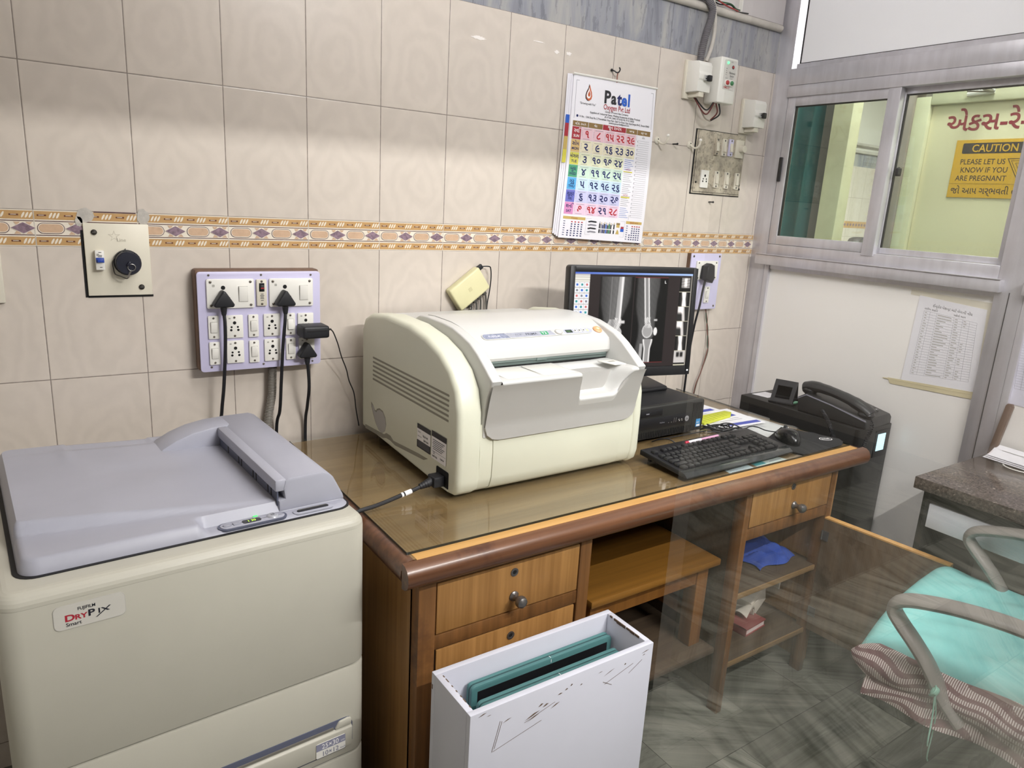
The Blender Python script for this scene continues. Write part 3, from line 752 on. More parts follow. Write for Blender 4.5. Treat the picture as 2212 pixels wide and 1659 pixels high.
for x, m, nm in ((2.0645, M_RED, 'red stop button'), (2.0875, M_GREEN, 'green start button')):
    b = B(); b.lathe([(.0075, 0), (.0075, .003), (.005, .0055), (.001, .006)], m, 16, frame_y(x, -.071, 1.864)); obj('push_button', b, s, label=nm)
b = B(); b.ball((2.0615, -.068, 1.928), .005, flat('led_green', '5fe08a', .3, 2.0), n=10); obj('lamp', b, st, label='lit green lamp')
b = B(); b.ball((2.090, -.068, 1.9165), .004, M_RED, n=10); b.prism(circ(2.090, 1.9165, .0065, 12), 'y', -.0679, -.0674, M_DKTXT); obj('lamp', b, st, label='red lamp')
b = B(); M_RW = mat('dark_red_wire', '5e2a26', .5); M_BW = mat('black_wire', '1d1c1c', .5); M_GW = mat('grey_white_wire', 'a39a8e', .5)
for m, a, mid, e in ((M_BW, (1.950, -.03, 1.808), (1.995, -.05, 1.768), (2.036, -.045, 1.798)), (M_RW, (1.950, -.03, 1.806), (1.985, -.06, 1.752), (2.040, -.045, 1.798)), (M_RW, (2.048, -.045, 1.798), (2.054, -.05, 1.765), (2.046, -.03, 1.740)), (M_BW, (2.064, -.045, 1.798), (2.062, -.055, 1.760), (2.046, -.03, 1.738)), (M_GW, (1.962, -.03, 1.806), (1.99, -.05, 1.745), (2.046, -.03, 1.737))):
    b.tube([a, mid, e], .0026, m, 7, sub=8)
obj('wiring', b, st)
conduit('corrugated_conduit', 'dark grey corrugated conduit bending over the wall ledge', [(1.962, -.03, 1.924), (1.962, -.033, 1.96), (1.970, -.036, 2.01), (1.985, -.036, 2.06), (1.985, -.036, 2.095), (1.955, -.028, 2.124), (1.91, -.02, 2.128), (1.86, -.02, 2.128)], .013, mat('dark_grey_conduit', '6b686b', .5), .0058)
b = B(); b.tube([(2.002, -.02, 1.93), (2.012, -.026, 1.97), (2.018, -.028, 2.02), (2.012, -.028, 2.07), (1.996, -.03, 2.11), (1.97, -.02, 2.135), (1.93, -.012, 2.14)], .0065, M_LEDGE, 10, sub=6); tag(obj('cable', b, loc=(2.002, -.02, 1.93)), 'off-white cable beside the dark grey corrugated conduit', 'cable')
for k, (m, lab, pts) in enumerate(((mat('red_wire', '9c3230', .5), 'thin red wire lying on the wall ledge', [(1.94, -.016, 2.155), (2.02, -.022, 2.128), (2.07, -.02, 2.118), (2.12, -.02, 2.113), (2.15, -.01, 2.113)]), (mat('green_wire', '2c5a3c', .5), 'thin green wire lying on the wall ledge', [(1.96, -.010, 2.15), (2.03, -.012, 2.128), (2.09, -.022, 2.126), (2.13, -.014, 2.119), (2.17, -.004, 2.122)]), (M_BW, 'thin black wire lying on the wall ledge', [(1.98, -.004, 2.14), (2.04, -.012, 2.119), (2.10, -.014, 2.126), (2.14, -.012, 2.113), (2.19, -.02, 2.113)]))):
    b = B(); b.tube(pts, .0022, m, 6, sub=8); tag(obj('wire', b, loc=pts[0]), lab, 'wire', 'wires on the wall ledge')
b = B(); b.box(2.162, 2.40, -.012, 0, 2.112, 2.9, M_PAINT, .001); b.box(2.159, 2.1635, -.014, 0, 2.112, 2.9, M_WHP); struct('trim_3', b)
b = B(); b.tube([(1.845, -.0, 1.652), (1.845, -.006, 1.652)], .012, M_CREP, 14)
for nm, hx, lab in (('h', 1.824, 'white coat hook nearest the calendar'), ('h', 1.986, 'white coat hook overlapping the corner of the dirty switch panel')):
    t = thing('coat_hook', lab, 'hook', (hx, 0, 1.64), group='white wall hooks')
    b = B(); b.lathe([(.0125, 0), (.0125, .003), (.010, .006), (.004, .007)], M_CREP, 18, frame_y(hx, 0, 1.653)); b.lathe([(.0025, 0), (.002, .001)], M_HOLE, 8, frame_y(hx, -.0068, 1.657)); obj('base', b, t)
    b = B(); b.tube([(hx, -.005, 1.653), (hx + .003, -.018, 1.643), (hx + .006, -.032, 1.642), (hx + .008, -.041, 1.652), (hx + .0085, -.043, 1.664)], .0034, M_CREP, 10, sub=5); b.ball((hx + .0085, -.043, 1.668), .0055, M_WHP, n=12); obj('arm', b, t)
for lab, hx, hz in (('small dark nail below the dirty switch panel', 2.123, 1.461), ('tiny dark nail between the two white hooks', 1.903, 1.648)):
    b = B(); b.tube([(hx, 0, hz), (hx + .002, -.02, hz)], .0022, M_BLK, 8); b.ball((hx + .002, -.02, hz), .004, M_BLK, n=8); tag(obj('nail', b, loc=(hx, 0, hz)), lab, 'nail')

# dirty flush switch panel
def grime():
    g = N('grimy_ivory_panel')
    p = g.pos()
    a = g.noise(p, 14, 5, .65); c = g.noise(p, 90, 3, .6)
    col = g.ramp(a, [(.35, hexc('8a8275')), (.5, hexc('b5ab98')), (.65, hexc('c9c1ae'))])
    col = g.mix(g.math('MULTIPLY', g.math('LESS_THAN', c, .42), .5), col, hexc('6d665b'))
    return g.set(col, .5)
M_GRIME = grime()
sw = thing('switch_panel', 'grimy flush switch panel with dial under the two breaker boxes', 'switch panel', (2.15, 0, 1.49))
b = B(); b.box(2.018, 2.284, -.004, 0, 1.489, 1.709, M_GRIME, .001); b.box(2.013, 2.0182, -.002, 0, 1.486, 1.711, M_HOLE); b.box(2.013, 2.286, -.002, 0, 1.4855, 1.489, M_HOLE); b.box(2.013, 2.24, -.002, 0, 1.709, 1.7115, M_HOLE); b.box(2.023, 2.0245, -.0046, -.004, 1.494, 1.705, M_HOLE); b.box(2.023, 2.28, -.0046, -.004, 1.494, 1.4955, M_HOLE)
for x, z in ((2.036, 1.528), (2.276, 1.53), (2.280, 1.515), (2.275, 1.685)): dot(b, x, z, .0045, -.0048, M_HOLE, 10)
obj('plate', b, sw)
def swmod(cx, cz, w, m):
    b = B(); rnd_plate(b, cx, cz, w, .060, -.004, .006, m, .002); dot(b, cx, cz + .024, .0035, -.0103, M_DKTXT); dot(b, cx, cz - .024, .0035, -.0103, M_DKTXT)
    s = obj('switch_module', b, sw)
    b = B(); b.prism([(-.015, 0), (.015, 0), (.015, .002), (-.015, .006)], 'x', -w * .3, w * .3, M_CREP, .0008, M=Matrix(((1, 0, 0, cx), (0, 0, -1, -.010), (0, 1, 0, cz), (0, 0, 0, 1)))); obj('rocker', b, s)
swmod(2.125, 1.658, .022, M_GRIME); swmod(2.164, 1.658, .022, M_CREP); swmod(2.200, 1.660, .022, M_LILAC)
for x in (2.141, 2.198, 2.256): swmod(x, 1.543, .024, M_CREP)
b = B(); rnd_plate(b, 2.250, 1.659, .044, .064, -.004, .006, M_CREP, .002); s = obj('dimmer', b, sw)
b = B(); b.lathe([(.014, 0), (.014, .012), (.012, .018), (.002, .019)], M_CREP, 18, frame_y(2.256, -.010, 1.660)); obj('knob', b, s)
b = B(); rnd_plate(b, 2.076, 1.541, .040, .062, -.004, .006, M_WHP, .002); five_pin(b, 2.076, 1.542, -.0103, 1.1); obj('socket_outlet', b, sw)

# lilac switchboard behind the monitor
s2 = thing('switchboard', 'narrow lilac switchboard on the wall behind the computer monitor', 'switchboard', (2.12, 0, 1.06))
b = B(); b.box(2.042, 2.206, -.020, 0, 1.062, 1.272, M_BROWNBOX); b.prism(rrect(2.040, 2.206, 1.060, 1.273, .003, 2), 'y', -.024, -.019, M_LILAC, .001)
for x, z in ((2.052, 1.262), (2.195, 1.262), (2.05, 1.072), (2.192, 1.072)): screw(b, x, z, -.024, .0042)
obj('face_plate', b, s2)
b = B(); rnd_plate(b, 2.125, 1.210, .116, .070, -.024, .007, M_WHP, .003)
for qx in (-.048, .048):
    for qz in (-.028, .028): screw(b, 2.125 + qx, 1.210 + qz, -.031, .003)
s = obj('power_socket', b, s2); rocker(s, 2.158, 1.210, .024, .040, -.031)
b = B(); rnd_plate(b, 2.142, 1.117, .026, .062, -.024, .006, M_WHP, .002); screw(b, 2.142, 1.142, -.030, .0026); screw(b, 2.142, 1.092, -.030, .0026); s = obj('switch_module', b, s2); rocker(s, 2.142, 1.117, .016, .028, -.030)
t = thing('power_plug', 'large black plug in the narrow switchboard behind the monitor', 'plug', (2.105, -.03, 1.2))
b = B(); b.prism([(2.085, 1.18), (2.126, 1.165), (2.135, 1.185), (2.128, 1.232), (2.112, 1.238), (2.090, 1.228)], 'y', -.066, -.031, M_RUBB, .006, 3, bevall=False); obj('plug_body', b, t)
b = B(); b.tube([(2.10, -.05, 1.175), (2.092, -.05, 1.14), (2.085, -.05, 1.08), (2.08, -.04, 1.0), (2.085, -.025, .88), (2.092, -.018, .80), (2.095, -.014, .6), (2.095, -.014, .1)], .0042, M_RUBB, 9, sub=5); obj('cord', b, t)
t = thing('wire', 'red and green twisted wires hanging from the narrow lilac switchboard', 'wire', (2.165, -.01, .72))
for m, off in ((mat('rust_red_wire', '6e3a30', .5), 0), (mat('dull_green_wire', '37503f', .5), 1)):
    b = B(); b.tube([(2.165 + .004 * off, -.010, 1.062), (2.180 - .004 * off, -.012, 1.02), (2.188 + .004 * off, -.012, .98), (2.206 - .005 * off, -.012, .92), (2.204 + .004 * off, -.012, .88), (2.180, -.013, .80), (2.158 + .003 * off, -.013, .74), (2.15, -.01, .6), (2.15, -.01, .2)], .0024, m, 6, sub=6); obj('strand', b, t)
# ================================================================= WALL CALENDAR
M_PAPER = mat('white_calendar_paper', 'eceaf0', .5, var=.01, scale=3)
INK = {k: flat('ink_' + k, v, .6) for k, v in dict(red='b3252e', navy='1d2560', brown='8a6f45', black='26262b', blue='2d5fc0', grey='8b8a92', orange='c4623c', white='f2f0f0', gold='c8ad64', yellow='d8cf52', dkred='a22c38').items()}
CW, CH = .352, .502
def calp(a, c, lift=0.0):
    """a: mm-free metres from the left edge, c: from the top edge, along the sheet"""
    s = a / CW; t = c / CH
    x = (1 - t) * ((1 - s) * 1.433 + s * 1.785) + t * ((1 - s) * 1.412 + s * 1.783)
    z = (1 - t) * 1.813 + t * ((1 - s) * 1.318 + s * 1.305)
    y = -.012 - .006 * math.sin(PI * t) - .004 * t - .004 * math.sin(PI * s)
    return (x, y - lift, z)
class Pr:
    """print onto a curved sheet: flat shapes pushed through a mapping"""
    def __init__(s, b, fn): s.b = b; s.fn = fn
    def rect(s, x0, x1, y0, y1, m, l=.0004, n=1):
        for i in range(n):
            for j in range(n):
                xa = x0 + (x1 - x0) * i / n; xb = x0 + (x1 - x0) * (i + 1) / n; ya = y0 + (y1 - y0) * j / n; yb = y0 + (y1 - y0) * (j + 1) / n
                s.b.add([s.fn(xa, ya, l), s.fn(xa, yb, l), s.fn(xb, yb, l), s.fn(xb, ya, l)], [(0, 1, 2, 3)], m, None, False)
    def poly(s, pts, m, l=.0006): s.b.add([s.fn(x, y, l) for x, y in pts], [tuple(range(len(pts)))], m, None, False)
    def text(s, t, x, y, size, m, ax='CENTER', bold=0.0, sx=1.0, l=.0008):
        V, F = glyphs(t, size, ax, bold)
        s.b.add([s.fn(x + p[0] * sx, y - p[1], l) for p in V], F, m, None, False)
    def line(s, x0, x1, y0, w, m, l=.0006): s.rect(x0, x1, y0, y0 + w, m, l)
cal = thing('wall_calendar', 'wall calendar with coloured week rows hanging from a nail', 'calendar', (1.6, 0, 1.31))
b = B()
for k in range(3):
    dy = .0022 * (3 - k); dx = -.006 * (3 - k)
    b.grid(lambda u, v: (calp(u * CW, v * CH)[0] + dx * (1 - u), min(-.002, calp(u * CW, v * CH)[1] + dy + .002), calp(u * CW, v * CH)[2] + .004 * (3 - k) * v * (1 - u)), 6, 10, M_PAPER)
P2 = Pr(b, lambda a, c, l: (calp(a, c)[0] - .0135, calp(a, c)[1] + .004, calp(a, c)[2] + .008))
for c0, c1, k in ((.13, .155, 'blue'), (.155, .195, 'dkred'), (.195, .235, 'gold'), (.235, .275, 'yellow')): P2.rect(-.002, .012, c0, c1, INK[k])
obj('backing_pages', b, cal)
b = B(); b.grid(lambda u, v: calp(u * CW, v * CH), 10, 16, M_PAPER); pg = obj('page', b, cal)
b = B(); b.tube([calp(-.003, -.001, .002), calp(CW * .5, -.001, .002), calp(CW + .004, -.001, .002)], .0032, M_WHP, 8); obj('top_strip', b, cal)
b = B(); b.tube([calp(CW * .49, .004, .001), (1.6055, -.016, 1.83), (1.604, -.02, 1.838)], .0016, mat('rusty_wire', '8a4a3a', .6), 6, sub=4); obj('hanging_loop', b, cal)
t = thing('nail', 'bent dark nail that holds the calendar', 'nail', (1.603, 0, 1.84)); b = B()
b.tube([(1.592, 0, 1.845), (1.594, -.012, 1.843), (1.600, -.018, 1.838), (1.607, -.02, 1.840), (1.611, -.021, 1.848), (1.607, -.021, 1.854)], .0022, M_BLK, 7, sub=4); b.ball((1.592, -.003, 1.846), .0055, M_BLK, n=8, sc=(1, .5, .8)); obj('shank', b, t)
b = B(); p = Pr(b, calp)
for (x0, x1, y0, y1) in ((.012, .342, .016, .0172), (.012, .0132, .016, .13), (.3408, .342, .016, .13)): p.rect(x0, x1, y0, y1, INK['grey'])
# flame drop
for (cx, sc, m, l) in ((.062, 1, 'black', .0005), (.0645, .93, 'orange', .0007), (.0625, .66, 'white', .0009), (.0635, .38, 'orange', .0011)):
    p.poly([(cx + sc * w, .052 + sc * h) for w, h in ((0, -.030), (.004, -.018), (.010, -.006), (.0125, .006), (.010, .016), (.003, .021), (-.004, .021), (-.011, .015), (-.0125, .006), (-.0095, -.005), (-.003, -.017))], INK[m], l)
p.text('"Growing with You"', .062, .085, .009, INK['black'], bold=.005, sx=.85)
for ch, x, m in (('P', .138, 'black'), ('a', .1655, 'black'), ('t', .1895, 'navy'), ('e', .2105, 'blue'), ('l', .231, 'blue')): p.text(ch, x, .070, .052 if ch in 'Ptl' else .050, INK[m], bold=.035, sx=1.0)
p.text('Oxygen Pvt Ltd', .182, .090, .0225, INK['dkred'], bold=.012, sx=.80)
p.text('Group Of Laxmi Gas Company', .183, .0995, .0078, INK['black'], bold=.01)
p.text('Suppliers of : Industrial Gases, Welding Accessories & Safety Products', .180, .1085, .0082, INK['black'], bold=.01, sx=.92)
p.text('(P) 97140 12440, 93130 82190, 97141 00920', .196, .1165, .0078, INK['black'], bold=.01, sx=.9)
p.text('H. No. : 1246 Shop No. 3, Pramukhdev Vinay Park, Gabil Yor Road, Opp. Koya Sangie 00-42, Navsari 00403', .182, .1245, .0082, INK['black'], bold=.01, sx=.83)
p.poly([(.0245 + .004 * math.cos(q * PI / 6), .1215 + .004 * math.sin(q * PI / 6)) for q in range(12)], INK['navy'])
p.text('pateloxygenpvtltd@gmail.com', .196, .1315, .0072, INK['black'], bold=.01)
# month strip
y0, y1 = .137, .153
for (a, c, m, tx) in ((.010, .070, 'brown', 'વિ.સં. ૨૦૮૧'), (.0715, .128, 'brown', 'જેઠ'), (.1295, .228, 'dkred', 'જૂન ૨૦૨૫'), (.2295, .279, 'brown', 'અષાઢ'), (.2805, .340, 'brown', 'વર્ષ ૫૧')):
    p.rect(a, c, y0, y1, INK[m]); p.text(tx, (a + c) / 2, y1 - .0048, .015 if m == 'dkred' else .0095, INK['white'], bold=.015)
rows = [('રવિ', 'SUN', 'a8323c', 'e6c2cb', '૧ ૮ ૧૫ ૨૨ ૨૯'), ('સોમ', 'MON', 'd6b678', 'e8e0c4', '૨ ૯ ૧૬ ૨૩ ૩૦'), ('મંગળ', 'TUE', 'd8d460', 'e7e9c8', '૩ ૧૦ ૧૭ ૨૪'), ('બુધ', 'WED', '4c9c74', 'cbe2d0', '૪ ૧૧ ૧૮ ૨૫'), ('ગુરુ', 'THU', '58a8dc', 'c6deee', '૫ ૧૨ ૧૯ ૨૬'), ('શુક્ર', 'FRI', '6c70c0', 'c8c8e8', '૬ ૧૩ ૨૦ ૨૭'), ('શનિ', 'SAT', 'd890c0', 'e7cade', '૭ ૧૪ ૨૧ ૨૮')]
ry = .1545; rh = .0388
colx = [.046, .092, .138, .184, .230, .276]
for r, (gu, en, c1, c2, ds) in enumerate(rows):
    ya = ry + r * rh; yb = ya + rh - .001
    p.rect(.010, .0445, ya, yb, flat('row_' + en, c1)); 
    ic = INK['white'] if r == 0 else INK['navy']
    p.text(gu, .0272, ya + .017, .0165, ic, bold=.015); p.text(en, .0272, yb - .0065, .0115, ic, bold=.02)
    dl = ds.split()
    for k in range(5):
        xa, xb = colx[k], colx[k + 1] - .001
        if k < len(dl):
            p.rect(xa, xb, ya, yb, flat('tint_' + en, c2))
            red = r == 0 or (r == 6 and k != 2)
            p.text(dl[k], (xa + xb) / 2, yb - .0085, .033, INK['red' if red else 'navy'], bold=.022)
            p.line(xa + .008, xb - .006, ya + .004, .0012, INK['grey']); p.line(xa + .008, xb - .012, yb - .004, .001, INK['grey'])
            for q in range(4): p.line(xa + .002, xa + .005, ya + .010 + q * .005, .001, INK['grey'])
for r in range(2, 7):
    ya = ry + r * rh
    for q in range(6): p.line(.234, .262 + .006 * ((q * 7 + r) % 3), ya + .003 + q * .006, .0011, INK['blue' if r in (2, 6) else 'grey'])
for yy in (.2715, .3535): p.rect(.233, .272, yy, yy + .004, INK['yellow']); p.text('રાશિ ફળ', .252, yy - .003, .007, INK['red'])
p.text('નોંધ', .309, .163, .009, INK['black'])
for q in range(38): p.line(.282, .338, .170 + q * .0067, .0006, INK['grey'])
for q in range(19): p.line(.282, .286, .172 + q * .0134, .002, INK['grey'])
p.rect(.2778, .2786, .155, .428, INK['grey'])
# bottom: two little months and the product picture
for xa, xb in ((.010, .097), (.270, .342)):
    p.rect(xa, xb, .432, .441, INK['gold']); p.text('મે ૨૦૨૫' if xa < .1 else 'જુલાઈ ૨૦૨૫', (xa + xb) / 2, .4392, .008, INK['dkred'])
    for i in range(7):
        for j in range(6):
            if (j == 1 and i < 4) or (j == 0): 
                if j == 0: p.line(xa + .003, xa + .010, .447 + i * .0073, .002, INK['navy'])
                continue
            p.line(xa + .006 + (xb - xa - .008) * j / 6, xa + .006 + (xb - xa - .008) * j / 6 + .006, .447 + i * .0073, .0034, INK['red' if i == 0 else 'navy'])
for (x0, x1, y0, y1) in ((.101, .265, .434, .4345), (.101, .265, .486, .4865), (.101, .1015, .434, .4865), (.2645, .265, .434, .4865)): p.rect(x0, x1, y0, y1, INK['grey'])
for k in range(4):
    yy = .443 + .011 * k; p.poly([(.108, yy), (.120, yy - .003), (.140, yy - .002), (.146, yy + .001), (.140, yy + .003), (.122, yy + .002), (.112, yy + .004)], INK['grey' if k % 2 else 'black'])
for k, c in enumerate(('black', 'grey', 'navy', 'black', 'blue', 'black', 'green', 'black', 'white', 'black')):
    xx = .155 + k * .0068; m = INK.get(c) or M_GREEN
    p.rect(xx, xx + .0054, .447 + .002 * (k % 3), .478, m); p.rect(xx + .0015, xx + .004, .441 + .002 * (k % 3), .447 + .002 * (k % 3), INK['gold' if k % 2 else 'grey']); p.rect(xx, xx + .0054, .463, .466, INK['white'], .0008)
p.rect(.228, .244, .441, .447, INK['brown']); p.rect(.229, .243, .447, .456, INK['gold']); p.poly([(.228, .478), (.234, .462), (.240, .468), (.243, .478)], INK['gold']); p.rect(.249, .262, .452, .459, INK['dkred']); p.rect(.248, .263, .459, .469, INK['blue'])
obj('print', b, pg)
# ================================================================= FILM PRINTER (front left)
M_FUJI = mat('ivory_grey_printer_plastic', 'bebbae', .42, var=.03, scale=5)
M_LID = mat('blue_grey_printer_lid', 'a8a9b5', .40, var=.04, scale=6)
M_LIDD = mat('dark_blue_grey_plastic', '565a6c', .5, var=.05)
M_INK = flat('printer_badge_black', '22232e', .5)
M_INKR = flat('printer_badge_red', 'b02438', .5)
fp = thing('film_printer', 'large ivory printer with blue-grey lid at the left front', 'printer', (-.081, -.671, 0), math.radians(3.4))
def Lobj(name, b, parent=fp, **k): return obj(name, b, parent, local=True, **k)
def rbox(b, u0, u1, v0, v1, z0, z1, m, r=.035, bev=.003, seg=2): b.prism(rrect(u0, u1, v0, v1, r, 6), 'z', z0, z1, m, bev, seg, bevall=False)
U0, U1, V0, V1 = -.038, .556, -.055, .54
b = B(); rbox(b, U0, U1, V0, V1, .507, .80, M_FUJI, bev=.0015)
# rounded shoulder up to the lid line
n = 6; R = .022; prev = rrect(U0, U1, V0, V1, .035, 6)
for k in range(1, n + 1):
    a = PI / 2 * k / n; ins = R * (1 - math.cos(a)); zz = .80 + R * math.sin(a); pz = .80 + R * math.sin(PI / 2 * (k - 1) / n)
    cur = rrect(U0 + ins, U1 - ins, V0 + ins, V1 - ins, max(.01, .035 - ins), 6); m_ = len(cur)
    b.add([(p[0], p[1], pz) for p in prev] + [(p[0], p[1], zz) for p in cur], [(i, (i + 1) % m_, m_ + (i + 1) % m_, m_ + i) for i in range(m_)], M_FUJI)
    prev = cur
b.add([(p[0], p[1], .80 + R) for p in prev], [tuple(range(len(prev)))], M_FUJI)
b.box(U0 + .0, U1 - .0, .0135, .0150, .81, .8226, M_LIDD) if False else None
Lobj('upper_casing', b)
b = B(); rbox(b, U0, U1, V0, V1, .300, .503, M_FUJI, bev=.004)
dr = Lobj('middle_casing', b)
b = B(); rbox(b, U0, U1, V0, V1, .012, .296, M_FUJI, bev=.004); Lobj('lower_casing', b)
for (u, v) in ((.0, .0), (.52, .0), (0, .48), (.52, .48)):
    b = B(); b.lathe([(.02, 0), (.022, .012), (.015, .02)], M_BLK, 12, Matrix.Translation((u, v, 0))); Lobj('foot', b)
b = B(); b.prism(rrect(U0 + .006, U1 - .006, V0 + .006, V1 - .006, .032, 6), 'z', .29, .51, M_LIDD); Lobj('inner_chassis', b)
# film tray
b = B(); b.prism([(.08, .316), (.505, .316), (.522, .330), (.522, .372), (.515, .388), (.505, .390), (.08, .390)], 'y', V0 - .0012, V0 + .01, M_LIDD, .001)
tr = Lobj('film_tray', b)
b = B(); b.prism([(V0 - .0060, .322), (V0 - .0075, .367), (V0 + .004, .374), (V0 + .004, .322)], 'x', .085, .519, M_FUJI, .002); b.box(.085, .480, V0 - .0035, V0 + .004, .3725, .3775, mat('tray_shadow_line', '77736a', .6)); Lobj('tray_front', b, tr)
b = B(); b.prism([(.482, .372), (.518, .372), (.518, .386), (.510, .389), (.492, .387)], 'y', V0 - .0062, V0 + .004, M_FUJI, .003); Lobj('tray_latch', b, tr)
F = frame_y(0, V0 - .0082, 0)
b = B(); M_STK = flat('sticker_grey', '8a8ba0', .5)
b.prism(rrect(.441, .503, .324, .3575, .003, 3), 'y', V0 - .0080, V0 - .0068, M_WHP); b.poly([(.4412, .341, .0001), (.5028, .341, .0001), (.5028, .3572, .0001), (.4412, .3572, .0001)], M_STK, F)
b.text('25×30', .0155, INK['white'], F, x=.4525, y=.3436, z=.0004, bold=.008, sx=.9); b.text('cm', .007, INK['white'], F, x=.493, y=.344, z=.0004); b.text('10×12', .0155, M_STK, F, x=.4525, y=.3265, z=.0004, sx=.9, bold=.004); b.text('inch', .007, M_STK, F, x=.4915, y=.327, z=.0004)
Lobj('size_sticker', b, tr)
# badge
F = frame_y(.0, V0 - .0012, 0)
b = B(); b.prism(rrect(.0345, .1325, .7505, .7915, .009, 5), 'y', V0 - .0006, V0 + .002, mat('badge_grey', 'b6b3ad', .4, var=.01)); b.prism(rrect(.0352, .1318, .7512, .7908, .0085, 5), 'y', V0 - .0009, V0 + .002, mat('badge_face', 'cfccc4', .4, var=.01))
b.text('FUJIFILM', .0072, M_INK, F, x=.067, y=.7790, bold=.02, sx=.92)
b.text('D', .0150, M_INKR, F, x=.0490, y=.7642, bold=.03, sx=1.25); b.text('RY', .0115, M_INKR, F, x=.0625, y=.7642, bold=.03, sx=1.2)
b.text('P', .0150, M_INK, F, x=.0800, y=.7648, bold=.03, sx=1.25); b.text('I', .0115, M_INK, F, x=.0938, y=.7655, bold=.03, sx=1.2)
b.poly([(.0975, .7735, 0), (.1005, .7735, 0), (.1105, .7665, 0), (.1065, .7665, 0)], M_INK, F); b.poly([(.0900, .7595, 0.0002), (.0925, .7598, .0002), (.1120, .7745, .0002), (.1095, .7748, .0002)], M_INK, F)
b.text('Smart', .0088, M_INK, F, x=.0500, y=.7555, bold=.012)
Lobj('badge', b)
# lid: moulded height field
LU, LV = .545, .520
def lid_h(u, v):
    vs_ = .112 - .17 * u
    t = max(0, min(1, (v - vs_ + .006) / .014)); t = t * t * (3 - 2 * t)
    pl = .8690 - .018 * min(1, u / .45); fr = .8460 + .002 * (1 - u / .5)
    z = fr + (pl - fr) * t * max(0, min(1, (.44 - u) / .30)) ** .6
    if u > .262:
        q = max(0, min(1, (u - .262) / .014)); w = max(0, min(1, (.040 - v) / .010)); z = z + (.8275 - z) * q * w
    r2 = ((u - .22) / .06) ** 2 + ((v - .30) / .045) ** 2
    z -= .0035 * math.exp(-r2)
    z += .003 * math.exp(-((u - .115) / .012) ** 2 - ((v - .43) / .05) ** 2)
    z -= .004 * max(0, min(1, (v - .455) / .02)) * (1 if .12 < u < .28 else .3)
    dmin = min(u, LU - u, v, LV - v); e = .011
    if dmin < e: z = .8235 + (z - .8235) * math.sqrt(max(0, 1 - (1 - dmin / e) ** 2))
    return z
def lid_p(s, t):
    f = lambda q: .5 - .5 * math.cos(PI * q) if q < .0 else q
    s = s + .0; u = LU * (s if .06 < s < .94 else s); v = LV * t
    rc = .028
    for cu, cv in ((rc, rc), (LU - rc, rc), (rc, LV - rc), (LU - rc, LV - rc)):
        du, dv = u - cu, v - cv
        if (du < 0) == (cu == rc) and (dv < 0) == (cv == rc) and du * dv != 0:
            L_ = math.hypot(du, dv); mx = max(abs(du), abs(dv))
            u2 = cu + du * mx / L_; v2 = cv + dv * mx / L_
            dm = rc - mx; zz = lid_h(rc + .01 if cu == rc else LU - rc - .01, rc + .01 if cv == rc else LV - rc - .01)
            base = lid_h(min(max(u2, .012), LU - .012), min(max(v2, .012), LV - .012)); e = .011
            z = base if dm >= e else .8235 + (base - .8235) * math.sqrt(max(0, 1 - (1 - dm / e) ** 2))
            return (u2, v2, z)
    return (u, v, lid_h(u, v))
def warp(q):
    return .5 * q * q * (3 - 2 * q) * .5 + q * .75 if False else q
b = B()
ks = lambda q: (q + .12 * math.sin(2 * PI * q) * -1) if False else q
b.grid(lambda s, t: lid_p(s, t), 110, 104, M_LID)
per = [lid_p(i / 110, 0) for i in range(110)] + [lid_p(1, j / 104) for j in range(104)] + [lid_p(1 - i / 110, 1) for i in range(110)] + [lid_p(0, 1 - j / 104) for j in range(104)]
m_ = len(per)
b.add([(p[0], p[1], p[2]) for p in per] + [(p[0], p[1], .818) for p in per], [(i, (i + 1) % m_, m_ + (i + 1) % m_, m_ + i) for i in range(m_)], M_LID)
lid = Lobj('lid', b, angle=50, label='blue-grey moulded lid')
b = B(); b.prism(rrect(-.007, .5485, -.006, .526, .032, 6), 'z', .8205, .8235, M_RUB); Lobj('lid_gap', b)
b = B()
b.prism([(.412, .838), (.412, .850), (.424, .853), (.421, .874), (.425, .8885), (.434, .8935), (.498, .8935), (.512, .8875), (.521, .878), (.541, .838), (.543, .829), (.412, .829)], 'y', .028, .475, M_LID, .004, 2, bevall=False)
b.prism([(.276, .842), (.292, .858), (.320, .873), (.355, .885), (.395, .892), (.436, .8935), (.436, .835), (.276, .835)], 'y', .398, .475, M_LID, .005, 2, bevall=False)
ho = Lobj('output_housing', b, label='raised blue-grey film output housing')
b = B(); b.box(.4100, .4128, .034, .398, .840, .884, M_LIDD); b.box(.406, .428, .030, .400, .868, .8915, M_LID, .004); Lobj('output_slot', b, ho)
for v in (.062, .080, .148, .166, .240, .258, .330):
    b = B(); b.box(.4090, .4112, v, v + .0065, .850, .870, M_BLK, .002); Lobj('guide_slot', b, ho)
# control panel on the lid's front right
def zc(u, v): return .8278
cp = B(); cp.prism(rrect(.296, .420, -.0005, .029, .0145, 8), 'z', .826, .8295, M_LIDD); cp.prism(rrect(.300, .416, .0025, .026, .012, 8), 'z', .826, .8306, M_LID, .0008); cpo = Lobj('control_panel', cp, lid)
for (x0, x1, g) in ((.305, .319, 1), (.322, .335, 0)):
    b = B(); b.prism(rrect(x0, x1, .008, .020, .004 if g else .0015, 3), 'z', .830, .8322, mat('button_silver_grey', 'a0a2ae', .35, .2), .0008); Lobj('button', b, lid)
b = B(); b.prism(rrect(.3385, .372, .0065, .0205, .005, 4), 'z', .8302, .8312, flat('dark_display', '16181a', .25)); 
Fd = Matrix(((1, 0, 0, 0), (0, 1, 0, 0), (0, 0, 1, .8314), (0, 0, 0, 1)))
M_LEDY = flat('green_led_digit', '9bd038', .4, 1.6)
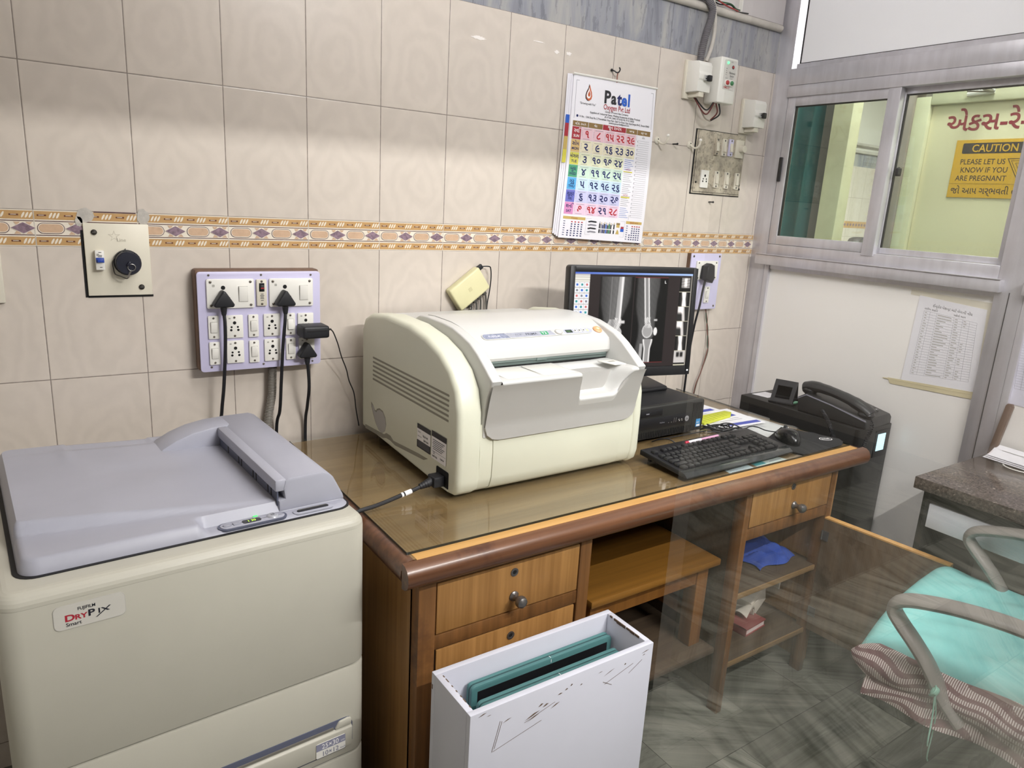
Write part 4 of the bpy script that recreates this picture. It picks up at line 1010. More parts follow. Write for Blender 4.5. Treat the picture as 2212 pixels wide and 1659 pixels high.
b.text('1 30', .0095, M_LEDY, Fd, x=.3475, y=.0105, bold=.02, sx=.9); Lobj('display', b, lid, label='black display with green digits')
b = B(); b.lathe([(.0112, 0), (.0105, .002), (.0085, .0035), (.001, .0042)], mat('power_button_grey', 'aeb0b8', .3, .2), 20, Matrix.Translation((.394, .0145, .830))); b.tube([(.394 + .003 * math.cos(a), .0145 + .003 * math.sin(a), .8343) for a in [PI * .8 + 2 * PI * k * .85 / 12 for k in range(13)]], .0004, M_INK, 4); Lobj('power_button', b, lid)
b = B(); b.prism(rrect(.3625, .371, .0275, .0305, .0014, 3), 'z', .829, .8312, flat('green_status_lamp', '45d060', .4, 1.5)); Lobj('status_lamp', b, lid)
b = B(); b.prism(rrect(.432, .512, .002, .022, .0095, 6), 'z', .826, .8292, M_LID, .0008); b.prism(rrect(.440, .502, .008, .0155, .003, 4), 'z', .829, .8304, M_BLK); b.box(.443, .500, .0155, .0165, .829, .8312, M_STEEL); Lobj('card_slot', b, lid)

# ================================================================= DESK
def wood(name, lo, hi, axis, rough=.42, sc=1.0, coat=0.0, dark=None):
    g = N(name); p = g.pos()
    s_ = {'x': (2.5, 90, 90), 'y': (90, 2.5, 90), 'z': (90, 90, 2.5)}[axis]
    s_ = tuple(v * sc for v in s_)
    a = g.noise(g.mapping(p, scale=s_), 1, 4, .6, .2)
    c = g.noise(g.mapping(p, scale=tuple(v * .22 for v in s_)), 1, 3, .55, .6)
    col = g.ramp(g.math('ADD', g.math('MULTIPLY', a, .55), g.math('MULTIPLY', c, .45)), [(.36, hexc(lo)), (.62, hexc(hi))])
    if dark:
        e = g.noise(g.mapping(p, scale=(5, 5, 5)), 1, 5, .7); col = g.mix(g.ramp(e, [(.55, (0, 0, 0, 1)), (.68, (1, 1, 1, 1))]), col, hexc(dark))
    if coat: g.bsdf.inputs['Coat Weight'].default_value = coat; g.bsdf.inputs['Coat Roughness'].default_value = .15
    return g.set(col, rough)
M_WTOP = wood('desk_top_teak_laminate', '755c3c', '927650', 'x')
M_WDRW = wood('drawer_teak_laminate_upright_grain', '926838', 'b1834c', 'z')
M_WSIDE = wood('desk_side_laminate', '8a6238', 'a57c4b', 'z')
M_WEDGE = wood('varnished_brown_edge_moulding', '47291a', '734c32', 'x', .33, .7, .3, '4a2a1c')
M_WSTRIP = wood('honey_edge_strip', 'c08f4e', 'd6a766', 'x')
M_WFR = wood('worn_brown_frame_wood', '5f3f20', '835930', 'z', .45, .8, 0, '5a3a20')
M_WSHELF = wood('shelf_wood', '453a30', '584a3b', 'x')
M_METK = mat('dull_pewter_knob', '7d7a78', .35, .8, var=.15)
dk = thing('office_desk', 'long teak desk with drawers under a glass sheet', 'desk', (1.29, -.4, 0))
b = B(); b.box(.535, 2.040, -.772, -.030, .722, .750, M_WTOP); b.box(.540, 2.035, -.776, -.746, .745, .7506, M_WSTRIP); obj('desk_top', b, dk)
def mould(b, p0, p1, ax):
    prof = [(0, .750), (.012, .749), (.022, .743), (.028, .732), (.029, .720), (.025, .708), (.015, .700), (0, .697)]
    if ax == 'x': b.prism([(-.775 - d, z) for d, z in prof], 'x', p0, p1, M_WEDGE, 0)
    elif ax == 'l': b.prism([(.537 - d, z) for d, z in prof], 'y', p0, p1, M_WEDGE, 0)
    else: b.prism([(2.038 + d, z) for d, z in prof], 'y', p0, p1, M_WEDGE, 0)
b = B(); mould(b, .509, 2.066, 'x'); obj('edge_moulding', b, dk, angle=60, label='rounded dark brown front edge')
b = B(); mould(b, -.772, -.03, 'l'); obj('edge_moulding', b, dk, angle=60)
b = B(); mould(b, -.772, -.03, 'r'); obj('edge_moulding', b, dk, angle=60)
b = B(); b.box(.548, .566, -.745, -.04, 0.03, .722, M_WSIDE, .001); obj('side_panel', b, dk)
b = B(); b.box(1.953, 1.972, -.765, -.06, 0.03, .722, M_WSIDE, .001); obj('side_panel', b, dk)
b = B(); b.box(.957, .972, -.745, -.06, .10, .722, M_WSIDE, .001); obj('side_panel', b, dk)
for x0, x1, y1 in ((.548, .587, -.735), (.955, .988, -.735), (1.533, 1.556, -.735), (1.932, 1.954, -.735)):
    b = B(); b.box(x0, x1, -.772, y1, 0, .70, M_WFR, .002); obj('post', b, dk)
for x0, x1, y0 in ((.548, .58, -.06), (1.93, 1.954, -.06)):
    b = B(); b.box(x0, x1, y0, y0 + .03, 0, .722, M_WFR, .002); obj('post', b, dk)
b = B(); b.box(.587, .955, -.768, -.74, .684, .722, M_WFR); b.box(.988, 1.533, -.760, -.74, .692, .722, M_WFR); b.box(1.556, 1.932, -.768, -.74, .702, .722, M_WFR); obj('top_rail', b, dk)
for x0, x1, z0, z1 in ((.587, .955, .534, .566), (.587, .955, .385, .415), (.587, .955, .08, .11), (1.556, 1.932, .548, .582)):
    b = B(); b.box(x0, x1, -.770, -.742, z0, z1, M_WFR, .002); obj('rail', b, dk)
b = B(); b.box(1.535, 1.551, -.742, -.06, .03, .722, M_WSHELF); b.box(1.551, 1.95, -.74, -.12, .553, .562, M_WSHELF); obj('drawer_carcass', b, dk)
b = B(); b.box(.57, .955, -.06, -.045, .05, .722, M_WSIDE); obj('back_panel', b, dk)
def drawer(x0, x1, z0, z1, kx, kz, kyx, kyz):
    b = B(); b.box(x0 - .0015, x1 + .0015, -.766, -.745, z0 - .002, z1 + .002, M_HOLE); b.box(x0, x1, -.7700, -.75, z0, z1, M_WDRW, .001); b.box(x0 + .01, x1 - .01, -.75, -.30, z0 + .01, z1 - .02, M_WSHELF)
    d = obj('drawer', b, dk)
    b = B(); b.lathe([(.0115, 0), (.0115, .0025), (.0085, .005), (.0065, .012), (.008, .017), (.0125, .023), (.0135, .029), (.0115, .035), (.006, .039), (.001, .040)], M_METK, 20, frame_y(kx, -.770, kz)); obj('knob', b, d)
    b = B(); b.lathe([(.0095, 0), (.0095, .0015), (.0055, .0018), (.0050, .0004), (.001, .0003)], M_METK, 18, frame_y(kyx, -.770, kyz)); b.lathe([(.0045, .0006), (.001, .0007)], M_HOLE, 12, frame_y(kyx, -.770, kyz)); obj('keyhole', b, d)
    return d
drawer(.590, .953, .569, .682, .777, .603, .775, .660)
drawer(.592, .950, .418, .531, .775, .455, .775, .508)
drawer(.592, .950, .113, .382, .775, .30, .775, .34)
drawer(1.562, 1.929, .586, .699, 1.757, .617, 1.742, .677)
for z in (.362, .140):
    b = B(); b.box(1.552, 1.953, -.760, -.30, z, z + .016, M_WSHELF, .001); b.box(1.556, 1.953, -.765, -.7602, z, z + .016, M_WTOP, .001); obj('shelf', b, dk)
b = B(); M_DOOR = wood('flat_cabinet_door', '5b4937', '75604a', 'z', .5, .35, 0, '43301f')
Fd = frame((1.940, -.772, .16), (.078, -.995, 0), (0, 0, 1))
b.box(0, .352, 0, .380, -.010, .010, M_DOOR, M=Fd); b.box(-.001, .353, .378, .3825, -.0105, .0105, M_WSTRIP, M=Fd); b.box(.350, .354, 0, .382, -.0105, .0105, M_WSTRIP, M=Fd)
dr_ = obj('door', b, dk, label='open brown cupboard door swung out towards the room')
for zz in (.05, .31):
    b = B(); b.box(.0, .020, zz, zz + .03, .010, .013, M_METK, M=Fd); b.tube([Fd @ Vector((0, zz, .012)), Fd @ Vector((0, zz + .03, .012))], .003, M_METK, 8); obj('hinge', b, dr_)
b = B(); b.box(1.928, 1.934, -.66, -.63, .24, .27, M_CREP, .002); obj('door_catch', b, dk)
# glass sheet over the top
b = B(); b.box(.531, 2.034, -.750, -.028, .7508, .7558, M_GLASSD); gs = tag(obj('glass_sheet', b, loc=(1.29, -.4, .7508)), 'clear glass sheet lying over the teak desk top', 'glass sheet')
b = B(); ME = mat('dark_green_glass_edge', '17211e', .15)
for q in ((.531, 2.034, -.7508, -.7498), (.5302, .5312, -.750, -.028), (2.0338, 2.0345, -.750, -.028)): b.box(q[0], q[1], q[2], q[3], .7508, .7557, ME)
obj('glass_edge', b, gs)

# ================================================================= WHITE CASSETTE BOX
M_BOXW = mat('white_laminate_box', 'd0d1dc', .4, var=.02, scale=6)
M_CHIP = mat('chipped_brown_board', '6a5646', .8)
cb = thing('cassette_box', 'open white laminate box of teal cassettes standing before the desk', 'box', (.76, -.916, 0))
X0, X1, Y0, Y1, ZT = .541, .985, -.989, -.846, .55
th = .013
b = B(); b.box(X0, X1, Y0, Y0 + th, 0.0, ZT, M_BOXW, .0012); 
rnd = random.Random(5)
Fb = frame_y(0, Y0 - .0004, 0)
for (x, z, w, h) in ((.61, .508, .02, .0015), (.66, .492, .035, .003), (.665, .487, .03, .0016), (.69, .510, .012, .003), (.70, .5055, .015, .003), (.72, .495, .022, .0022), (.735, .519, .012, .0022), (.752, .523, .008, .0025), (.765, .528, .006, .003), (.79, .52, .006, .002), (.85, .517, .03, .0012), (.835, .53, .012, .001), (.905, .525, .005, .003), (.952, .535, .022, .0014), (.955, .529, .008, .0014), (.557, .541, .018, .0018), (.575, .536, .01, .001)):
    a = .22 + .3 * (rnd.random() - .5)
    b.poly([(x, z, 0), (x + w * .5, z + w * .5 * a - h * .4, 0), (x + w, z + w * a, 0), (x + w * .6, z + w * .6 * a + h, 0), (x + w * .3, z + w * .3 * a + h * .6, 0)], M_CHIP, Fb)
for (pa, pb) in (((.605, .515), (.590, .455)), ((.609, .513), (.595, .46)), ((.592, .455), (.70, .478)), ((.66, .4885), (.73, .5065)), ((.85, .505), (.875, .49)), ((.855, .498), (.93, .520)), ((.92, .50), (.955, .52))):
    d_ = Vector((pb[0] - pa[0], pb[1] - pa[1])); nn = Vector((-d_.y, d_.x)).normalized() * .0005
    b.poly([(pa[0] - nn.x, pa[1] - nn.y, 0), (pb[0] - nn.x, pb[1] - nn.y, 0), (pb[0] + nn.x, pb[1] + nn.y, 0), (pa[0] + nn.x, pa[1] + nn.y, 0)], M_CHIP, Fb)
obj('front_panel', b, cb)
b = B(); b.box(X0, X1, Y1 - th, Y1, 0.0, ZT, M_BOXW, .0012); obj('back_panel', b, cb)
b = B(); b.box(X0, X0 + th, Y0 + th, Y1 - th, 0, ZT, M_BOXW, .0008)
for k in range(7): 
    y = Y0 + .02 + k * .016; b.box(X0 + th - .0015, X0 + th + .0006, y, y + .004 + .008 * rnd.random(), ZT - .003 - .004 * rnd.random(), ZT + .0003, M_CHIP)
b.box(X0 - .0004, X0 + .001, -.852, -.849, .515, .525, M_CHIP); obj('side_panel', b, cb)
b = B(); b.box(X1 - th, X1, Y0 + th, Y1 - th, 0, ZT, M_BOXW, .0008)
for k in range(7): 
    y = Y0 + .03 + k * .014; b.box(X1 - th - .0006, X1 - th + .0015, y, y + .006 + .008 * rnd.random(), ZT - .003 - .004 * rnd.random(), ZT + .0003, M_CHIP)
obj('side_panel', b, cb)
b = B(); b.box(X0 + th, X1 - th, Y0 + th, Y1 - th, 0.0, .014, M_BOXW); obj('bottom', b, cb)
M_TEAL = mat('teal_cassette_plastic', '4b7878', .5, var=.06); M_TEALD = mat('darker_teal_seam', '2c4c4d', .6)
for q, (xa, xb, yf, yb, zt, lab) in enumerate(((.607, .966, -.886, -.866, .514, 'teal film cassette with black face at the back of the white box'), (.600, .951, -.934, -.914, .508, 'teal film cassette nearest the front of the white box'))):
    t = thing('film_cassette', lab, 'cassette', ((xa + xb) / 2, (yf + yb) / 2, .014), group='teal cassettes in the white box')
    b = B(); b.prism(rrect(xa, xb, .014, zt, .010, 3), 'y', (yf + yb) / 2 + .0012, yb, M_TEAL, .004); b.prism(rrect(xa + .001, xb - .001, .015, zt - .001, .010, 3), 'y', (yf + yb) / 2 - .0015, (yf + yb) / 2 + .0015, M_TEALD); b.prism(rrect(xa, xb, .014, zt, .010, 3), 'y', yf, (yf + yb) / 2 - .0012, M_TEAL, .004); obj('frame', b, t)
    b = B(); b.box(xa + .014, xb - .014, yf - .0006, yf + .002, .03, zt - .013, M_BLK); obj('face_panel', b, t, label='black cassette face')
    xm = (xa + xb) / 2 + .012
    b = B(); b.box(xm - .0006, xm + .0006, yf + .002, yf + .008, zt - .004, zt + .0003, INK['white']); b.box(xm - .0006, xm + .0006, yf - .0004, yf + .001, zt - .010, zt - .003, INK['white']); obj('centre_mark', b, t)

# ================================================================= UNDER THE DESK
M_STOOL = wood('varnished_yellow_brown_stool', '704c1c', '8a5f25', 'x', .4, .6)
M_STOOLD = wood('varnished_brown_stool_leg', '6b431d', '825626', 'z', .4, .6)
so_ = thing('low_bench', 'low yellow-brown wooden bench under the knee space of the desk', 'bench', (1.29, -.52, .2))
b = B(); b.box(1.050, 1.528, -.722, -.330, .460, .480, M_STOOL, .004); obj('seat', b, so_)
b = B(); b.box(1.09, 1.49, -.690, -.672, .400, .460, M_STOOLD); b.box(1.09, 1.49, -.370, -.352, .400, .460, M_STOOLD); b.box(1.488, 1.504, -.66, -.37, .41, .46, M_STOOLD); obj('apron', b, so_)
for x in (1.072, 1.468):
    for y in (-.695, -.395):
        b = B(); b.box(x, x + .045, y, y + .045, .2005, .460, M_STOOLD, .002); obj('leg', b, so_)
b = B(); b.box(1.480, 1.500, -.65, -.395, .275, .31, M_STOOLD); obj('stretcher', b, so_)
b = B(); b.box(.974, 1.534, -.735, -.20, .182, .200, M_WSHELF, .002); obj('footrest', b, dk)
M_CLOTH = mat('crumpled_blue_cloth', '2749a0', .85, var=.15, scale=20)
b = B(); rn = random.Random(3)
ph = [(rn.uniform(10, 40), rn.uniform(-30, 30), rn.uniform(0, 6)) for _ in range(7)]
def clothf(u, v):
    x = 1.735 + .185 * u + .012 * math.sin(9 * v); y = -.710 + .185 * v + .010 * math.sin(8 * u)
    z = .384 + .045 * math.sin(PI * min(1, max(0, u))) * math.sin(PI * v) ** .7
    for a, c, p in ph: z += .005 * math.sin(a * (u + .3 * v) + c * v + p) * math.sin(PI * u) ** .5 * math.sin(PI * v) ** .5
    return (x, y, z)
b.grid(clothf, 36, 36, M_CLOTH, thick=.003); tag(obj('cloth', b, loc=(1.83, -.62, .378)), 'crumpled blue cloth on the open desk shelf', 'cloth')
M_CARD = mat('off_white_worn_card', 'd2cabc', .7, var=.08)
t = thing('carton', 'torn white carton with a loose flap on the lower desk shelf', 'box', (1.84, -.60, .156), .25)
b = B(); b.box(-.035, .075, -.045, .045, 0, .075, M_CARD, .003, M=Matrix.Rotation(-.32, 4, 'Y') @ Matrix.Translation((.0, 0, .012))); obj('body', b, t, local=True)
b = B(); b.grid(lambda u, v: (-.095 + .075 * u, -.05 + .09 * v, .035 + .035 * u + .012 * math.sin(5 * v + 3 * u)), 10, 10, M_CARD, thick=.002); obj('flap', b, t, local=True)
b = B(); b.tube([(-.07, -.045, .045), (-.06, -.05, .06), (-.045, -.05, .05), (-.05, -.052, .03)], .003, mat('grey_string', 'a49c90', .8), 6, sub=5); obj('strap', b, t, local=True)
t = thing('book', 'red and white bound book under the torn carton on the lower shelf', 'book', (1.77, -.66, .156), .1)
b = B(); b.box(-.055, .055, -.04, .04, 0, .004, mat('dull_red_cover', '8e4a48', .6)); b.box(-.055, .055, -.04, .04, .021, .025, mat('dull_red_cover', '8e4a48', .6)); b.box(-.055, -.052, -.04, .04, 0, .025, mat('dull_red_cover', '8e4a48', .6)); obj('cover', b, t, local=True)
b = B(); b.box(-.052, .052, -.037, .039, .004, .021, mat('book_pages', 'd9c9c4', .8)); obj('pages', b, t, local=True)
# ================================================================= WHITE READER ON THE DESK
M_CRM = mat('warm_cream_reader_plastic', 'dddecb', .38, var=.02, scale=5)
M_WHT = mat('cool_white_reader_cover', 'd0d0cd', .36, var=.015, scale=5)
M_GRC = mat('light_grey_reader_cover', 'b2b0ac', .45, var=.02, scale=5)
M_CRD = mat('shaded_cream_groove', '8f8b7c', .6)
rd = thing('image_reader', 'bulky cream and grey plate reader with slot on the desk', 'reader', (1.01, -.32, .756))
zb = .7600
SP = [(-.045, zb + .018), (-.043, 1.060), (-.060, 1.092), (-.100, 1.110), (-.200, 1.122), (-.330, 1.120), (-.420, 1.106), (-.490, 1.083), (-.540, 1.052), (-.572, 1.012), (-.587, .960), (-.590, .900), (-.590, .800), (-.583, .776), (-.566, zb + .003), (-.540, zb), (-.45, zb + .004), (-.12, zb + .018)]
b = B(); b.prism(SP, 'x', .731, .7952, M_CRM, .014, 4, bevall=False)
sd = obj('side_casing', b, rd, angle=50)
b = B(); b.prism([(y, z) for y, z in SP], 'x', 1.2578, 1.289, M_CRM, .012, 4, bevall=False); obj('side_casing', b, rd, angle=50)
for k in range(6):
    z = .9945 - k * .0118; b = B()
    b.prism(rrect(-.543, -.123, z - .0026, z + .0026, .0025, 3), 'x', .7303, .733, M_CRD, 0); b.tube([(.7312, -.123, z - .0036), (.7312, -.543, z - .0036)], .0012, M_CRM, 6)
    obj('vent_slot', b, sd)
b = B(); pts = [(-.112, .842), (-.112, .860)] + [(-.112 - .006, .861), (-.130, .856), (-.1345, .850), (-.146, .850), (-.150, .856)] + [(-.170 - .042 * math.cos(a) * -1 if False else -.165 + .045 * math.cos(a), .848 + .046 * math.sin(a)) for a in [math.radians(d) for d in (150, 165, 180, 200, 220, 240, 260, 280, 300, 320, 340)]]
pts = [(-.113, .868), (-.126, .862), (-.1345, .852), (-.146, .851), (-.152, .858), (-.168, .864), (-.190, .862), (-.206, .848), (-.212, .830), (-.204, .810), (-.186, .799), (-.166, .801), (-.146, .814), (-.128, .836), (-.116, .855)]
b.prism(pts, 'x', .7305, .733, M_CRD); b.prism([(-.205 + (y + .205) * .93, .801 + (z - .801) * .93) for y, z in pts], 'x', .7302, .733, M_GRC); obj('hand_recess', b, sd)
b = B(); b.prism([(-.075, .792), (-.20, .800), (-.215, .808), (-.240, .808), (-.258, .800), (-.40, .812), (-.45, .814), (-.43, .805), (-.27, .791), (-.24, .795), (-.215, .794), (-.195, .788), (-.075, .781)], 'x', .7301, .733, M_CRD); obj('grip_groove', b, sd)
b = B(); b.prism(rrect(-.5525, -.495, .772, .814, .004, 3), 'x', .7298, .735, M_HOLE); b.box(.7295, .733, -.552, -.495, .769, .774, M_CRM); obj('power_inlet', b, sd)
Fs = Matrix(((0, 0, -1, .7300), (-1, 0, 0, 0), (0, 1, 0, 0), (0, 0, 0, 1)))
def lab(y0, y1, z0, z1, bands, extra):
    b = B(); b.rect(-y0, -y1, z0, z1, INK['white'], Fs, z=.0002)
    for a, c in bands: b.rect(-y0, -y1, z0 + (z1 - z0) * a, z0 + (z1 - z0) * c, flat('label_dark', '2b2b31', .5), Fs, z=.0005)
    extra(b); return obj('rating_label', b, sd)
def e1(b):
    b.text('MODEL', .0045, INK['black'], Fs, x=.398, y=.868, z=.0007); b.text('CR-IR 392', .0062, INK['black'], Fs, x=.424, y=.862, z=.0007, bold=.02); b.text('SERIAL NO.', .004, INK['black'], Fs, x=.398, y=.857, z=.0007)
    b.text('56671626', .0062, INK['black'], Fs, x=.428, y=.852, z=.0007, bold=.02)
    for k in range(5): b.rect(.400, .458, .8335 + .003 * k, .8342 + .003 * k, INK['grey'], Fs, z=.0007)
def e2(b):
    for k in range(6): b.rect(.475 + .002 * (k % 2), .532 - .006 * (k % 3), .872 - .0045 * k, .8735 - .0045 * k, INK['black'], Fs, z=.0007)
    b.text('CE', .008, INK['black'], Fs, x=.476, y=.838, z=.0007); b.text('56671626', .006, INK['black'], Fs, x=.474, y=.8305, z=.0007, bold=.02); b.text('FUJIFILM', .005, INK['black'], Fs, x=.512, y=.8335, z=.0007, bold=.02)
    b.rect(.472, .538, .844, .8446, INK['black'], Fs, z=.0007)
lab(-.394, -.463, .829, .889, [(.80, 1), (0, .32)], e1); lab(-.4685, -.5395, .825, .893, [(.80, 1)], e2)
# central hood: solid below, then cheeks, top cover, front cover with a scooped notch
XL_, XR_ = .795, 1.258
HB = [(-.05, zb + .02), (-.05, 1.098), (-.12, 1.104), (-.215, 1.108), (-.235, 1.116), (-.262, 1.1285), (-.30, 1.131), (-.38, 1.130), (-.43, 1.126)]
b = B(); b.prism([(-.05, zb + .02), (-.05, 1.09), (-.40, 1.09), (-.40, 1.02), (-.560, 1.02), (-.560, .905), (-.560, zb + .02)], 'x', .81, 1.24, M_GRC); obj('inner_body', b, rd)
CH = HB + [(-.470, 1.117), (-.512, 1.105), (-.548, 1.086), (-.580, 1.064), (-.606, 1.045), (-.618, 1.037), (-.612, 1.022), (-.60, .998), (-.592, .965), (-.589, .93), (-.588, .90), (-.56, .90), (-.52, zb + .02)]
for x0, x1 in ((XL_, .822), (1.232, XR_)):
    b = B(); b.prism(CH, 'x', x0, x1, M_WHT, .004, 3, bevall=False)
    b.box(x0 - .0003, x1 + .0003, -.5560, -.5552, 1.0, 1.084, M_CRD) if False else None
    obj('hood_cheek', b, rd, angle=40)
b = B(); TP = [(-.05, 1.05), (-.05, 1.099), (-.12, 1.105), (-.215, 1.109), (-.235, 1.117), (-.262, 1.1295), (-.30, 1.132), (-.38, 1.131), (-.42, 1.126), (-.452, 1.114), (-.488, 1.0965), (-.498, 1.090), (-.502, 1.080), (-.504, 1.060), (-.499, 1.0525), (-.42, 1.053)]
b.prism(TP, 'x', .8215, 1.2325, M_WHT, 0); hd = obj('hood_cover', b, rd, angle=28)
b = B(); b.box(.824, 1.230, -.494, -.42, 1.0385, 1.0535, mat('slot_grey_green', '5d6a66', .6)); b.box(.823, 1.231, -.492, -.43, 1.0335, 1.0432, M_HOLE); b.box(.826, 1.228, -.4975, -.49, 1.0465, 1.0525, mat('slot_flap_grey_green', '6f7d79', .5), .001); b.box(1.00, 1.03, -.499, -.49, 1.0455, 1.0525, mat('slot_flap_grey_green', '6f7d79', .5)); obj('insertion_slot', b, rd)
# tray and front cover lofted with the notch
Np = [(-.44, 1.0335), (-.475, 1.0340), (-.52, 1.0345), (-.565, 1.035), (-.600, 1.0365), (-.615, 1.0350), (-.6190, 1.0300), (-.6150, 1.0200), (-.606, 1.004), (-.598, .985), (-.593, .960), (-.590, .930), (-.589, .905)]
Sp = [(-.44, 1.0335), (-.475, 1.0330), (-.505, 1.0280), (-.525, 1.015), (-.536, 1.0), (-.545, .986), (-.556, .977), (-.575, .972), (-.595, .971), (-.603, .966), (-.600, .955), (-.591, .930), (-.589, .905)]
def wnotch(x):
    l = max(0, min(1, (x - 1.048) / .014)); r = max(0, min(1, (1.222 - x) / .058)); q = min(l, r); return q * q * (3 - 2 * q)
xs = [.8215 + (1.2325 - .8215) * i / 64 for i in range(65)]
xs = sorted(set(xs + [1.048 + .014 * i / 8 for i in range(9)] + [1.164 + .058 * i / 14 for i in range(15)]))
NpS = spline([Vector((0, y, z)) for y, z in Np], 4); SpS = spline([Vector((0, y, z)) for y, z in Sp], 4)
V = []; F = []; m_ = len(NpS)
for x in xs:
    w = wnotch(x)
    for p, q in zip(NpS, SpS): r = p.lerp(q, w); V.append((x, r.y, r.z))
for i in range(len(xs) - 1):
    for j in range(m_ - 1): F.append((i * m_ + j, (i + 1) * m_ + j, (i + 1) * m_ + j + 1, i * m_ + j + 1))
b = B(); b.add(V, F, M_WHT); fc = obj('tray', b, rd, angle=60)
b = B()
# grey lower cover: U-shaped apron hung below the lip
def apr(u, v):
    x = .797 + (1.256 - .797) * u
    z = .995 - (.995 - .890) * v
    y = -.6065 + .0175 * min(1, v * 1.6) ** .8
    return (x, y + .0012, z)
ol = [(.797, .985), (.797, .925), (.803, .907), (.818, .896), (.835, .8925), (1.218, .8925), (1.238, .897), (1.251, .908), (1.257, .925), (1.257, .985)]
prev = None
cols = 40
V = []; F = []
def zlow(x):
    for (xa, za), (xb, zb_) in zip(ol[1:-1], ol[2:-1]):
        if xa <= x <= xb and xb > xa: return za + (zb_ - za) * (x - xa) / (xb - xa)
    return .925
def ycov(z):
    t_ = max(0, min(1, (1.03 - z) / .10)); return -.6185 + .0265 * (t_ ** .75)
def ztop(x): 
    w = wnotch(x) if .83 < x < 1.24 else 0
    return 1.028 * (1 - w) + .9605 * w if .8215 <= x <= 1.2325 else 1.030
xx_ = sorted(set([.797 + .46 * i / cols for i in range(cols + 1)] + [1.048 + .014 * i / 6 for i in range(7)] + [1.164 + .058 * i / 10 for i in range(11)] + [.800, .803, .807, .812, .818, .826, .835, 1.218, 1.228, 1.238, 1.245, 1.251]))
NR = 14
for x in xx_:
    zl, zt_ = zlow(x), ztop(x)
    for j in range(NR + 1):
        z = zt_ + (zl - zt_) * j / NR; y = ycov(z)
        if wnotch(x) > .3 and j == 0: y += .004
        V.append((x, y - .002, z))
for i in range(len(xx_) - 1):
    for j in range(NR): F.append((i * (NR + 1) + j, (i + 1) * (NR + 1) + j, (i + 1) * (NR + 1) + j + 1, i * (NR + 1) + j + 1))
k0 = len(V)
for i, x in enumerate(xx_): V.append((x, -.583, zlow(x)))
for i in range(len(xx_) - 1): F.append((i * (NR + 1) + NR, (i + 1) * (NR + 1) + NR, k0 + i + 1, k0 + i))
b.add(V, F, M_GRC); obj('front_cover', b, rd, angle=50, label='light grey notched front cover')
b = B(); b.prism([(-.50, zb + .004), (-.50, .90), (-.588, .90), (-.590, .86), (-.588, .80), (-.580, .776), (-.562, zb + .003), (-.53, zb)], 'x', .8245, 1.2165, M_CRM, .0012, bevall=False); obj('lower_door', b, rd, angle=50)
for (x0, x1) in ((.79, .8238), (1.2172, 1.26)):
    b = B(); b.prism([(-.50, zb + .004), (-.50, .93), (-.584, .93), (-.588, .86), (-.586, .80), (-.578, .776), (-.560, zb + .003), (-.53, zb)], 'x', x0, x1, M_CRM, 0); obj('front_corner', b, rd, angle=50)
for x in (.78, 1.24):
    for y in (-.50, -.10):
        b = B(); b.lathe([(.016, 0), (.016, .022)], M_BLK, 12, Matrix.Translation((x, y, .7562))); obj('foot', b, rd)
# control strip on the sloping face
cpM = frame((1.04, -.4705, 1.1058), (1, 0, 0), (0, .036, .0178))
b = B(); b.prism(rrect(-.185, .150, -.0115, .0115, .0112, 6), 'z', .0, .0012, M_WHT, .0004, M=cpM)
M_HOLO = mat('silver_logo_foil', '9fa6bd', .25, .3, var=.35, scale=140); M_SLV = mat('pale_blue_silver_strip', 'b4b7c4', .3, .2, var=.12, scale=90)
pl = [(-.183, 0)] + [(-.1735 + .0095 * math.cos(a), .0095 * math.sin(a)) for a in [math.radians(d) for d in range(180, 89, -15)]] + [(-.118, .0095), (-.108, -.0095)] + [(-.1735 + .0095 * math.cos(a), .0095 * math.sin(a)) for a in [math.radians(d) for d in range(270, 179, -15)]]
b.poly([(x, y, .0014) for x, y in pl], M_HOLO, cpM); b.poly([(-.1165, .0095, .0014), (.022, .0095, .0014), (.030, -.0095, .0014), (-.1065, -.0095, .0014)], M_SLV, cpM)
b.text('FUJIFILM', .0095, flat('logo_pale', 'd8dae6', .4), cpM, x=-.168, y=-.0035, z=.0017, bold=.015, sx=.95)
b.text('FCR', .011, flat('thin_grey', '85899a', .5), cpM, x=-.092, y=-.004, z=.0017, shear=.3); b.text('PRIMA', .0115, flat('logo_graphite', '4d5260', .5), cpM, x=-.060, y=-.004, z=.0017, bold=.01, sx=1.1)
b.prism(rrect(-.0125, .009, -.006, .0072, .001, 2), 'z', .0013, .0016, flat('logo_green', '2a9a62', .5), M=cpM); b.text('T2', .0115, INK['white'], cpM, x=-.0105, y=-.0037, z=.0019, bold=.02, sx=1.2)
obj('control_strip', b, rd)
b = B(); b.prism(rrect(.060, .152, -.0088, .0088, .0085, 6), 'z', .001, .0018, mat('pale_lavender_panel', 'b9bccb', .4), M=cpM)
b.prism(rrect(.066, .087, -.006, .006, .001, 2), 'z', .0018, .0022, flat('panel_lcd_dark', '38443c', .3), M=cpM); b.text('0.0', .008, flat('panel_lcd_digit', '6ea765', .4), cpM, x=.069, y=-.003, z=.0024)
for x, tx in ((.092, 'A'), (.106, 'R'), (.120, 'E')):
    b.prism(rrect(x, x + .0105, -.0065, .0065, .001, 2), 'z', .0018, .0026, M_WHT, M=cpM); b.prism(circ(x + .005, .001, .0024, 8), 'z', .0026, .0028, M_DKTXT, M=cpM)
b.prism(rrect(.1345, .1405, -.005, .005, .002, 3), 'z', .0018, .0026, flat('pale_green_lamp', 'cfe79a', .4, .4), M=cpM); obj('key_panel', b, rd)
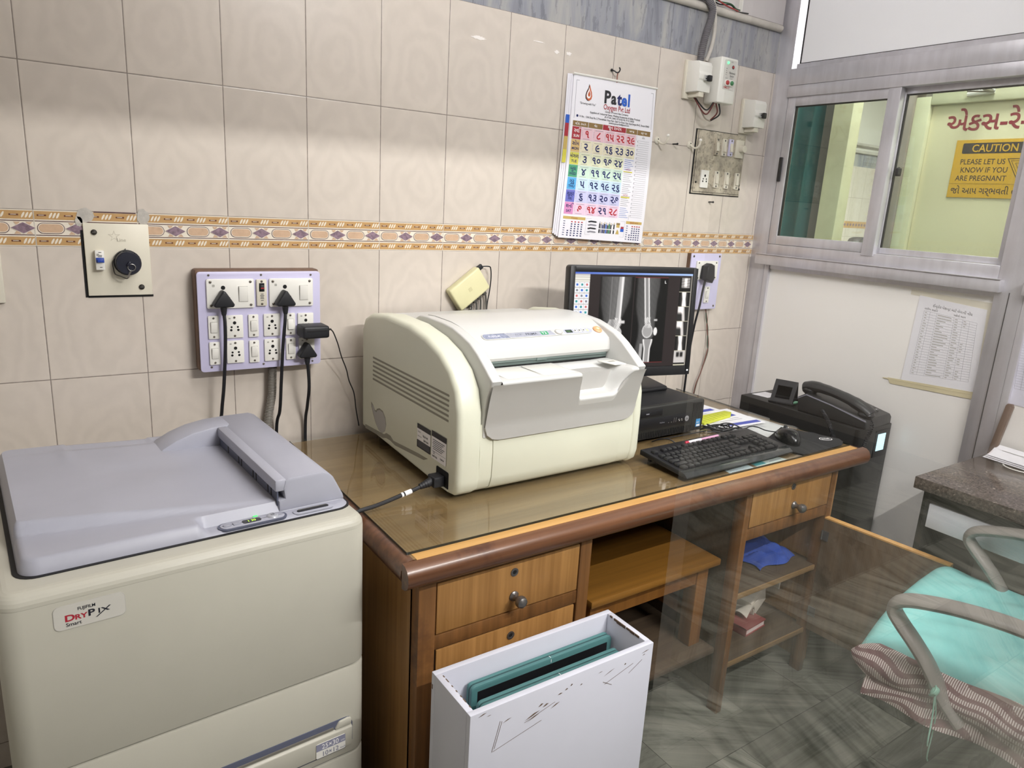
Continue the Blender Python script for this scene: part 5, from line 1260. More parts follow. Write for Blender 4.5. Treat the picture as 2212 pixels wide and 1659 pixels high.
b = B(); b.lathe([(.0105, 0), (.0105, .002), (.0085, .0026)], M_GRC, 20, cpM @ Matrix.Translation((.043, 0, .001))); b.lathe([(.0080, 0), (.0080, .0030), (.006, .0036), (.001, .0038)], M_WHT, 20, cpM @ Matrix.Translation((.043, 0, .001))); obj('round_button', b, rd)
b = B(); b.lathe([(.0128, 0), (.0128, .002), (.0105, .0042), (.001, .0046)], flat('pale_orange_button', 'e8a878', .35), 22, cpM @ Matrix.Translation((.1735, .001, .0))); b.lathe([(.0048, .0046), (.001, .005)], flat('pale_orange_mark', 'f2d2b4', .4), 12, cpM @ Matrix.Translation((.1735, .001, .0))); obj('start_button', b, rd, label='round pale orange button')
b = B(); 
for x0, x1 in ((.846, .938), (.948, 1.040)):
    b = B(); b.box(x0, x1, -.602, -.505, 1.0352, 1.0366, M_WHP, .0006); obj('tray_plate', b, rd)
b = B(); b.prism([(1.175, -.525), (1.228, -.525), (1.228, -.575), (1.19, -.575)], 'z', 1.0345, 1.0368, M_WHP, .0004); b.box(1.196, 1.216, -.548, -.538, 1.0368, 1.0371, M_GREYTXT); obj('tray_label', b, rd)
# its mains lead
t = thing('mains_lead', 'black mains lead with white tag from the reader to the printer side', 'cord', (.70, -.52, .757))
b = B(); b.box(.700, .7285, -.541, -.507, .777, .803, M_RUBB, .004); b.tube([(.702, -.524, .789), (.690, -.524, .786), (.672, -.525, .781)], [.0105, .009, .006], M_RUBB, 12)
for k in range(4): b.tube([(.694 - .006 * k, -.5245, .787 - .0015 * k), (.691 - .006 * k, -.5245, .786 - .0015 * k)], .0098 - .0009 * k, M_RUBB, 12)
obj('connector', b, t)
b = B(); b.tube([(.676, -.525, .782), (.650, -.527, .776), (.62, -.530, .771), (.585, -.535, .766), (.553, -.540, .763), (.520, -.542, .760), (.500, -.537, .748), (.494, -.50, .70), (.494, -.46, .5), (.497, -.43, .2), (.497, -.42, .02)], .0046, M_RUBB, 10, sub=6); obj('cord', b, t)
b = B(); b.tube([(.650, -.527, .776), (.633, -.5288, .7733)], .0056, INK['white'], 10); b.tube([(.629, -.5292, .7727), (.624, -.5297, .772)], .0056, INK['white'], 10); obj('cable_tag', b, t, label='white cable tag')

# ================================================================= COMPUTER
M_PCB = mat('black_pc_metal', '1f1f21', .5, .1, var=.12)
M_PCF = mat('black_pc_bezel', '252523', .45, var=.1)
pc = thing('desktop_computer', 'flat black desktop computer lying under the monitor stand', 'computer', (1.52, -.27, .7562))
b = B(); b.box(1.355, 1.688, -.440, -.085, .760, .8605, M_PCB, .003); obj('case', b, pc)
b = B(); b.prism([(-.440, .7600), (-.456, .7625), (-.458, .80), (-.456, .858), (-.452, .862), (-.440, .8615)], 'x', 1.352, 1.691, M_PCF, .002)
for k in range(46):
    x = 1.362 + k * .0070
    if 1.415 < x < 1.64: b.box(x, x + .0022, -.4586, -.455, .765, .785, M_PCB)
    else: b.box(x, x + .0022, -.4586, -.455, .765, .853, M_PCB)
bz = obj('front_bezel', b, pc)
b = B(); b.box(1.36, 1.508, -.4592, -.455, .832, .851, M_BLK, .001); b.box(1.44, 1.452, -.4597, -.459, .840, .843, INK['grey']); obj('disc_drive', b, pc)
b = B(); b.box(1.36, 1.632, -.4590, -.455, .793, .826, M_BLK, .001)
Fp = frame_y(0, -.4593, 0)
b.text('ProDesk', .0058, INK['grey'], Fp, x=1.500, y=.806)
for x in (1.535, 1.547): b.rect(x, x + .005, .803, .806, M_STEEL, Fp)
for x in (1.559, 1.567): b.rect(x, x + .0028, .802, .817, M_STEEL, Fp)
for x in (1.582, 1.594): b.tube([(x + .003 * math.cos(a), -.4595, .8075 + .003 * math.sin(a)) for a in [2 * PI * k / 10 for k in range(11)]], .0006, M_STEEL, 4, caps=False)
obj('port_panel', b, pc)
b = B(); b.lathe([(.0085, 0), (.0085, .001)], mat('logo_silver', 'c9c9cc', .3, .5), 22, frame_y(1.6155, -.4592, .8085)); b.text('hp', .0105, M_DKTXT, frame_y(1.6155, -.4604, .8085), x=-.0057, y=-.0032, shear=.25, bold=.01); obj('brand_badge', b, pc)
b = B(); b.box(1.660, 1.679, -.4594, -.457, .775, .800, flat('sticker_blue', '3f8ec6', .4), .0006); b.text('intel', .0062, INK['white'], frame_y(1.6618, -.4597, .788), bold=.02); b.rect(1.662, 1.677, .777, .783, INK['white'], Fp, z=.0004); obj('sticker', b, pc, label='blue processor sticker')
for x in (1.37, 1.675):
    for y in (-.42, -.11):
        b = B(); b.lathe([(.008, 0), (.008, .005)], M_BLK, 10, Matrix.Translation((x, y, .7559))); obj('foot', b, pc)
# monitor
mo = thing('computer_monitor', 'square black monitor showing two knee radiographs', 'monitor', (1.545, -.24, .8607))
MA = Vector((1.310, -.215, 1.250)); MBv = Vector((1.752, -.316, 1.250))
ax = (MBv - MA).normalized(); wid = (MBv - MA).length; up = (Vector((0, .045, 1))).normalized(); hgt = .345
MM = frame(MA, ax, up)   # local: a along the top edge, b up (negative is down), c towards the viewer
b = B(); b.prism(rrect(0, wid, -hgt, 0, .010, 4), 'z', -.028, 0, M_BLK, .004, 2, M=MM); b.prism(rrect(.04, wid - .04, -hgt + .04, -.04, .02, 4), 'z', -.05, -.026, M_BLK, .006, M=MM); obj('housing', b, mo)
BZ = .0185
b = B()
for (x0, x1, y0, y1) in ((0.002, BZ, -hgt + .002, -.002), (wid - BZ, wid - .002, -hgt + .002, -.002), (BZ, wid - BZ, -BZ, -.002), (BZ, wid - BZ, -hgt + .002, -hgt + .031)): b.prism([(x0, y0), (x1, y0), (x1, y1), (x0, y1)], 'z', -.001, .0035, M_BLK, .0012, M=MM)
bzl = obj('bezel', b, mo)
b = B(); b.lathe([(.0028, 0), (.002, .0012)], flat('white_power_led', 'f4f4f4', .4, 2.0), 10, MM @ Matrix.Translation((wid - .011, -hgt + .016, .0035))); obj('power_light', b, mo, label='white power light')
def sm(a, b_, x): t_ = max(0.0, min(1.0, (x - a) / (b_ - a))); return t_ * t_ * (3 - 2 * t_)
def bar(x, c, hw, soft): return 1 - sm(hw - soft, hw + soft, abs(x - c))
def lerp_path(y, P):
    for (ya, *a), (yb, *c) in zip(P, P[1:]):
        if ya <= y <= yb: f = (y - ya) / (yb - ya); return [p + (q - p) * f for p, q in zip(a, c)]
    return None
def nz(x, y): return (math.sin(x * 91.7 + y * 47.3) + math.sin(x * 37.1 - y * 83.9) + math.sin(x * 153 + y * 11)) / 3
def knee_front(x, y):   # x, y in 0..1 of the left picture
    left = -.02 + .10 * sm(.25, .55, y) + .02 * math.sin(3 * y) - .05 * sm(.55, .7, y); right = .98 - .42 * sm(.15, .75, y) + .06 * sm(.7, .85, y)
    t_ = sm(left, left + .10, x) * (1 - sm(right - .10, right, x))
    v = t_ * (.20 + .20 * (1 - abs((x - (left + right) / 2) / max(.1, (right - left) / 2))) + .02 * nz(x, y))
    if y < .52: v = max(v, (.62 + .35 * bar(x, .61 - .04 * y + .06 * bar(x, .61, .1, .1), .03, .05)) * bar(x, .63 - .10 * y, .085, .02)); v = max(v, .48 * bar(x, .34, .025, .03) * t_)
    if .44 < y < .60: v = max(v, (.75 + .2 * nz(3 * x, 3 * y)) * bar(x, .58 + .03 * math.sin(40 * y), .10, .03) * sm(.44, .47, y)); v = max(v, .8 * bar(x, .72, .07, .02) * bar(y, .51, .018, .01))
    if .48 < y < .685:
        hw = .10 + .20 * sm(.48, .63, y); c = .42; v = max(v, (.52 + .22 * abs(x - c) / hw + .05 * nz(2 * x, 2 * y)) * bar(x, c, hw, .02) * (1 - sm(.655 + .02 * math.cos(12 * (x - c)), .675 + .02 * math.cos(12 * (x - c)), y)))
    if y > .69:
        hw = .27 - .16 * sm(.70, .90, y); v = max(v, (.62 + .16 * nz(x, 3 * y) - .25 * sm(.72, .95, y) + .3 * bar(x, .40 - hw, .02, .02)) * bar(x, .40, hw, .02) * sm(.69, .70, y)); v = max(v, .5 * bar(x, .62, .05, .02) * sm(.76, .78, y))
    return v
def knee_side(x, y):
    left = .02 + .12 * sm(.3, .6, y) - .10 * sm(.65, .95, y); right = .80 + .0 * y - .05 * sm(.1, .3, y) - .02 * sm(.3, .55, y) - .35 * sm(.66, .85, y)
    t_ = sm(left, left + .10, x) * (1 - sm(right - .08, right, x))
    v = t_ * (.20 + .14 * (1 - abs(x - .45) / .5) + .02 * nz(x, y))
    if y < .52: c = .34 + .22 * y; v = max(v, (.50 + .38 * (bar(x, c - .065, .022, .02) + bar(x, c + .065, .022, .02))) * bar(x, c, .085, .015))
    if .44 < y < .62: v = max(v, (.70 + .22 * nz(3 * x, 3 * y)) * bar(x, .47 + .02 * math.sin(35 * y), .10, .03) * sm(.44, .47, y) * (1 - sm(.58, .62, y))); v = max(v, .75 * bar(x, .70, .055, .02) * bar(y, .495, .012, .008))
    d = math.hypot((x - .47) / .165, (y - .625) / .085); v = max(v, (.60 + .25 * sm(.7, 1, d)) * (1 - sm(.93, 1.05, d)))
    d = math.hypot((x - .715) / .06, (y - .63) / .05); v = max(v, .88 * (1 - sm(.85, 1.1, d)))
    if y > .715:
        c = .50 - .02 * (y - .7); hw = .155 - .055 * sm(.73, .85, y); v = max(v, (.55 + .35 * (bar(x, c - hw * .8, .02, .02) + bar(x, c + hw * .8, .02, .02))) * bar(x, c, hw, .015) * sm(.715, .725, y)); v = max(v, .62 * bar(x, .30 + .05 * (1 - y), .05, .02) * sm(.76, .78, y))
    return v
def scr(x, y):   # x right, y down, both 0..1 over the screen
    if y < .022: return (.30 + .35 * x, .40 + .35 * x, .72 + .2 * x)
    if x < .118:
        if y > .035 and y < .10: return (.85, .84, .80) if (y * 40) % 1 > .25 else (.66, .64, .60)
        fx = (x / .118 * 3) % 1; fy = ((y - .10) * 17.5) % 1
        if .10 < y < .44 and .1 < fx < .9 and .08 < fy < .88:
            k = int(x / .118 * 3) + 3 * int((y - .10) * 17.5)
            if .3 < fx < .7 and .3 < fy < .7: return ((.22, .40, .72), (.20, .55, .55), (.75, .42, .40), (.5, .5, .52))[k % 4]
            return (.90, .91, .95)
        if .44 < y < .465: return (.40, .80, .75) if x < .06 else (.86, .84, .82)
        if .465 < y < .56: return (.45, .44, .45) if x < .075 or fy < .4 else (.85, .83, .80)
        if y >= .56: return (.86, .84, .74) if (y * 30) % 1 < .6 else (.70, .68, .66)
        return (.72, .70, .68)
    if x > .885:
        q = (y - .03) / .160; f = q % 1; k = int(q); xx = (x - .885) / .105
        if xx > .98 or xx < .06 or y < .04: return (.52, .50, .47) if xx > .98 else (.17, .14, .14)
        if f < .035 or y > .985: return (.70, .68, .60)
        if k == 0:
            v = .55 * (1 - sm(.30, .42, abs(xx - .55))) * (1 + .4 * nz(4 * xx, 3 * f)) * (1 - sm(.72, .8, f)); v += .4 * bar(xx, .55, .12, .05) * bar(f, .4, .3, .1)
        elif k in (1, 4): v = .75 * bar(xx, .50 + .06 * (f - .5), .14 + .10 * abs(f - .5), .05) + .18 * bar(xx, .5, .32, .1)
        elif k in (2, 3): v = .8 * bar(xx, .25, .20, .08) * (1 - sm(.3, .6, f)) + .65 * bar(xx, .48 + .12 * f, .12, .06) + .15
        else: v = .75 - .65 * (bar(xx, .36, .12, .06) + bar(xx, .68, .12, .06)) * bar(f, .30, .16, .08) if f < .86 else .03
        v = max(.02, min(1, v)); return (v, v * .97, v * .95)
    bg = (.155, .125, .125)
    px = (x - .205) / .285
    if 0 <= px <= 1 and .045 <= y <= .965:
        v = max(.015, min(1, knee_front(px, (y - .045) / .92))); return (v, v * .985, v * .975)
    px = (x - .497) / .288
    if 0 <= px <= 1 and .045 <= y <= .955:
        if px < .007 or px > .993 or y < .049 or y > .951: return (.45, .16, .16)
        v = max(.015, min(1, knee_side(px, (y - .045) / .91)))
        if .90 < px < .915 and .075 < y < .105 or .90 < px < .94 and .10 < y < .106: v = .9
        return (v, v * .985, v * .975)
    return bg
SW, SH = wid - 2 * BZ - .002, hgt - BZ - .031 - .002
NX, NY = 230, 176
V = [MM @ Vector((BZ + .001 + SW * i / NX, -BZ - .001 - SH * j / NY, .0008)) for j in range(NY + 1) for i in range(NX + 1)]
F = [(j * (NX + 1) + i, (j + 1) * (NX + 1) + i, (j + 1) * (NX + 1) + i + 1, j * (NX + 1) + i + 1) for j in range(NY) for i in range(NX)]
g = N('lit_monitor_screen')
at = g.n.new('ShaderNodeVertexColor'); at.layer_name = 'picture'
g.set((.01, .01, .01, 1), .25); g.link(at.outputs[0], g.bsdf.inputs['Emission Color']); g.bsdf.inputs["Emission Strength"].default_value = 1.2
b = B(); b.add(V, F, g.m, None, False); so_ = obj('screen', b, mo, label='lit screen with two grey knee radiographs')
ca = so_.data.color_attributes.new('picture', 'FLOAT_COLOR', 'POINT')
lin = lambda c: c / 12.92 if c <= .04045 else ((c + .055) / 1.055) ** 2.4
buf = []
for j in range(NY + 1):
    for i in range(NX + 1):
        c = scr(i / NX, j / NY); buf += [lin(max(0, min(1, q))) for q in c] + [1.0]
ca.data.foreach_set('color', buf)
b = B(); cx_ = MM @ Vector((wid / 2, -hgt * .55, -.045))
b.tube([cx_, (cx_.x + .004, cx_.y + .03, cx_.z - .03), (cx_.x + .004, cx_.y + .035, 1.0), (cx_.x + .004, cx_.y + .03, .872)], [.028, .026, .024, .03], M_BLK, 12, flat=(1.2, .6)); obj('stand_neck', b, mo)
b = B(); b.prism([(1.40, -.325), (1.655, -.330), (1.662, -.322), (1.705, -.165), (1.695, -.135), (1.60, -.12), (1.42, -.12), (1.39, -.30)], 'z', .8607, .874, M_BLK, .005, 2, bevall=False); obj('stand_base', b, mo)

# keyboard
kb = thing('keyboard', 'full-size black keyboard with a pen lying on it', 'keyboard', (1.55, -.64, .7562), math.radians(1.2))
M_KB = mat('black_keyboard_body', '1b1b1e', .35, var=.08); M_KEY = mat('black_key_cap', '202022', .42, var=.06)
KW, KD = .456, .160
tilt = math.radians(4.2)
KM = Matrix.Translation((0, -KD / 2 - .012, .003)) @ Matrix.Rotation(tilt, 4, 'X')
b = B(); b.prism([(0, 0), (KD + .012, 0), (KD + .012, .015), (.03, .013), (.012, .011), (0, .004)], 'x', -KW / 2, KW / 2, M_KB, .003, M=KM); obj('body', b, kb, local=True)
b = B(); b.prism([(-.0, .0045), (.012, .0114), (.026, .0132), (.026, .0125), (.0, .003)], 'x', -KW / 2 + .002, KW / 2 - .002, mat('glossy_palm_edge', '2c2f2f', .12), .0005, M=KM); obj('front_lip', b, kb, local=True)
for x in (-.20, .20):
    b = B(); b.box(x - .014, x + .014, .052, .062, 0, .012, M_KB, .002); obj('foot', b, kb, local=True)
b = B(); b.box(.135, .215, KD - .002, KD + .0098, .010, .0152, M_KB, .002, M=KM)
for k in range(3): b.lathe([(.0011, 0), (.0008, .0004)], INK['grey'], 8, KM @ Matrix.Translation((.16 + .015 * k, KD + .004, .0151)))
obj('indicator_panel', b, kb, local=True)
keymesh = {}
def keyobj(x, y, w, d=.0155):
    k_ = (round(w, 4), round(d, 4))
    if k_ not in keymesh:
        b = B(); b.box(-w / 2, w / 2, -d / 2, d / 2, 0, .0065, M_KEY, .0012, 2, taper=(.82 if w < .03 else .93, .80))
        o = obj('key', b, kb, local=True); keymesh[k_] = o
    else: o = dup(keymesh[k_], parent=kb)
    o.matrix_local = KM @ Matrix.Translation((x, y, .0133 + .0012 * (y / KD)))
    return o
U = .0190; x0 = -KW / 2 + .012; keys = []
def row(y, xs0, widths, gap=.0022):
    x = xs0
    for w in widths:
        if w > 0: keys.append((x + w * U / 2, y, w * U - gap))
        x += abs(w) * U
r0 = .036
row(r0, x0, (1.25, 1.25, 1.25, 6.25, 1.25, 1.25, 1.25, 1.25)); row(r0 + U, x0, (2.25,) + (1,) * 10 + (2.75,)); row(r0 + 2 * U, x0, (1.75,) + (1,) * 11 + (2.25,)); row(r0 + 3 * U, x0, (1.5,) + (1,) * 12 + (1.5,)); row(r0 + 4 * U, x0, (1,) * 13 + (2,))
row(r0 + 5.45 * U, x0, (1, -.9, 1, 1, 1, 1, -.45, 1, 1, 1, 1, -.45, 1, 1, 1, 1))
xn = x0 + 15.3 * U
row(r0, xn, (1, 1, 1)); row(r0 + U, xn + U, (1,)); row(r0 + 3 * U, xn, (1, 1, 1)); row(r0 + 4 * U, xn, (1, 1, 1)); row(r0 + 5.45 * U, xn, (1, 1, 1))
xp = xn + 3.3 * U
row(r0, xp, (2, 1)); row(r0 + U, xp, (1, 1, 1)); row(r0 + 2 * U, xp, (1, 1, 1)); row(r0 + 3 * U, xp, (1, 1, 1)); row(r0 + 4 * U, xp, (1, 1, 1))
for q in keys[:98]: keyobj(*q)
b = B()
for (x, y, w) in keys[98:]: b.box(x - w / 2, x + w / 2, y - .00775, y + .00775, .0133, .0205, M_KEY, .0012, 2, M=KM)
o = obj('keys', b, kb, local=True); o['kind'] = 'stuff'
cbl = thing('cable', 'thin black keyboard cable rising behind the keyboard', 'cable', (1.47, -.53, .757)); b = B()
b.tube([(1.475, -.556, .776), (1.466, -.535, .785), (1.455, -.512, .781), (1.450, -.49, .768), (1.46, -.475, .760), (1.50, -.468, .759), (1.70, -.468, .759)], .0018, M_RUBB, 7, sub=5); obj('lead', b, cbl)
pn = thing('pen', 'pink and clear ballpoint pen lying across the keyboard', 'pen', (1.56, -.585, .7895))
Pa, Pb = Vector((1.476, -.588, .7900)), Vector((1.626, -.583, .7905))
b = B(); b.tube([Pa.lerp(Pb, .08), Pa.lerp(Pb, .93)], .0038, mat('pink_pen_barrel', 'd7a0c0', .3), 10); obj('barrel', b, pn)
b = B(); b.tube([Pa.lerp(Pb, -.02), Pa, Pa.lerp(Pb, .06)], [.003, .0048, .0046], flat('pen_cap_red', 'c22846', .35), 10); obj('cap_end', b, pn, label='red cap end')
b = B(); b.tube([Pa.lerp(Pb, .05), Pa.lerp(Pb, .42)], .0044, mat('clear_white_cap', 'e6dfe6', .3), 10); obj('cap', b, pn)
b = B(); b.tube([Pa.lerp(Pb, .92), Pa.lerp(Pb, 1.0)], [.0036, .001], M_STEEL, 10); obj('tip', b, pn)
# mouse and pad
M_PAD = mat('black_fabric_mouse_pad', '1d1d1f', .8, var=.1, scale=60)
b = B(); b.prism([(1.768, -.625), (1.975, -.545), (2.046, -.706), (2.030, -.730), (1.995, -.748), (1.822, -.752), (1.800, -.748), (1.772, -.650)], 'z', .7559, .7588, M_PAD, .001); mp = tag(obj('mouse_pad', b, loc=(1.9, -.65, .7558)), 'black mouse pad at the right end of the desk', 'mouse pad')
b = B(); Fm = frame((1.999, -.690, .7592), (.9, -.34, 0), (.34, .9, 0))
b.prism(circ(0, 0, .022, 24, .014), 'z', -.0003, .0001, INK['white'], M=Fm); b.prism(circ(0, 0, .0195, 24, .0118), 'z', 0, .0003, M_PAD, M=Fm); b.text('intel', .016, INK['white'], Fm, x=-.0155, y=-.005, z=.0006, bold=.02); obj('oval_logo', b, mp, label='white oval printed logo')
ms = thing('computer_mouse', 'black computer mouse on the black mouse pad', 'mouse', (1.87, -.645, .7589), math.radians(-32))
b = B()
def mou(u, v):
    a = 2 * PI * u; t_ = v
    L_, W_, H_ = .060, .032, .038
    r_ = math.cos(PI / 2 * t_); z = math.sin(PI / 2 * t_)
    x = W_ * math.cos(a) * (r_ ** .55) * (1 + .08 * math.sin(a)); y = L_ * math.sin(a) * (r_ ** .6)
    return (x, y, H_ * z ** .9 * (1 - .28 * (y / L_) ** 2 + .18 * (-y / L_) - .10 * max(0, y / L_)))
b.grid(mou, 32, 12, mat('glossy_black_mouse', '141416', .22)); b.prism([(.03 * math.cos(2 * PI * k / 24), .058 * math.sin(2 * PI * k / 24)) for k in range(24)], 'z', 0, .003, M_BLK); obj('shell', b, ms, local=True, angle=60)
b = B(); b.tube([(-.003, .028, .030), (.003, .028, .030)], .0095, M_RUBB, 14); obj('scroll_wheel', b, ms, local=True)
b = B(); b.tube([(1.893, -.597, .768), (1.885, -.585, .766), (1.865, -.565, .768), (1.84, -.552, .778), (1.815, -.543, .780), (1.785, -.535, .768), (1.76, -.52, .760), (1.74, -.50, .759), (1.70, -.475, .759)], .0018, M_RUBB, 7, sub=5); tag(obj('cable', b, loc=(1.85, -.55, .758)), 'thin black mouse cable looping over the white sheet', 'cable')
b = B(); rn = random.Random(4)
for k in range(6):
    c = Vector((1.735 + .008 * k, -.468 - .006 * k, .763 + .004 * (k % 3)))
    b.tube([c + Vector((.042 * math.cos(a) , .022 * math.sin(a) - .012 * math.cos(a), .006 * math.sin(2 * a + k))) for a in [2 * PI * j / 14 + k for j in range(13)]], .0022, M_RUBB, 6, sub=2)
tag(obj('cable_bundle', b, loc=(1.75, -.48, .757)), 'coiled bundle of thin black cables beside the computer', 'cable')
# papers
def sheet(name, lab, cat, pts, z, m, group=None, th=.0006, prints=None):
    b = B(); b.prism(pts, 'z', z, z + th, m)
    if prints:
        p0, p1, p3 = Vector((*pts[0], 0)), Vector((*pts[1], 0)), Vector((*pts[3], 0))
        for (a, c, d_, e, mm) in prints:
            f = lambda u, v: tuple((p0 + (p1 - p0) * u + (p3 - p0) * v).to_2d()) + (z + th + .0002,)
            b.add([f(a, c), f(d_, c), f(d_, e), f(a, e)], [(0, 1, 2, 3)], mm, None, False)
    return tag(obj(name, b, loc=(pts[0][0], pts[0][1], z)), lab, cat, group)
M_PAP = mat('white_paper', 'e9e8ec', .8, var=.01)
M_BAND = flat('paper_blue_band', '4a55b0', .6); M_LINE = flat('paper_grey_line', '9a9aa2', .7)
sheet('paper_sheet', 'large printed white sheet under the desk glass by the mouse pad', 'paper', [(1.762, -.485), (1.812, -.590), (2.02, -.545), (2.005, -.395)], .7503, M_PAP, th=.0003, prints=[(.1, .1 + .1 * k, .55 + .1 * (k % 3), .115 + .1 * k, M_LINE) for k in range(6)])
z = .7562
zz = [z]
for k, (dx, dy, a, lab) in enumerate(((0.035, -.05, -.05, 'lowest of the white forms with a blue band stacked behind the computer'), (.0, .02, .08, 'white form with a blue band under the yellow booklet'), (-.02, .10, .0, 'white form lying rearmost behind the yellow booklet'), (-.02, .19, .12, 'white printed form lying farthest back beside the computer'))):
    c = Vector((1.83 + dx, -.345 + dy)); ca_, sa_ = math.cos(a), math.sin(a)
    P = [tuple(c + Vector((ca_ * q - sa_ * r, sa_ * q + ca_ * r))) for q, r in ((-.115, -.085), (.115, -.085), (.115, .085), (-.115, .085))]
    sheet('paper_form', lab, 'paper', P, z, M_PAP, 'papers beside the computer', .0011, prints=[(.35, .07, .97, .20, M_BAND)] + [(.1, .35 + .09 * q, .8, .37 + .09 * q, M_LINE) for q in range(6)])
    z += .0013
    if k == 1:
        b = B(); b.prism([(1.742, -.424), (1.90, -.400), (1.938, -.372), (1.928, -.35), (1.745, -.36)], 'z', z, z + .007, mat('yellow_booklet', 'c9cf3e', .6, var=.08), .001)
        for q in range(7): b.box(1.765 + q * .02, 1.7665 + q * .02, -.415 + q * .003, -.372, z + .007, z + .0073, flat('booklet_olive_line', '8d9430', .7))
        tag(obj('booklet', b, loc=(1.84, -.385, z)), 'yellow booklet among the white forms beside the computer', 'booklet'); zy = z; z += .0
sheet('paper_slip', 'white slip with a teal corner under the desk glass before the keyboard', 'paper', [(1.485, -.748), (1.585, -.748), (1.590, -.700), (1.495, -.700)], .7504, mat('pale_blue_slip', 'd4e2e8', .7), th=.0002, prints=[(.1, .15 + .2 * k, .7, .2 + .2 * k, M_LINE) for k in range(4)])
sheet('paper_slip', 'teal and white printed slip under the front edge of the keyboard', 'paper', [(1.600, -.745), (1.735, -.742), (1.725, -.700), (1.605, -.702)], .7504, mat('pale_slip', 'dbe6e2', .7), th=.0002, prints=[(.0, .2, .35, 1, flat('slip_teal', '4f9aa0', .6)), (.5, .3, .9, .4, M_LINE), (.5, .6, .9, .7, M_LINE)])
sheet('paper_slip', 'narrow blue-white slip with a red end under the glass by the mouse pad', 'paper', [(1.835, -.751), (1.955, -.749), (1.957, -.722), (1.838, -.724)], .7504, mat('bluish_slip', 'c9d2ea', .7), th=.0002, prints=[(.82, 0, 1, 1, flat('slip_red', 'b05a52', .6)), (.05, .3, .7, .45, M_LINE)])
# ================================================================= RIGHT-HAND SIDE
M_UPS = mat('black_powder_coated_steel', '232323', .45, .15, var=.12)
up_ = thing('ups_cabinet', 'tall narrow black power backup cabinet between desk and partition', 'cabinet', (2.30, -.43, 0))
b = B(); b.box(2.205, 2.398, -.668, -.20, .02, .757, M_UPS, .003); obj('case', b, up_)
b = B(); b.box(2.203, 2.400, -.684, -.666, .015, .758, mat('black_front_bezel', '1b1b1b', .35), .004); obj('front_bezel', b, up_)
b = B(); b.box(2.305, 2.388, -.6860, -.683, .645, .742, M_BLK, .002); scr_ = obj('display_bezel', b, up_)
b = B(); b.box(2.318, 2.366, -.6868, -.6855, .668, .728, flat('lit_pale_blue_lcd', 'bfe4ee', .3, 1.0)); obj('display', b, scr_, label='lit pale blue display')
b = B()
for j in range(6):
    for k in range(14): 
        y = -.245 - k * .0065; z = .732 - j * .006; b.box(2.2043, 2.2056, y - .002, y + .002, z - .0016, z + .0016, M_HOLE)
obj('vent_grille', b, up_)
for x in (2.225, 2.38):
    for y in (-.60, -.24):
        b = B(); b.lathe([(.014, 0), (.014, .02)], M_BLK, 10, Matrix.Translation((x, y, 0))); obj('foot', b, up_)
# desk phone, lying front towards the room
M_PHN = mat('dark_grey_phone_plastic', '2a2a2b', .38, var=.08); M_PHNL = mat('phone_grey_line', '8f8e9a', .35)
ph_ = thing('desk_telephone', 'black corded desk telephone on the power backup cabinet', 'telephone', (2.305, -.560, .758), math.radians(3))
PB = [(-.125, 0), (.125, 0), (.130, .050), (.100, .070), (.0, .056), (-.118, .032), (-.125, .022)]
b = B(); b.prism(PB, 'x', -.088, .085, M_PHN, .006, 3, bevall=False); obj('base', b, ph_, local=True)
b = B(); b.prism([(-.12, .028), (.0, .0525), (.098, .0665), (.128, .0475), (.128, .044), (.098, .063), (0, .0490), (-.12, .0245)], 'x', -.0895, -.086, M_PHNL); obj('trim_line', b, ph_, local=True)
b = B(); hp = [(-.122, .046), (-.098, .060), (-.05, .0765), (.0, .087), (.05, .093), (.095, .093), (.122, .086)]
b.tube([(-.058, y, z) for y, z in hp], [.021, .022, .020, .019, .020, .022, .021], M_PHN, 14, sub=4, flat=(1.2, .85)); b.ball((-.058, -.105, .044), .027, M_PHN, n=12, sc=(1, 1, .75)); b.ball((-.058, .105, .080), .027, M_PHN, n=12, sc=(1, 1, .8)); obj('handset', b, ph_, local=True)
for r_ in range(4):
    for c in range(3):
        y = -.020 - r_ * .022; x = .000 + c * .024; z = .0563 - (.0 - y) * .203
        b = B(); b.box(x - .008, x + .008, y - .006, y + .006, z - .001, z + .0045, mat('phone_key_grey', '5c5b5a', .4), .0015); b.box(x - .003, x + .003, y - .0015, y + .0015, z + .0045, z + .0048, INK['white']); obj('key', b, ph_, local=True)
b = B(); b.box(.0, .055, .02, .045, .0585, .0625, M_BLK, .001, M=Matrix.Translation((0, 0, .0))); obj('caller_display', b, ph_, local=True)
def coil(P, r, pitch, rad, m):
    P = spline([Vector(p) for p in P], 30); out = []; L = 0
    for i in range(len(P)):
        if i: L += (P[i] - P[i - 1]).length
        t = (P[min(i + 1, len(P) - 1)] - P[max(0, i - 1)]).normalized(); a = t.cross(Vector((0, .3, 1))).normalized(); c = a.cross(t)
        w = 2 * PI * L / pitch; out.append(P[i] + (a * math.cos(w) + c * math.sin(w)) * rad)
    return out
b = B()
cp_ = [(2.244, -.690, .795), (2.236, -.702, .775), (2.222, -.703, .74), (2.216, -.697, .70), (2.203, -.698, .667), (2.172, -.699, .650), (2.140, -.698, .655), (2.108, -.690, .675), (2.105, -.670, .71), (2.125, -.640, .735), (2.150, -.60, .77), (2.185, -.555, .785), (2.232, -.520, .783)]
q_ = spline([Vector(p) for p in cp_], 40); hel = []; L_ = 0
for i in range(len(q_)):
    if i: L_ += (q_[i] - q_[i - 1]).length
    t_ = (q_[min(i + 1, len(q_) - 1)] - q_[max(0, i - 1)]).normalized(); a_ = t_.cross(Vector((.2, .3, 1))).normalized(); c_ = a_.cross(t_)
    hel.append((L_, q_[i], a_, c_))
pts = []; n_ = int(L_ / .0062 * 10); j = 0
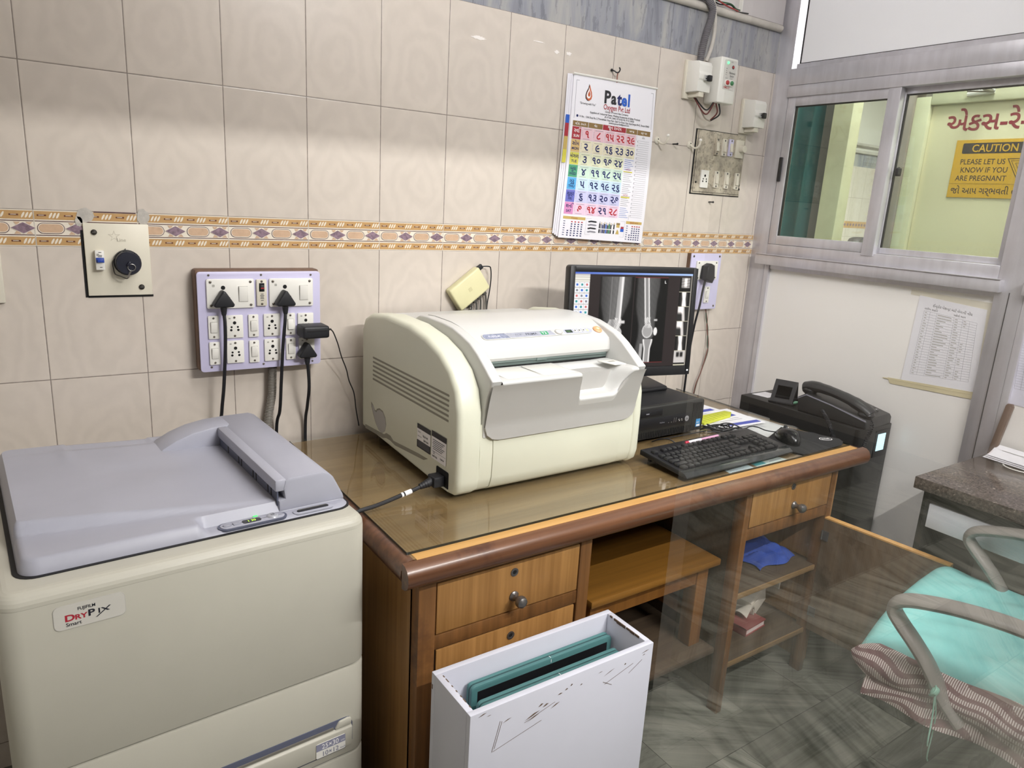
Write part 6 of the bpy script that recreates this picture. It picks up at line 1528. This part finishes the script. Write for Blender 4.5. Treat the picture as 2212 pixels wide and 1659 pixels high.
for i in range(n_ + 1):
    s_ = L_ * i / n_
    while j < len(hel) - 2 and hel[j + 1][0] < s_: j += 1
    f = (s_ - hel[j][0]) / max(1e-9, hel[j + 1][0] - hel[j][0]); c0 = hel[j][1].lerp(hel[j + 1][1], f)
    am = .0062 * min(1, s_ / .03, (L_ - s_) / .05); w = 2 * PI * s_ / .0062
    pts.append(c0 + (hel[j][2] * math.cos(w) + hel[j][3] * math.sin(w)) * am)
b.tube(pts, .0015, M_RUBB, 5)
obj('coiled_cord', b, ph_)
t = thing('phone_stand', 'black triangular mobile phone stand on the power backup cabinet', 'phone stand', (2.265, -.345, .758), math.radians(20))
b = B(); b.box(-.040, .045, -.045, .045, 0, .007, M_BLK, .002); b.box(.030, .045, -.045, .045, .005, .016, M_BLK, .002); obj('base', b, t, local=True)
b = B(); Mq = frame((-.036, -.0, .004), (0, 1, 0), (.52, 0, .85))
for (a, c, d_, e) in ((-.040, -.026, 0, .088), (.026, .040, 0, .088), (-.026, .026, 0, .016), (-.026, .026, .066, .088)): b.box(a, c, d_, e, -.002, .002, M_BLK, M=Mq)
obj('back_leg', b, t, local=True)
b = B(); Mq = frame((.036, .0, .008), (0, 1, 0), (-.30, 0, .95)); b.box(-.040, .040, 0, .075, -.002, .002, M_BLK, .001, M=Mq); obj('front_plate', b, t, local=True)
b = B(); P = [Vector((2.250, -.405, .772)), Vector((2.268, -.410, .770)), Vector((2.285, -.408, .773)), Vector((2.300, -.402, .774)), Vector((2.315, -.400, .772))]
sp_ = spline(P, 8)
for k in (0, 1):
    b.tube([p + Vector((0, .0035 * math.cos(i * .8 + PI * k), .0035 * math.sin(i * .8 + PI * k))) for i, p in enumerate(sp_)], .0034 if k == 0 else .0028, mat('pale_green_twist', '7fb896', .5) if k == 0 else mat('white_twist', 'd8d8d2', .5), 7)
b.ball((2.250, -.405, .772), .008, mat('pale_green_twist', '7fb896', .5), n=10, sc=(1.5, .8, .8))
tag(obj('twisted_cord', b, loc=(2.28, -.405, .765)), 'green and white twisted cord end beside the phone stand', 'cord')
b = B(); b.prism([(2.25, -.215), (2.33, -.215), (2.34, -.275), (2.26, -.28)], 'z', .7575, .7581, M_PAP); tag(obj('paper_sheet', b, loc=(2.30, -.24, .7575)), 'small white paper behind the phone stand', 'paper')

# granite-topped table
def granite():
    g = N('brown_black_granite'); p = g.pos(); a = g.noise(p, 160, 3, .7); c = g.noise(p, 18, 3, .6)
    col = g.ramp(a, [(.35, hexc('47403b')), (.52, hexc('675d56')), (.66, hexc('84786f'))])
    d = g.noise(g.mapping(p, scale=(1, 1, 1)), 55, 2, .5); col = g.mix(g.math('GREATER_THAN', d, .70), col, hexc('a69a8e'))
    return g.set(col, .16)
M_GRAN = granite(); M_GRANE = mat('black_granite_edge', '1c1c1c', .3, var=.2, scale=40)
gt = thing('granite_table', 'side table with brown-black granite top against the partition', 'table', (2.19, -1.3, 0))
b = B(); b.box(1.972, 2.404, -1.66, -.985, .712, .746, M_GRAN, .002); obj('granite_top', b, gt)
b = B(); b.box(2.002, 2.02, -1.64, -1.005, .676, .708, M_GRANE); b.box(2.02, 2.40, -1.02, -1.005, .676, .708, M_GRANE); obj('apron', b, gt)
for y in (-1.020, -1.645):
    b = B(); b.box(2.0, 2.40, y, y + .016, 0, .706, M_GRANE); obj('side_panel', b, gt)
b = B(); b.box(1.996, 2.016, -1.63, -1.026, .606, .675, mat('bright_white_drawer_front', 'f3f4fb', .4, var=.01), .001); b.box(2.016, 2.35, -1.62, -1.03, .607, .62, M_BOXW); obj('drawer', b, gt, label='white drawer front')
t = thing('paper_pile', 'white and orange printed papers curling at the back of the granite table', 'papers', (2.37, -1.09, .7465))
M_ORG = mat('orange_printed_edge', 'd98a68', .7)
for k in range(3):
    b = B(); b.grid(lambda u, v: (2.325 + .072 * u + .004 * k, -1.005 - .17 * v - .004 * k, .7475 + .004 * k + .020 * u * u + .006 * (1 - v)), 8, 8, M_PAP, thick=.0015)
    if k == 2:
        for q in range(5): b.rect(0, 0, 0, 0, M_PAP) if False else b.add([(2.334 + .012 * q, -1.03, .7572 + .001 * q * q), (2.338 + .012 * q, -1.03, .7572 + .001 * q * q), (2.338 + .012 * q, -1.15, .7530 + .001 * q * q), (2.334 + .012 * q, -1.15, .7530 + .001 * q * q)], [(0, 1, 2, 3)], M_GREYTXT, None, False)
    if k == 1: b.add([(2.329, -1.008, .7535), (2.40, -1.008, .7735), (2.40, -1.025, .7730), (2.329, -1.025, .7530)], [(0, 1, 2, 3)], M_ORG, None, False)
    obj('sheet', b, t)
b = B(); b.tube([(2.335 + .033 * math.cos(a), -1.105 + .045 * math.sin(a), .7485) for a in [2 * PI * k / 40 for k in range(41)]], .0024, M_WHP, 8, caps=False, flat=(1, .8)); tag(obj('ring', b, loc=(2.335, -1.105, .746)), 'white oval ring lying on the granite table', 'ring')
b = B(); b.prism([(-.010, 0), (.010, 0), (.010, .160), (.004, .168), (-.007, .166), (-.010, .160)], 'z', -.007, .007, wood('dark_stick_wood', '5a463a', '745c4c', 'z'), .001, M=frame((2.398, -.998, .7465), (.0, -1, -.10), (.10, -.12, 1)))
tag(obj('wooden_stick', b, loc=(2.40, -1.0, .746)), 'short brown wooden stick leaning behind the granite table', 'stick')

# notices and tape on the partition panel
M_TAPE = mat('yellowed_masking_tape', 'd3c8a4', .6, var=.08); M_OLDP = mat('yellowed_backing_paper', 'dcd6c4', .7, var=.03)
XQ = PX + .0118
def quad(b, P, m, off=0.0): b.add([(XQ - off, y, z) for y, z in P], [(0, 1, 2, 3)], m, None, False)
t = thing('notice_sheet', 'printed table notice taped to the white panel under the sliding window', 'notice', (XQ, -.79, .90))
b = B(); b.prism([(-.683, 1.197), (-.891, 1.180), (-.906, .920), (-.674, .906)], 'x', XQ - .0012, XQ - .0004, M_PAP); sh = obj('sheet', b, t)
b = B()
tl, tr_, br, bl = Vector((-.706, 1.150)), Vector((-.871, 1.135)), Vector((-.882, .948)), Vector((-.700, .934))
def tp(u, v): return (tl * (1 - u) + tr_ * u) * (1 - v) + (bl * (1 - u) + br * u) * v
def tline(u0, v0, u1, v1, w, m):
    a, c = tp(u0, v0), tp(u1, v1); d = (c - a).normalized(); n = Vector((-d.y, d.x)) * w / 2
    b.add([(XQ - .0014, p.x, p.y) for p in (a - n, c - n, c + n, a + n)], [(0, 1, 2, 3)], m, None, False)
for k in range(25): tline(0, k / 24, 1, k / 24, .0006, M_LINE)
for u in (0, .12, .25, .58, .74, .87, 1): tline(u, 0, u, 1, .0006, M_LINE)
rn = random.Random(8)
for k in range(24):
    v = (k + .5) / 24; tline(.02, v, .05 + .04 * rn.random(), v, .0022, M_GREYTXT); tline(.27, v, .34 + .20 * rn.random(), v, .0024, M_GREYTXT); tline(.60, v, .64 + .08 * rn.random(), v, .0022, M_GREYTXT)
    if rn.random() > .5: tline(.76, v, .80 + .04 * rn.random(), v, .0022, M_GREYTXT)
Fn = frame((XQ - .0015, -.725, 1.170), (0, -1, -.085), (0, -.06, 1))
b.text('ઈન્ડોર પેશન્ટ માટે લેવાની નોંધ', .0115, M_DKTXT, Fn, x=.005, y=-.004); b.text('તારીખ સહિત', .009, M_DKTXT, Fn, x=-.018, y=-.017); b.text('પહેલો ભાગ', .009, M_DKTXT, Fn, x=.075, y=-.017)
obj('printed_table', b, sh)
b = B(); b.prism([(-.652, 1.212), (-.925, 1.201), (-.925, 1.175), (-.652, 1.196)], 'x', XQ - .0004, XQ, M_OLDP); b.prism([(-.885, 1.19), (-.928, 1.188), (-.928, .905), (-.90, .905)], 'x', XQ - .00035, XQ, M_OLDP); obj('backing_paper', b, t)
b = B(); b.prism([(-.628, .905), (-.928, .922), (-.928, .898), (-.640, .886)], 'x', XQ - .0018, XQ - .0012, M_TAPE); b.prism([(-.612, .902), (-.90, .9135), (-.90, .9105), (-.612, .8985)], 'x', XQ - .0022, XQ - .0018, M_TAPE); obj('tape_strip', b, t)
t = thing('notice_sheet', 'printed notice on the panel above the wooden stick, cut by the right edge', 'notice', (XQ, -1.09, .92))
b = B(); b.prism([(-.990, 1.125), (-1.19, 1.12), (-1.20, .90), (-.998, .912)], 'x', XQ - .0012, XQ - .0004, mat('lilac_white_paper', 'dcdbe8', .8, var=.01)); sh = obj('sheet', b, t)
tl, tr_, br, bl = Vector((-1.004, 1.100)), Vector((-1.18, 1.095)), Vector((-1.185, .955)), Vector((-1.010, .960)); b = B()
for k in range(19): tline(0, k / 18, 1, k / 18, .0007, M_LINE)
for u in (0, .1, .3, .5, .7, .9, 1): tline(u, 0, u, 1, .0008, M_LINE)
obj('printed_table', b, sh)

# chair with its draped cushion and towel
M_ARM = mat('grey_plastic_armrest', '85807a', .42, var=.06)
M_CHM = mat('dark_chair_metal', '3a3835', .45, .4)
ch = thing('armchair', 'grey-armed office chair facing the desk at the right edge', 'chair', (1.42, -1.25, 0), math.radians(9.5))
b = B(); b.prism(rrect(.05, .50, -.46, .03, .05, 5), 'z', .460, .495, mat('dark_seat_board', '35322f', .7), .01); obj('seat', b, ch, local=True)
for a in (.0, .535):
    b = B(); side = [(-.155, .455), (-.115, .495), (-.078, .548), (-.045, .585), (-.012, .617), (.004, .639), (-.004, .660), (-.04, .676), (-.12, .693), (-.22, .700), (-.34, .691), (-.43, .665), (-.46, .635)]
    b.tube([(a, f, z) for f, z in side], .026, M_ARM, 14, sub=6, flat=(1.0, .5)); obj('armrest', b, ch, local=True)
    b = B(); b.box(min(a, .3) if a < .3 else .48, .06 if a < .3 else a, -.19, -.12, .458, .478, M_CHM); obj('arm_bracket', b, ch, local=True)
b = B(); b.grid(lambda u, v: (.05 + .44 * u, -.470 - .02 * v + .03 * (2 * u - 1) ** 2, .52 + .40 * v), 12, 12, mat('dark_chair_back', '33343a', .7), thick=.03); obj('backrest', b, ch, local=True)
b = B(); b.tube([(.27, -.40, .455), (.27, -.485, .47), (.27, -.505, .56)], .018, M_CHM, 8, sub=4); obj('back_support', b, ch, local=True)
b = B(); b.tube([(.27, -.22, .06), (.27, -.22, .462)], .028, M_CHM, 14); obj('gas_column', b, ch, local=True)
for k in range(5):
    w = 2 * PI * k / 5 + .3; cx, cy = .27, -.22
    b = B(); b.tube([(cx, cy, .085), (cx + .26 * math.cos(w), cy + .26 * math.sin(w), .065)], [.022, .016], M_CHM, 8); lg = obj('leg', b, ch, local=True)
    b = B(); b.tube([(cx + .27 * math.cos(w) - .012, cy + .27 * math.sin(w), .027), (cx + .27 * math.cos(w) + .012, cy + .27 * math.sin(w), .027)], .027, M_BLK, 14); obj('caster', b, lg, local=True)
chM = Matrix.Translation((1.42, -1.25, 0)) @ Matrix.Rotation(math.radians(9.5), 4, 'Z')
M_TEALC = mat('turquoise_cotton_cloth', '88cdc8', .85, var=.05, scale=14)
rn = random.Random(12)
wr_ = [(rn.uniform(4, 22), rn.uniform(-18, 18), rn.uniform(0, 6), rn.uniform(.0008, .0026)) for _ in range(9)]
def cush(u, v):   # u across (left to right), v back to front
    a = .030 + .560 * u + .012 * math.sin(7 * v); f = -.45 + .515 * v
    f += .035 * (u - .5) * 0 + .02 * math.sin(3 * u) * v
    e = min(u, 1 - u, v + .2, 1 - v) * 9; e = max(0, min(1, e)); z = .4445 + .038 * math.sqrt(max(0.0, 1 - (1 - e) ** 2))
    for p, q, r_, am in wr_: z += am * math.sin(p * u * 2 + q * v * 2 + r_) * e
    return (a, f, z)
t = thing('seat_cloth', 'turquoise cloth draped over the seat of the grey-armed chair', 'cloth', (1.42, -1.25, .496), math.radians(9.5))
b = B(); b.grid(lambda u, v: (lambda p: (p[0], p[1], p[2] - .44))(cush(u, v)), 60, 60, M_TEALC, thick=.004); obj('cushion_cover', b, t, local=True)
b = B(); b.prism([(.552, .015), (.590, -.015), (.560, -.03)], 'z', .012, .047, M_PAP, .001) if False else b.grid(lambda u, v: (.46 + .05 * u, .048 + .012 * v, .0 + .028 * v * (1 - u)), 4, 4, M_PAP, thick=.001); obj('label_tab', b, t, local=True)
def towel():
    g = N('maroon_and_white_woven_towel'); tc = g.n.new('ShaderNodeTexCoord').outputs['Object']
    w = g.new('ShaderNodeTexWave'); w.wave_type = 'BANDS'; w.bands_direction = 'Z'; w.inputs['Scale'].default_value = 15; w.inputs['Distortion'].default_value = 10; w.inputs['Detail'].default_value = 0; w.inputs['Detail Scale'].default_value = .9; g.link(tc, w.inputs[0])
    s_ = g.new('ShaderNodeTexWave'); s_.wave_type = 'BANDS'; s_.bands_direction = 'Y'; s_.inputs['Scale'].default_value = 74; s_.inputs['Distortion'].default_value = .6; g.link(tc, s_.inputs[0])
    m = g.math('MULTIPLY', g.math('GREATER_THAN', w.outputs[1], .42), g.math('GREATER_THAN', s_.outputs[1], .45))
    col = g.mix(m, hexc('7d5a5c'), hexc('e8dcd6')); g.bump(g.noise(tc, 300, 2), .4, .001)
    return g.set(col, .9)
t = thing('rolled_towel', 'rolled maroon and white patterned towel along the chair seat side', 'towel', (1.42, -1.25, .496), math.radians(9.5))
M_TOW = towel(); b = B()
def roll(u, v):
    f = .075 - .56 * v; w = 2 * PI * u
    r_ = .040 * (min(1, v * 12 + .02) ** .5) * (min(1, (1 - v) * 12 + .02) ** .5) * (1 + .05 * math.sin(14 * v) + .05 * math.sin(3 * w + 9 * v))
    return (.022 + .012 * math.sin(5 * v) + 1.15 * r_ * math.cos(w), f, .0 + .85 * r_ * math.sin(w) - .004)
b.grid(roll, 28, 60, M_TOW); obj('roll', b, t, local=True, angle=80)
b = B(); b.grid(lambda u, v: (.0 - .022 * math.sin(PI * .5 * u) + .010 * math.sin(16 * v) * u, .03 - .46 * v, -.018 - .050 * u + .02 * v * u), 12, 40, M_TOW, thick=.002); obj('hanging_edge', b, t, local=True)
M_STR = mat('green_cotton_string', '86b8a4', .8)
b = B(); q0 = chM @ Vector((-.028, -.105, .515))
b.tube([q0 + Vector((.0 + .014 * math.cos(a), .004 * math.sin(2 * a), .010 * math.sin(a))) for a in [2 * PI * k / 20 for k in range(21)]], .0018, M_STR, 6, caps=False)
b.ball(q0, .010, M_STR, n=8, sc=(1.4, .7, .9)); b.tube([q0, q0 + Vector((-.012, -.01, -.05)), q0 + Vector((-.035, -.02, -.085)), q0 + Vector((-.032, -.02, -.10))], .0016, M_STR, 6, sub=5); b.tube([q0, q0 + Vector((.004, -.01, -.06)), q0 + Vector((.0, -.012, -.14)), q0 + Vector((.008, -.012, -.16))], .0014, M_STR, 6, sub=5)
tag(obj('string', b, loc=q0), 'green string knotted round the chair armrest post', 'string')

b = B(); b.tube([(2.04, -.98, .003), (2.055, -.995, .003), (2.05, -1.0, .004), (2.075, -1.009, .004), (2.103, -1.045, .003), (2.11, -1.097, .003)], .005, M_CARD, 6, sub=5, flat=(1.5, .4)); tag(obj('plastic_strap', b, loc=(2.07, -1.03, .002)), 'pale curled strap lying on the floor below the patterned towel', 'strap')
# ================================================================= BEYOND THE SLIDING WINDOW
Fd = frame_x(XD + .0042, 0, 0)
b = B(); M_DRED = flat('painted_dark_red', '8e2233', .5)
b.text('એકસ-રે-રૂમ', .098, M_DRED, Fd, x=.222, y=1.8165, bold=.016, sx=1.0); obj('painted_lettering', b, d1, label='dark red painted lettering')
sg = thing('warning_sign', 'yellow and black x-ray caution sign on the pale yellow door', 'sign', (XD, -.45, 1.55))
M_YSG = flat('sign_yellow', 'd9a921', .5); M_SBK = flat('sign_black', '2b2a2a', .5)
Fd = frame_x(XD + .002, 0, 0)
b = B(); b.box(XD + .001, XD + .0045, -.640, -.280, 1.545, 1.777, M_YSG); obj('plate', b, sg)
b = B(); Fd = frame_x(XD + .0007, 0, 0)
b.prism(rrect(.308, .628, 1.722, 1.764, .006, 3), 'z', -.0001, .0001, M_SBK, M=Fd); b.text('CAUTION X-RAY', .0415, M_YSG, Fd, x=.345, y=1.729, z=.0003, bold=.015, sx=.93)
for tx, x, y in (('PLEASE LET US', .3085, 1.6795), ('KNOW IF YOU', .3155, 1.6465), ('ARE PREGNANT', .302, 1.6135)): b.text(tx, .0300, M_SBK, Fd, x=x, y=y, z=.0001, bold=.008, sx=.90)
b.rect(.282, .64, 1.6005, 1.6015, M_SBK, Fd, z=.0001); b.text('જો આપ ગર્ભવતી હોવ તો જાણ કરો', .0365, M_SBK, Fd, x=.292, y=1.561, z=.0001, bold=.010, sx=.92)
def tri(r_, w):
    o_ = [(.545 + r_ * math.sin(a), 1.668 - r_ * math.cos(a)) for a in (0, 2 * PI / 3, 4 * PI / 3)]; i_ = [(.545 + (r_ - w) * math.sin(a), 1.668 - (r_ - w) * math.cos(a)) for a in (0, 2 * PI / 3, 4 * PI / 3)]
    for k in range(3): b.poly([(*o_[k], .0001), (*o_[(k + 1) % 3], .0001), (*i_[(k + 1) % 3], .0001), (*i_[k], .0001)], M_SBK, Fd)
tri(.066, .005); tri(.050, .003); tri(.03, .003)
obj('lettering', b, sg)
b = B(); b.box(3.20, 3.27, -.40, -.385, 1.955, 1.965, M_STEEL, .002); b.tube([(3.27, -.40, 1.96), (3.20, -.33, 1.957)], .006, M_STEEL, 8); b.tube([(3.27, -.30, 1.955), (3.275, -.40, 1.96)], .01, M_WHP, 8); obj('door_closer', b, d1)
M_CURT = mat('teal_curtain_fabric', '2b686c', .85, var=.12, scale=6)
cu = thing('curtain', 'teal curtain hanging beyond the left sash of the sliding window', 'curtain', (2.86, .16, .25))
b = B(); b.grid(lambda u, v: (2.86 + .022 * math.sin(u * 26 + .6 * math.sin(5 * v)), .03 + .34 * u + .02 * math.sin(4 * v), .25 + 2.0 * v), 80, 12, M_CURT, thick=.003); obj('cloth', b, cu)
b = B(); b.tube([(2.86, -.02, 2.26), (2.86, .45, 2.26)], .012, M_STEEL, 10); obj('rod', b, cu)
hc = thing('office_chair', 'dark high-backed chair glimpsed through the left window sash', 'chair', (5.55, 1.42, 0), .4)
b = B(); b.prism(rrect(-.25, .25, .62, 1.30, .13, 6), 'y', -.05, .05, mat('black_leatherette', '2a2422', .5), .03, bevall=False); obj('backrest', b, hc, local=True)
b = B(); b.prism(rrect(-.26, .26, -.50, .02, .08, 5), 'z', .42, .52, mat('black_leatherette', '2a2422', .5), .03); obj('seat', b, hc, local=True)
for sx in (-1, 1):
    b = B(); b.tube([(sx * .27, -.05, .50), (sx * .30, -.05, .70), (sx * .30, -.38, .68), (sx * .27, -.40, .48)], .02, M_BLK, 8, sub=4); obj('armrest', b, hc, local=True)
b = B(); b.tube([(0, -.22, .05), (0, -.22, .42)], .03, M_BLK, 10); obj('column', b, hc, local=True)
for k in range(5):
    w = 2 * PI * k / 5; b = B(); b.tube([(0, -.22, .08), (.30 * math.cos(w), -.22 + .30 * math.sin(w), .05)], [.025, .05], M_BLK, 8); obj('leg', b, hc, local=True)

# ================================================================= LAMPS (above or behind the camera)
M_TUBE = mat('lit_lamp_tube', 'fff6e6', .4, var=0, emit=2.0)
for nm, (x, y, z), ends, lab in (('outer', KEY_LOC, -2.9, 'fluorescent tube light hanging in the outer room behind the glass screen'), ('inner', INN_LOC, -1.725, 'fluorescent tube light fixed to the white transom panel over the glass screen')):
    t = thing('tube_light', lab, 'lamp', (x, y, z + .02))
    b = B(); b.box(x - .62, x + .62, y - .025, y + .025, z + .022, z + .06, M_WHP, .004)
    if nm == 'inner': b.box(x - .5, x + .5, ends + .0005, y - .02, z + .03, z + .05, M_WHP)
    else:
        for q in (-.5, .5): b.tube([(x + q, y, z + .05), (x + q, y, 2.9)], .005, M_STEEL, 6)
    obj('housing', b, t)
    b = B(); b.tube([(x - .6, y, z + .012), (x + .6, y, z + .012)], .008, M_TUBE, 10); obj('tube', b, t)
for (x, y, s_, lab) in ((1.6, -3.6, .6, 'square ceiling light in the outer room'), (.7, -.95, .6, 'square ceiling light above the desk'), (5.0, .4, .6, 'added square ceiling light for the far corridor'), (2.86, -.75, .4, 'added square ceiling light for the pale yellow door')):  # corridor and doorway fixtures are added for the area lights there
    t = thing('ceiling_light', lab, 'lamp', (x, y, 2.9))
    b = B(); b.box(x - s_ / 2 - .02, x + s_ / 2 + .02, y - s_ / 2 - .02, y + s_ / 2 + .02, 2.872, 2.9, M_WHP, .003); obj('frame', b, t)
    b = B(); b.box(x - s_ / 2, x + s_ / 2, y - s_ / 2, y + s_ / 2, 2.866, 2.873, M_TUBE); obj('diffuser', b, t)
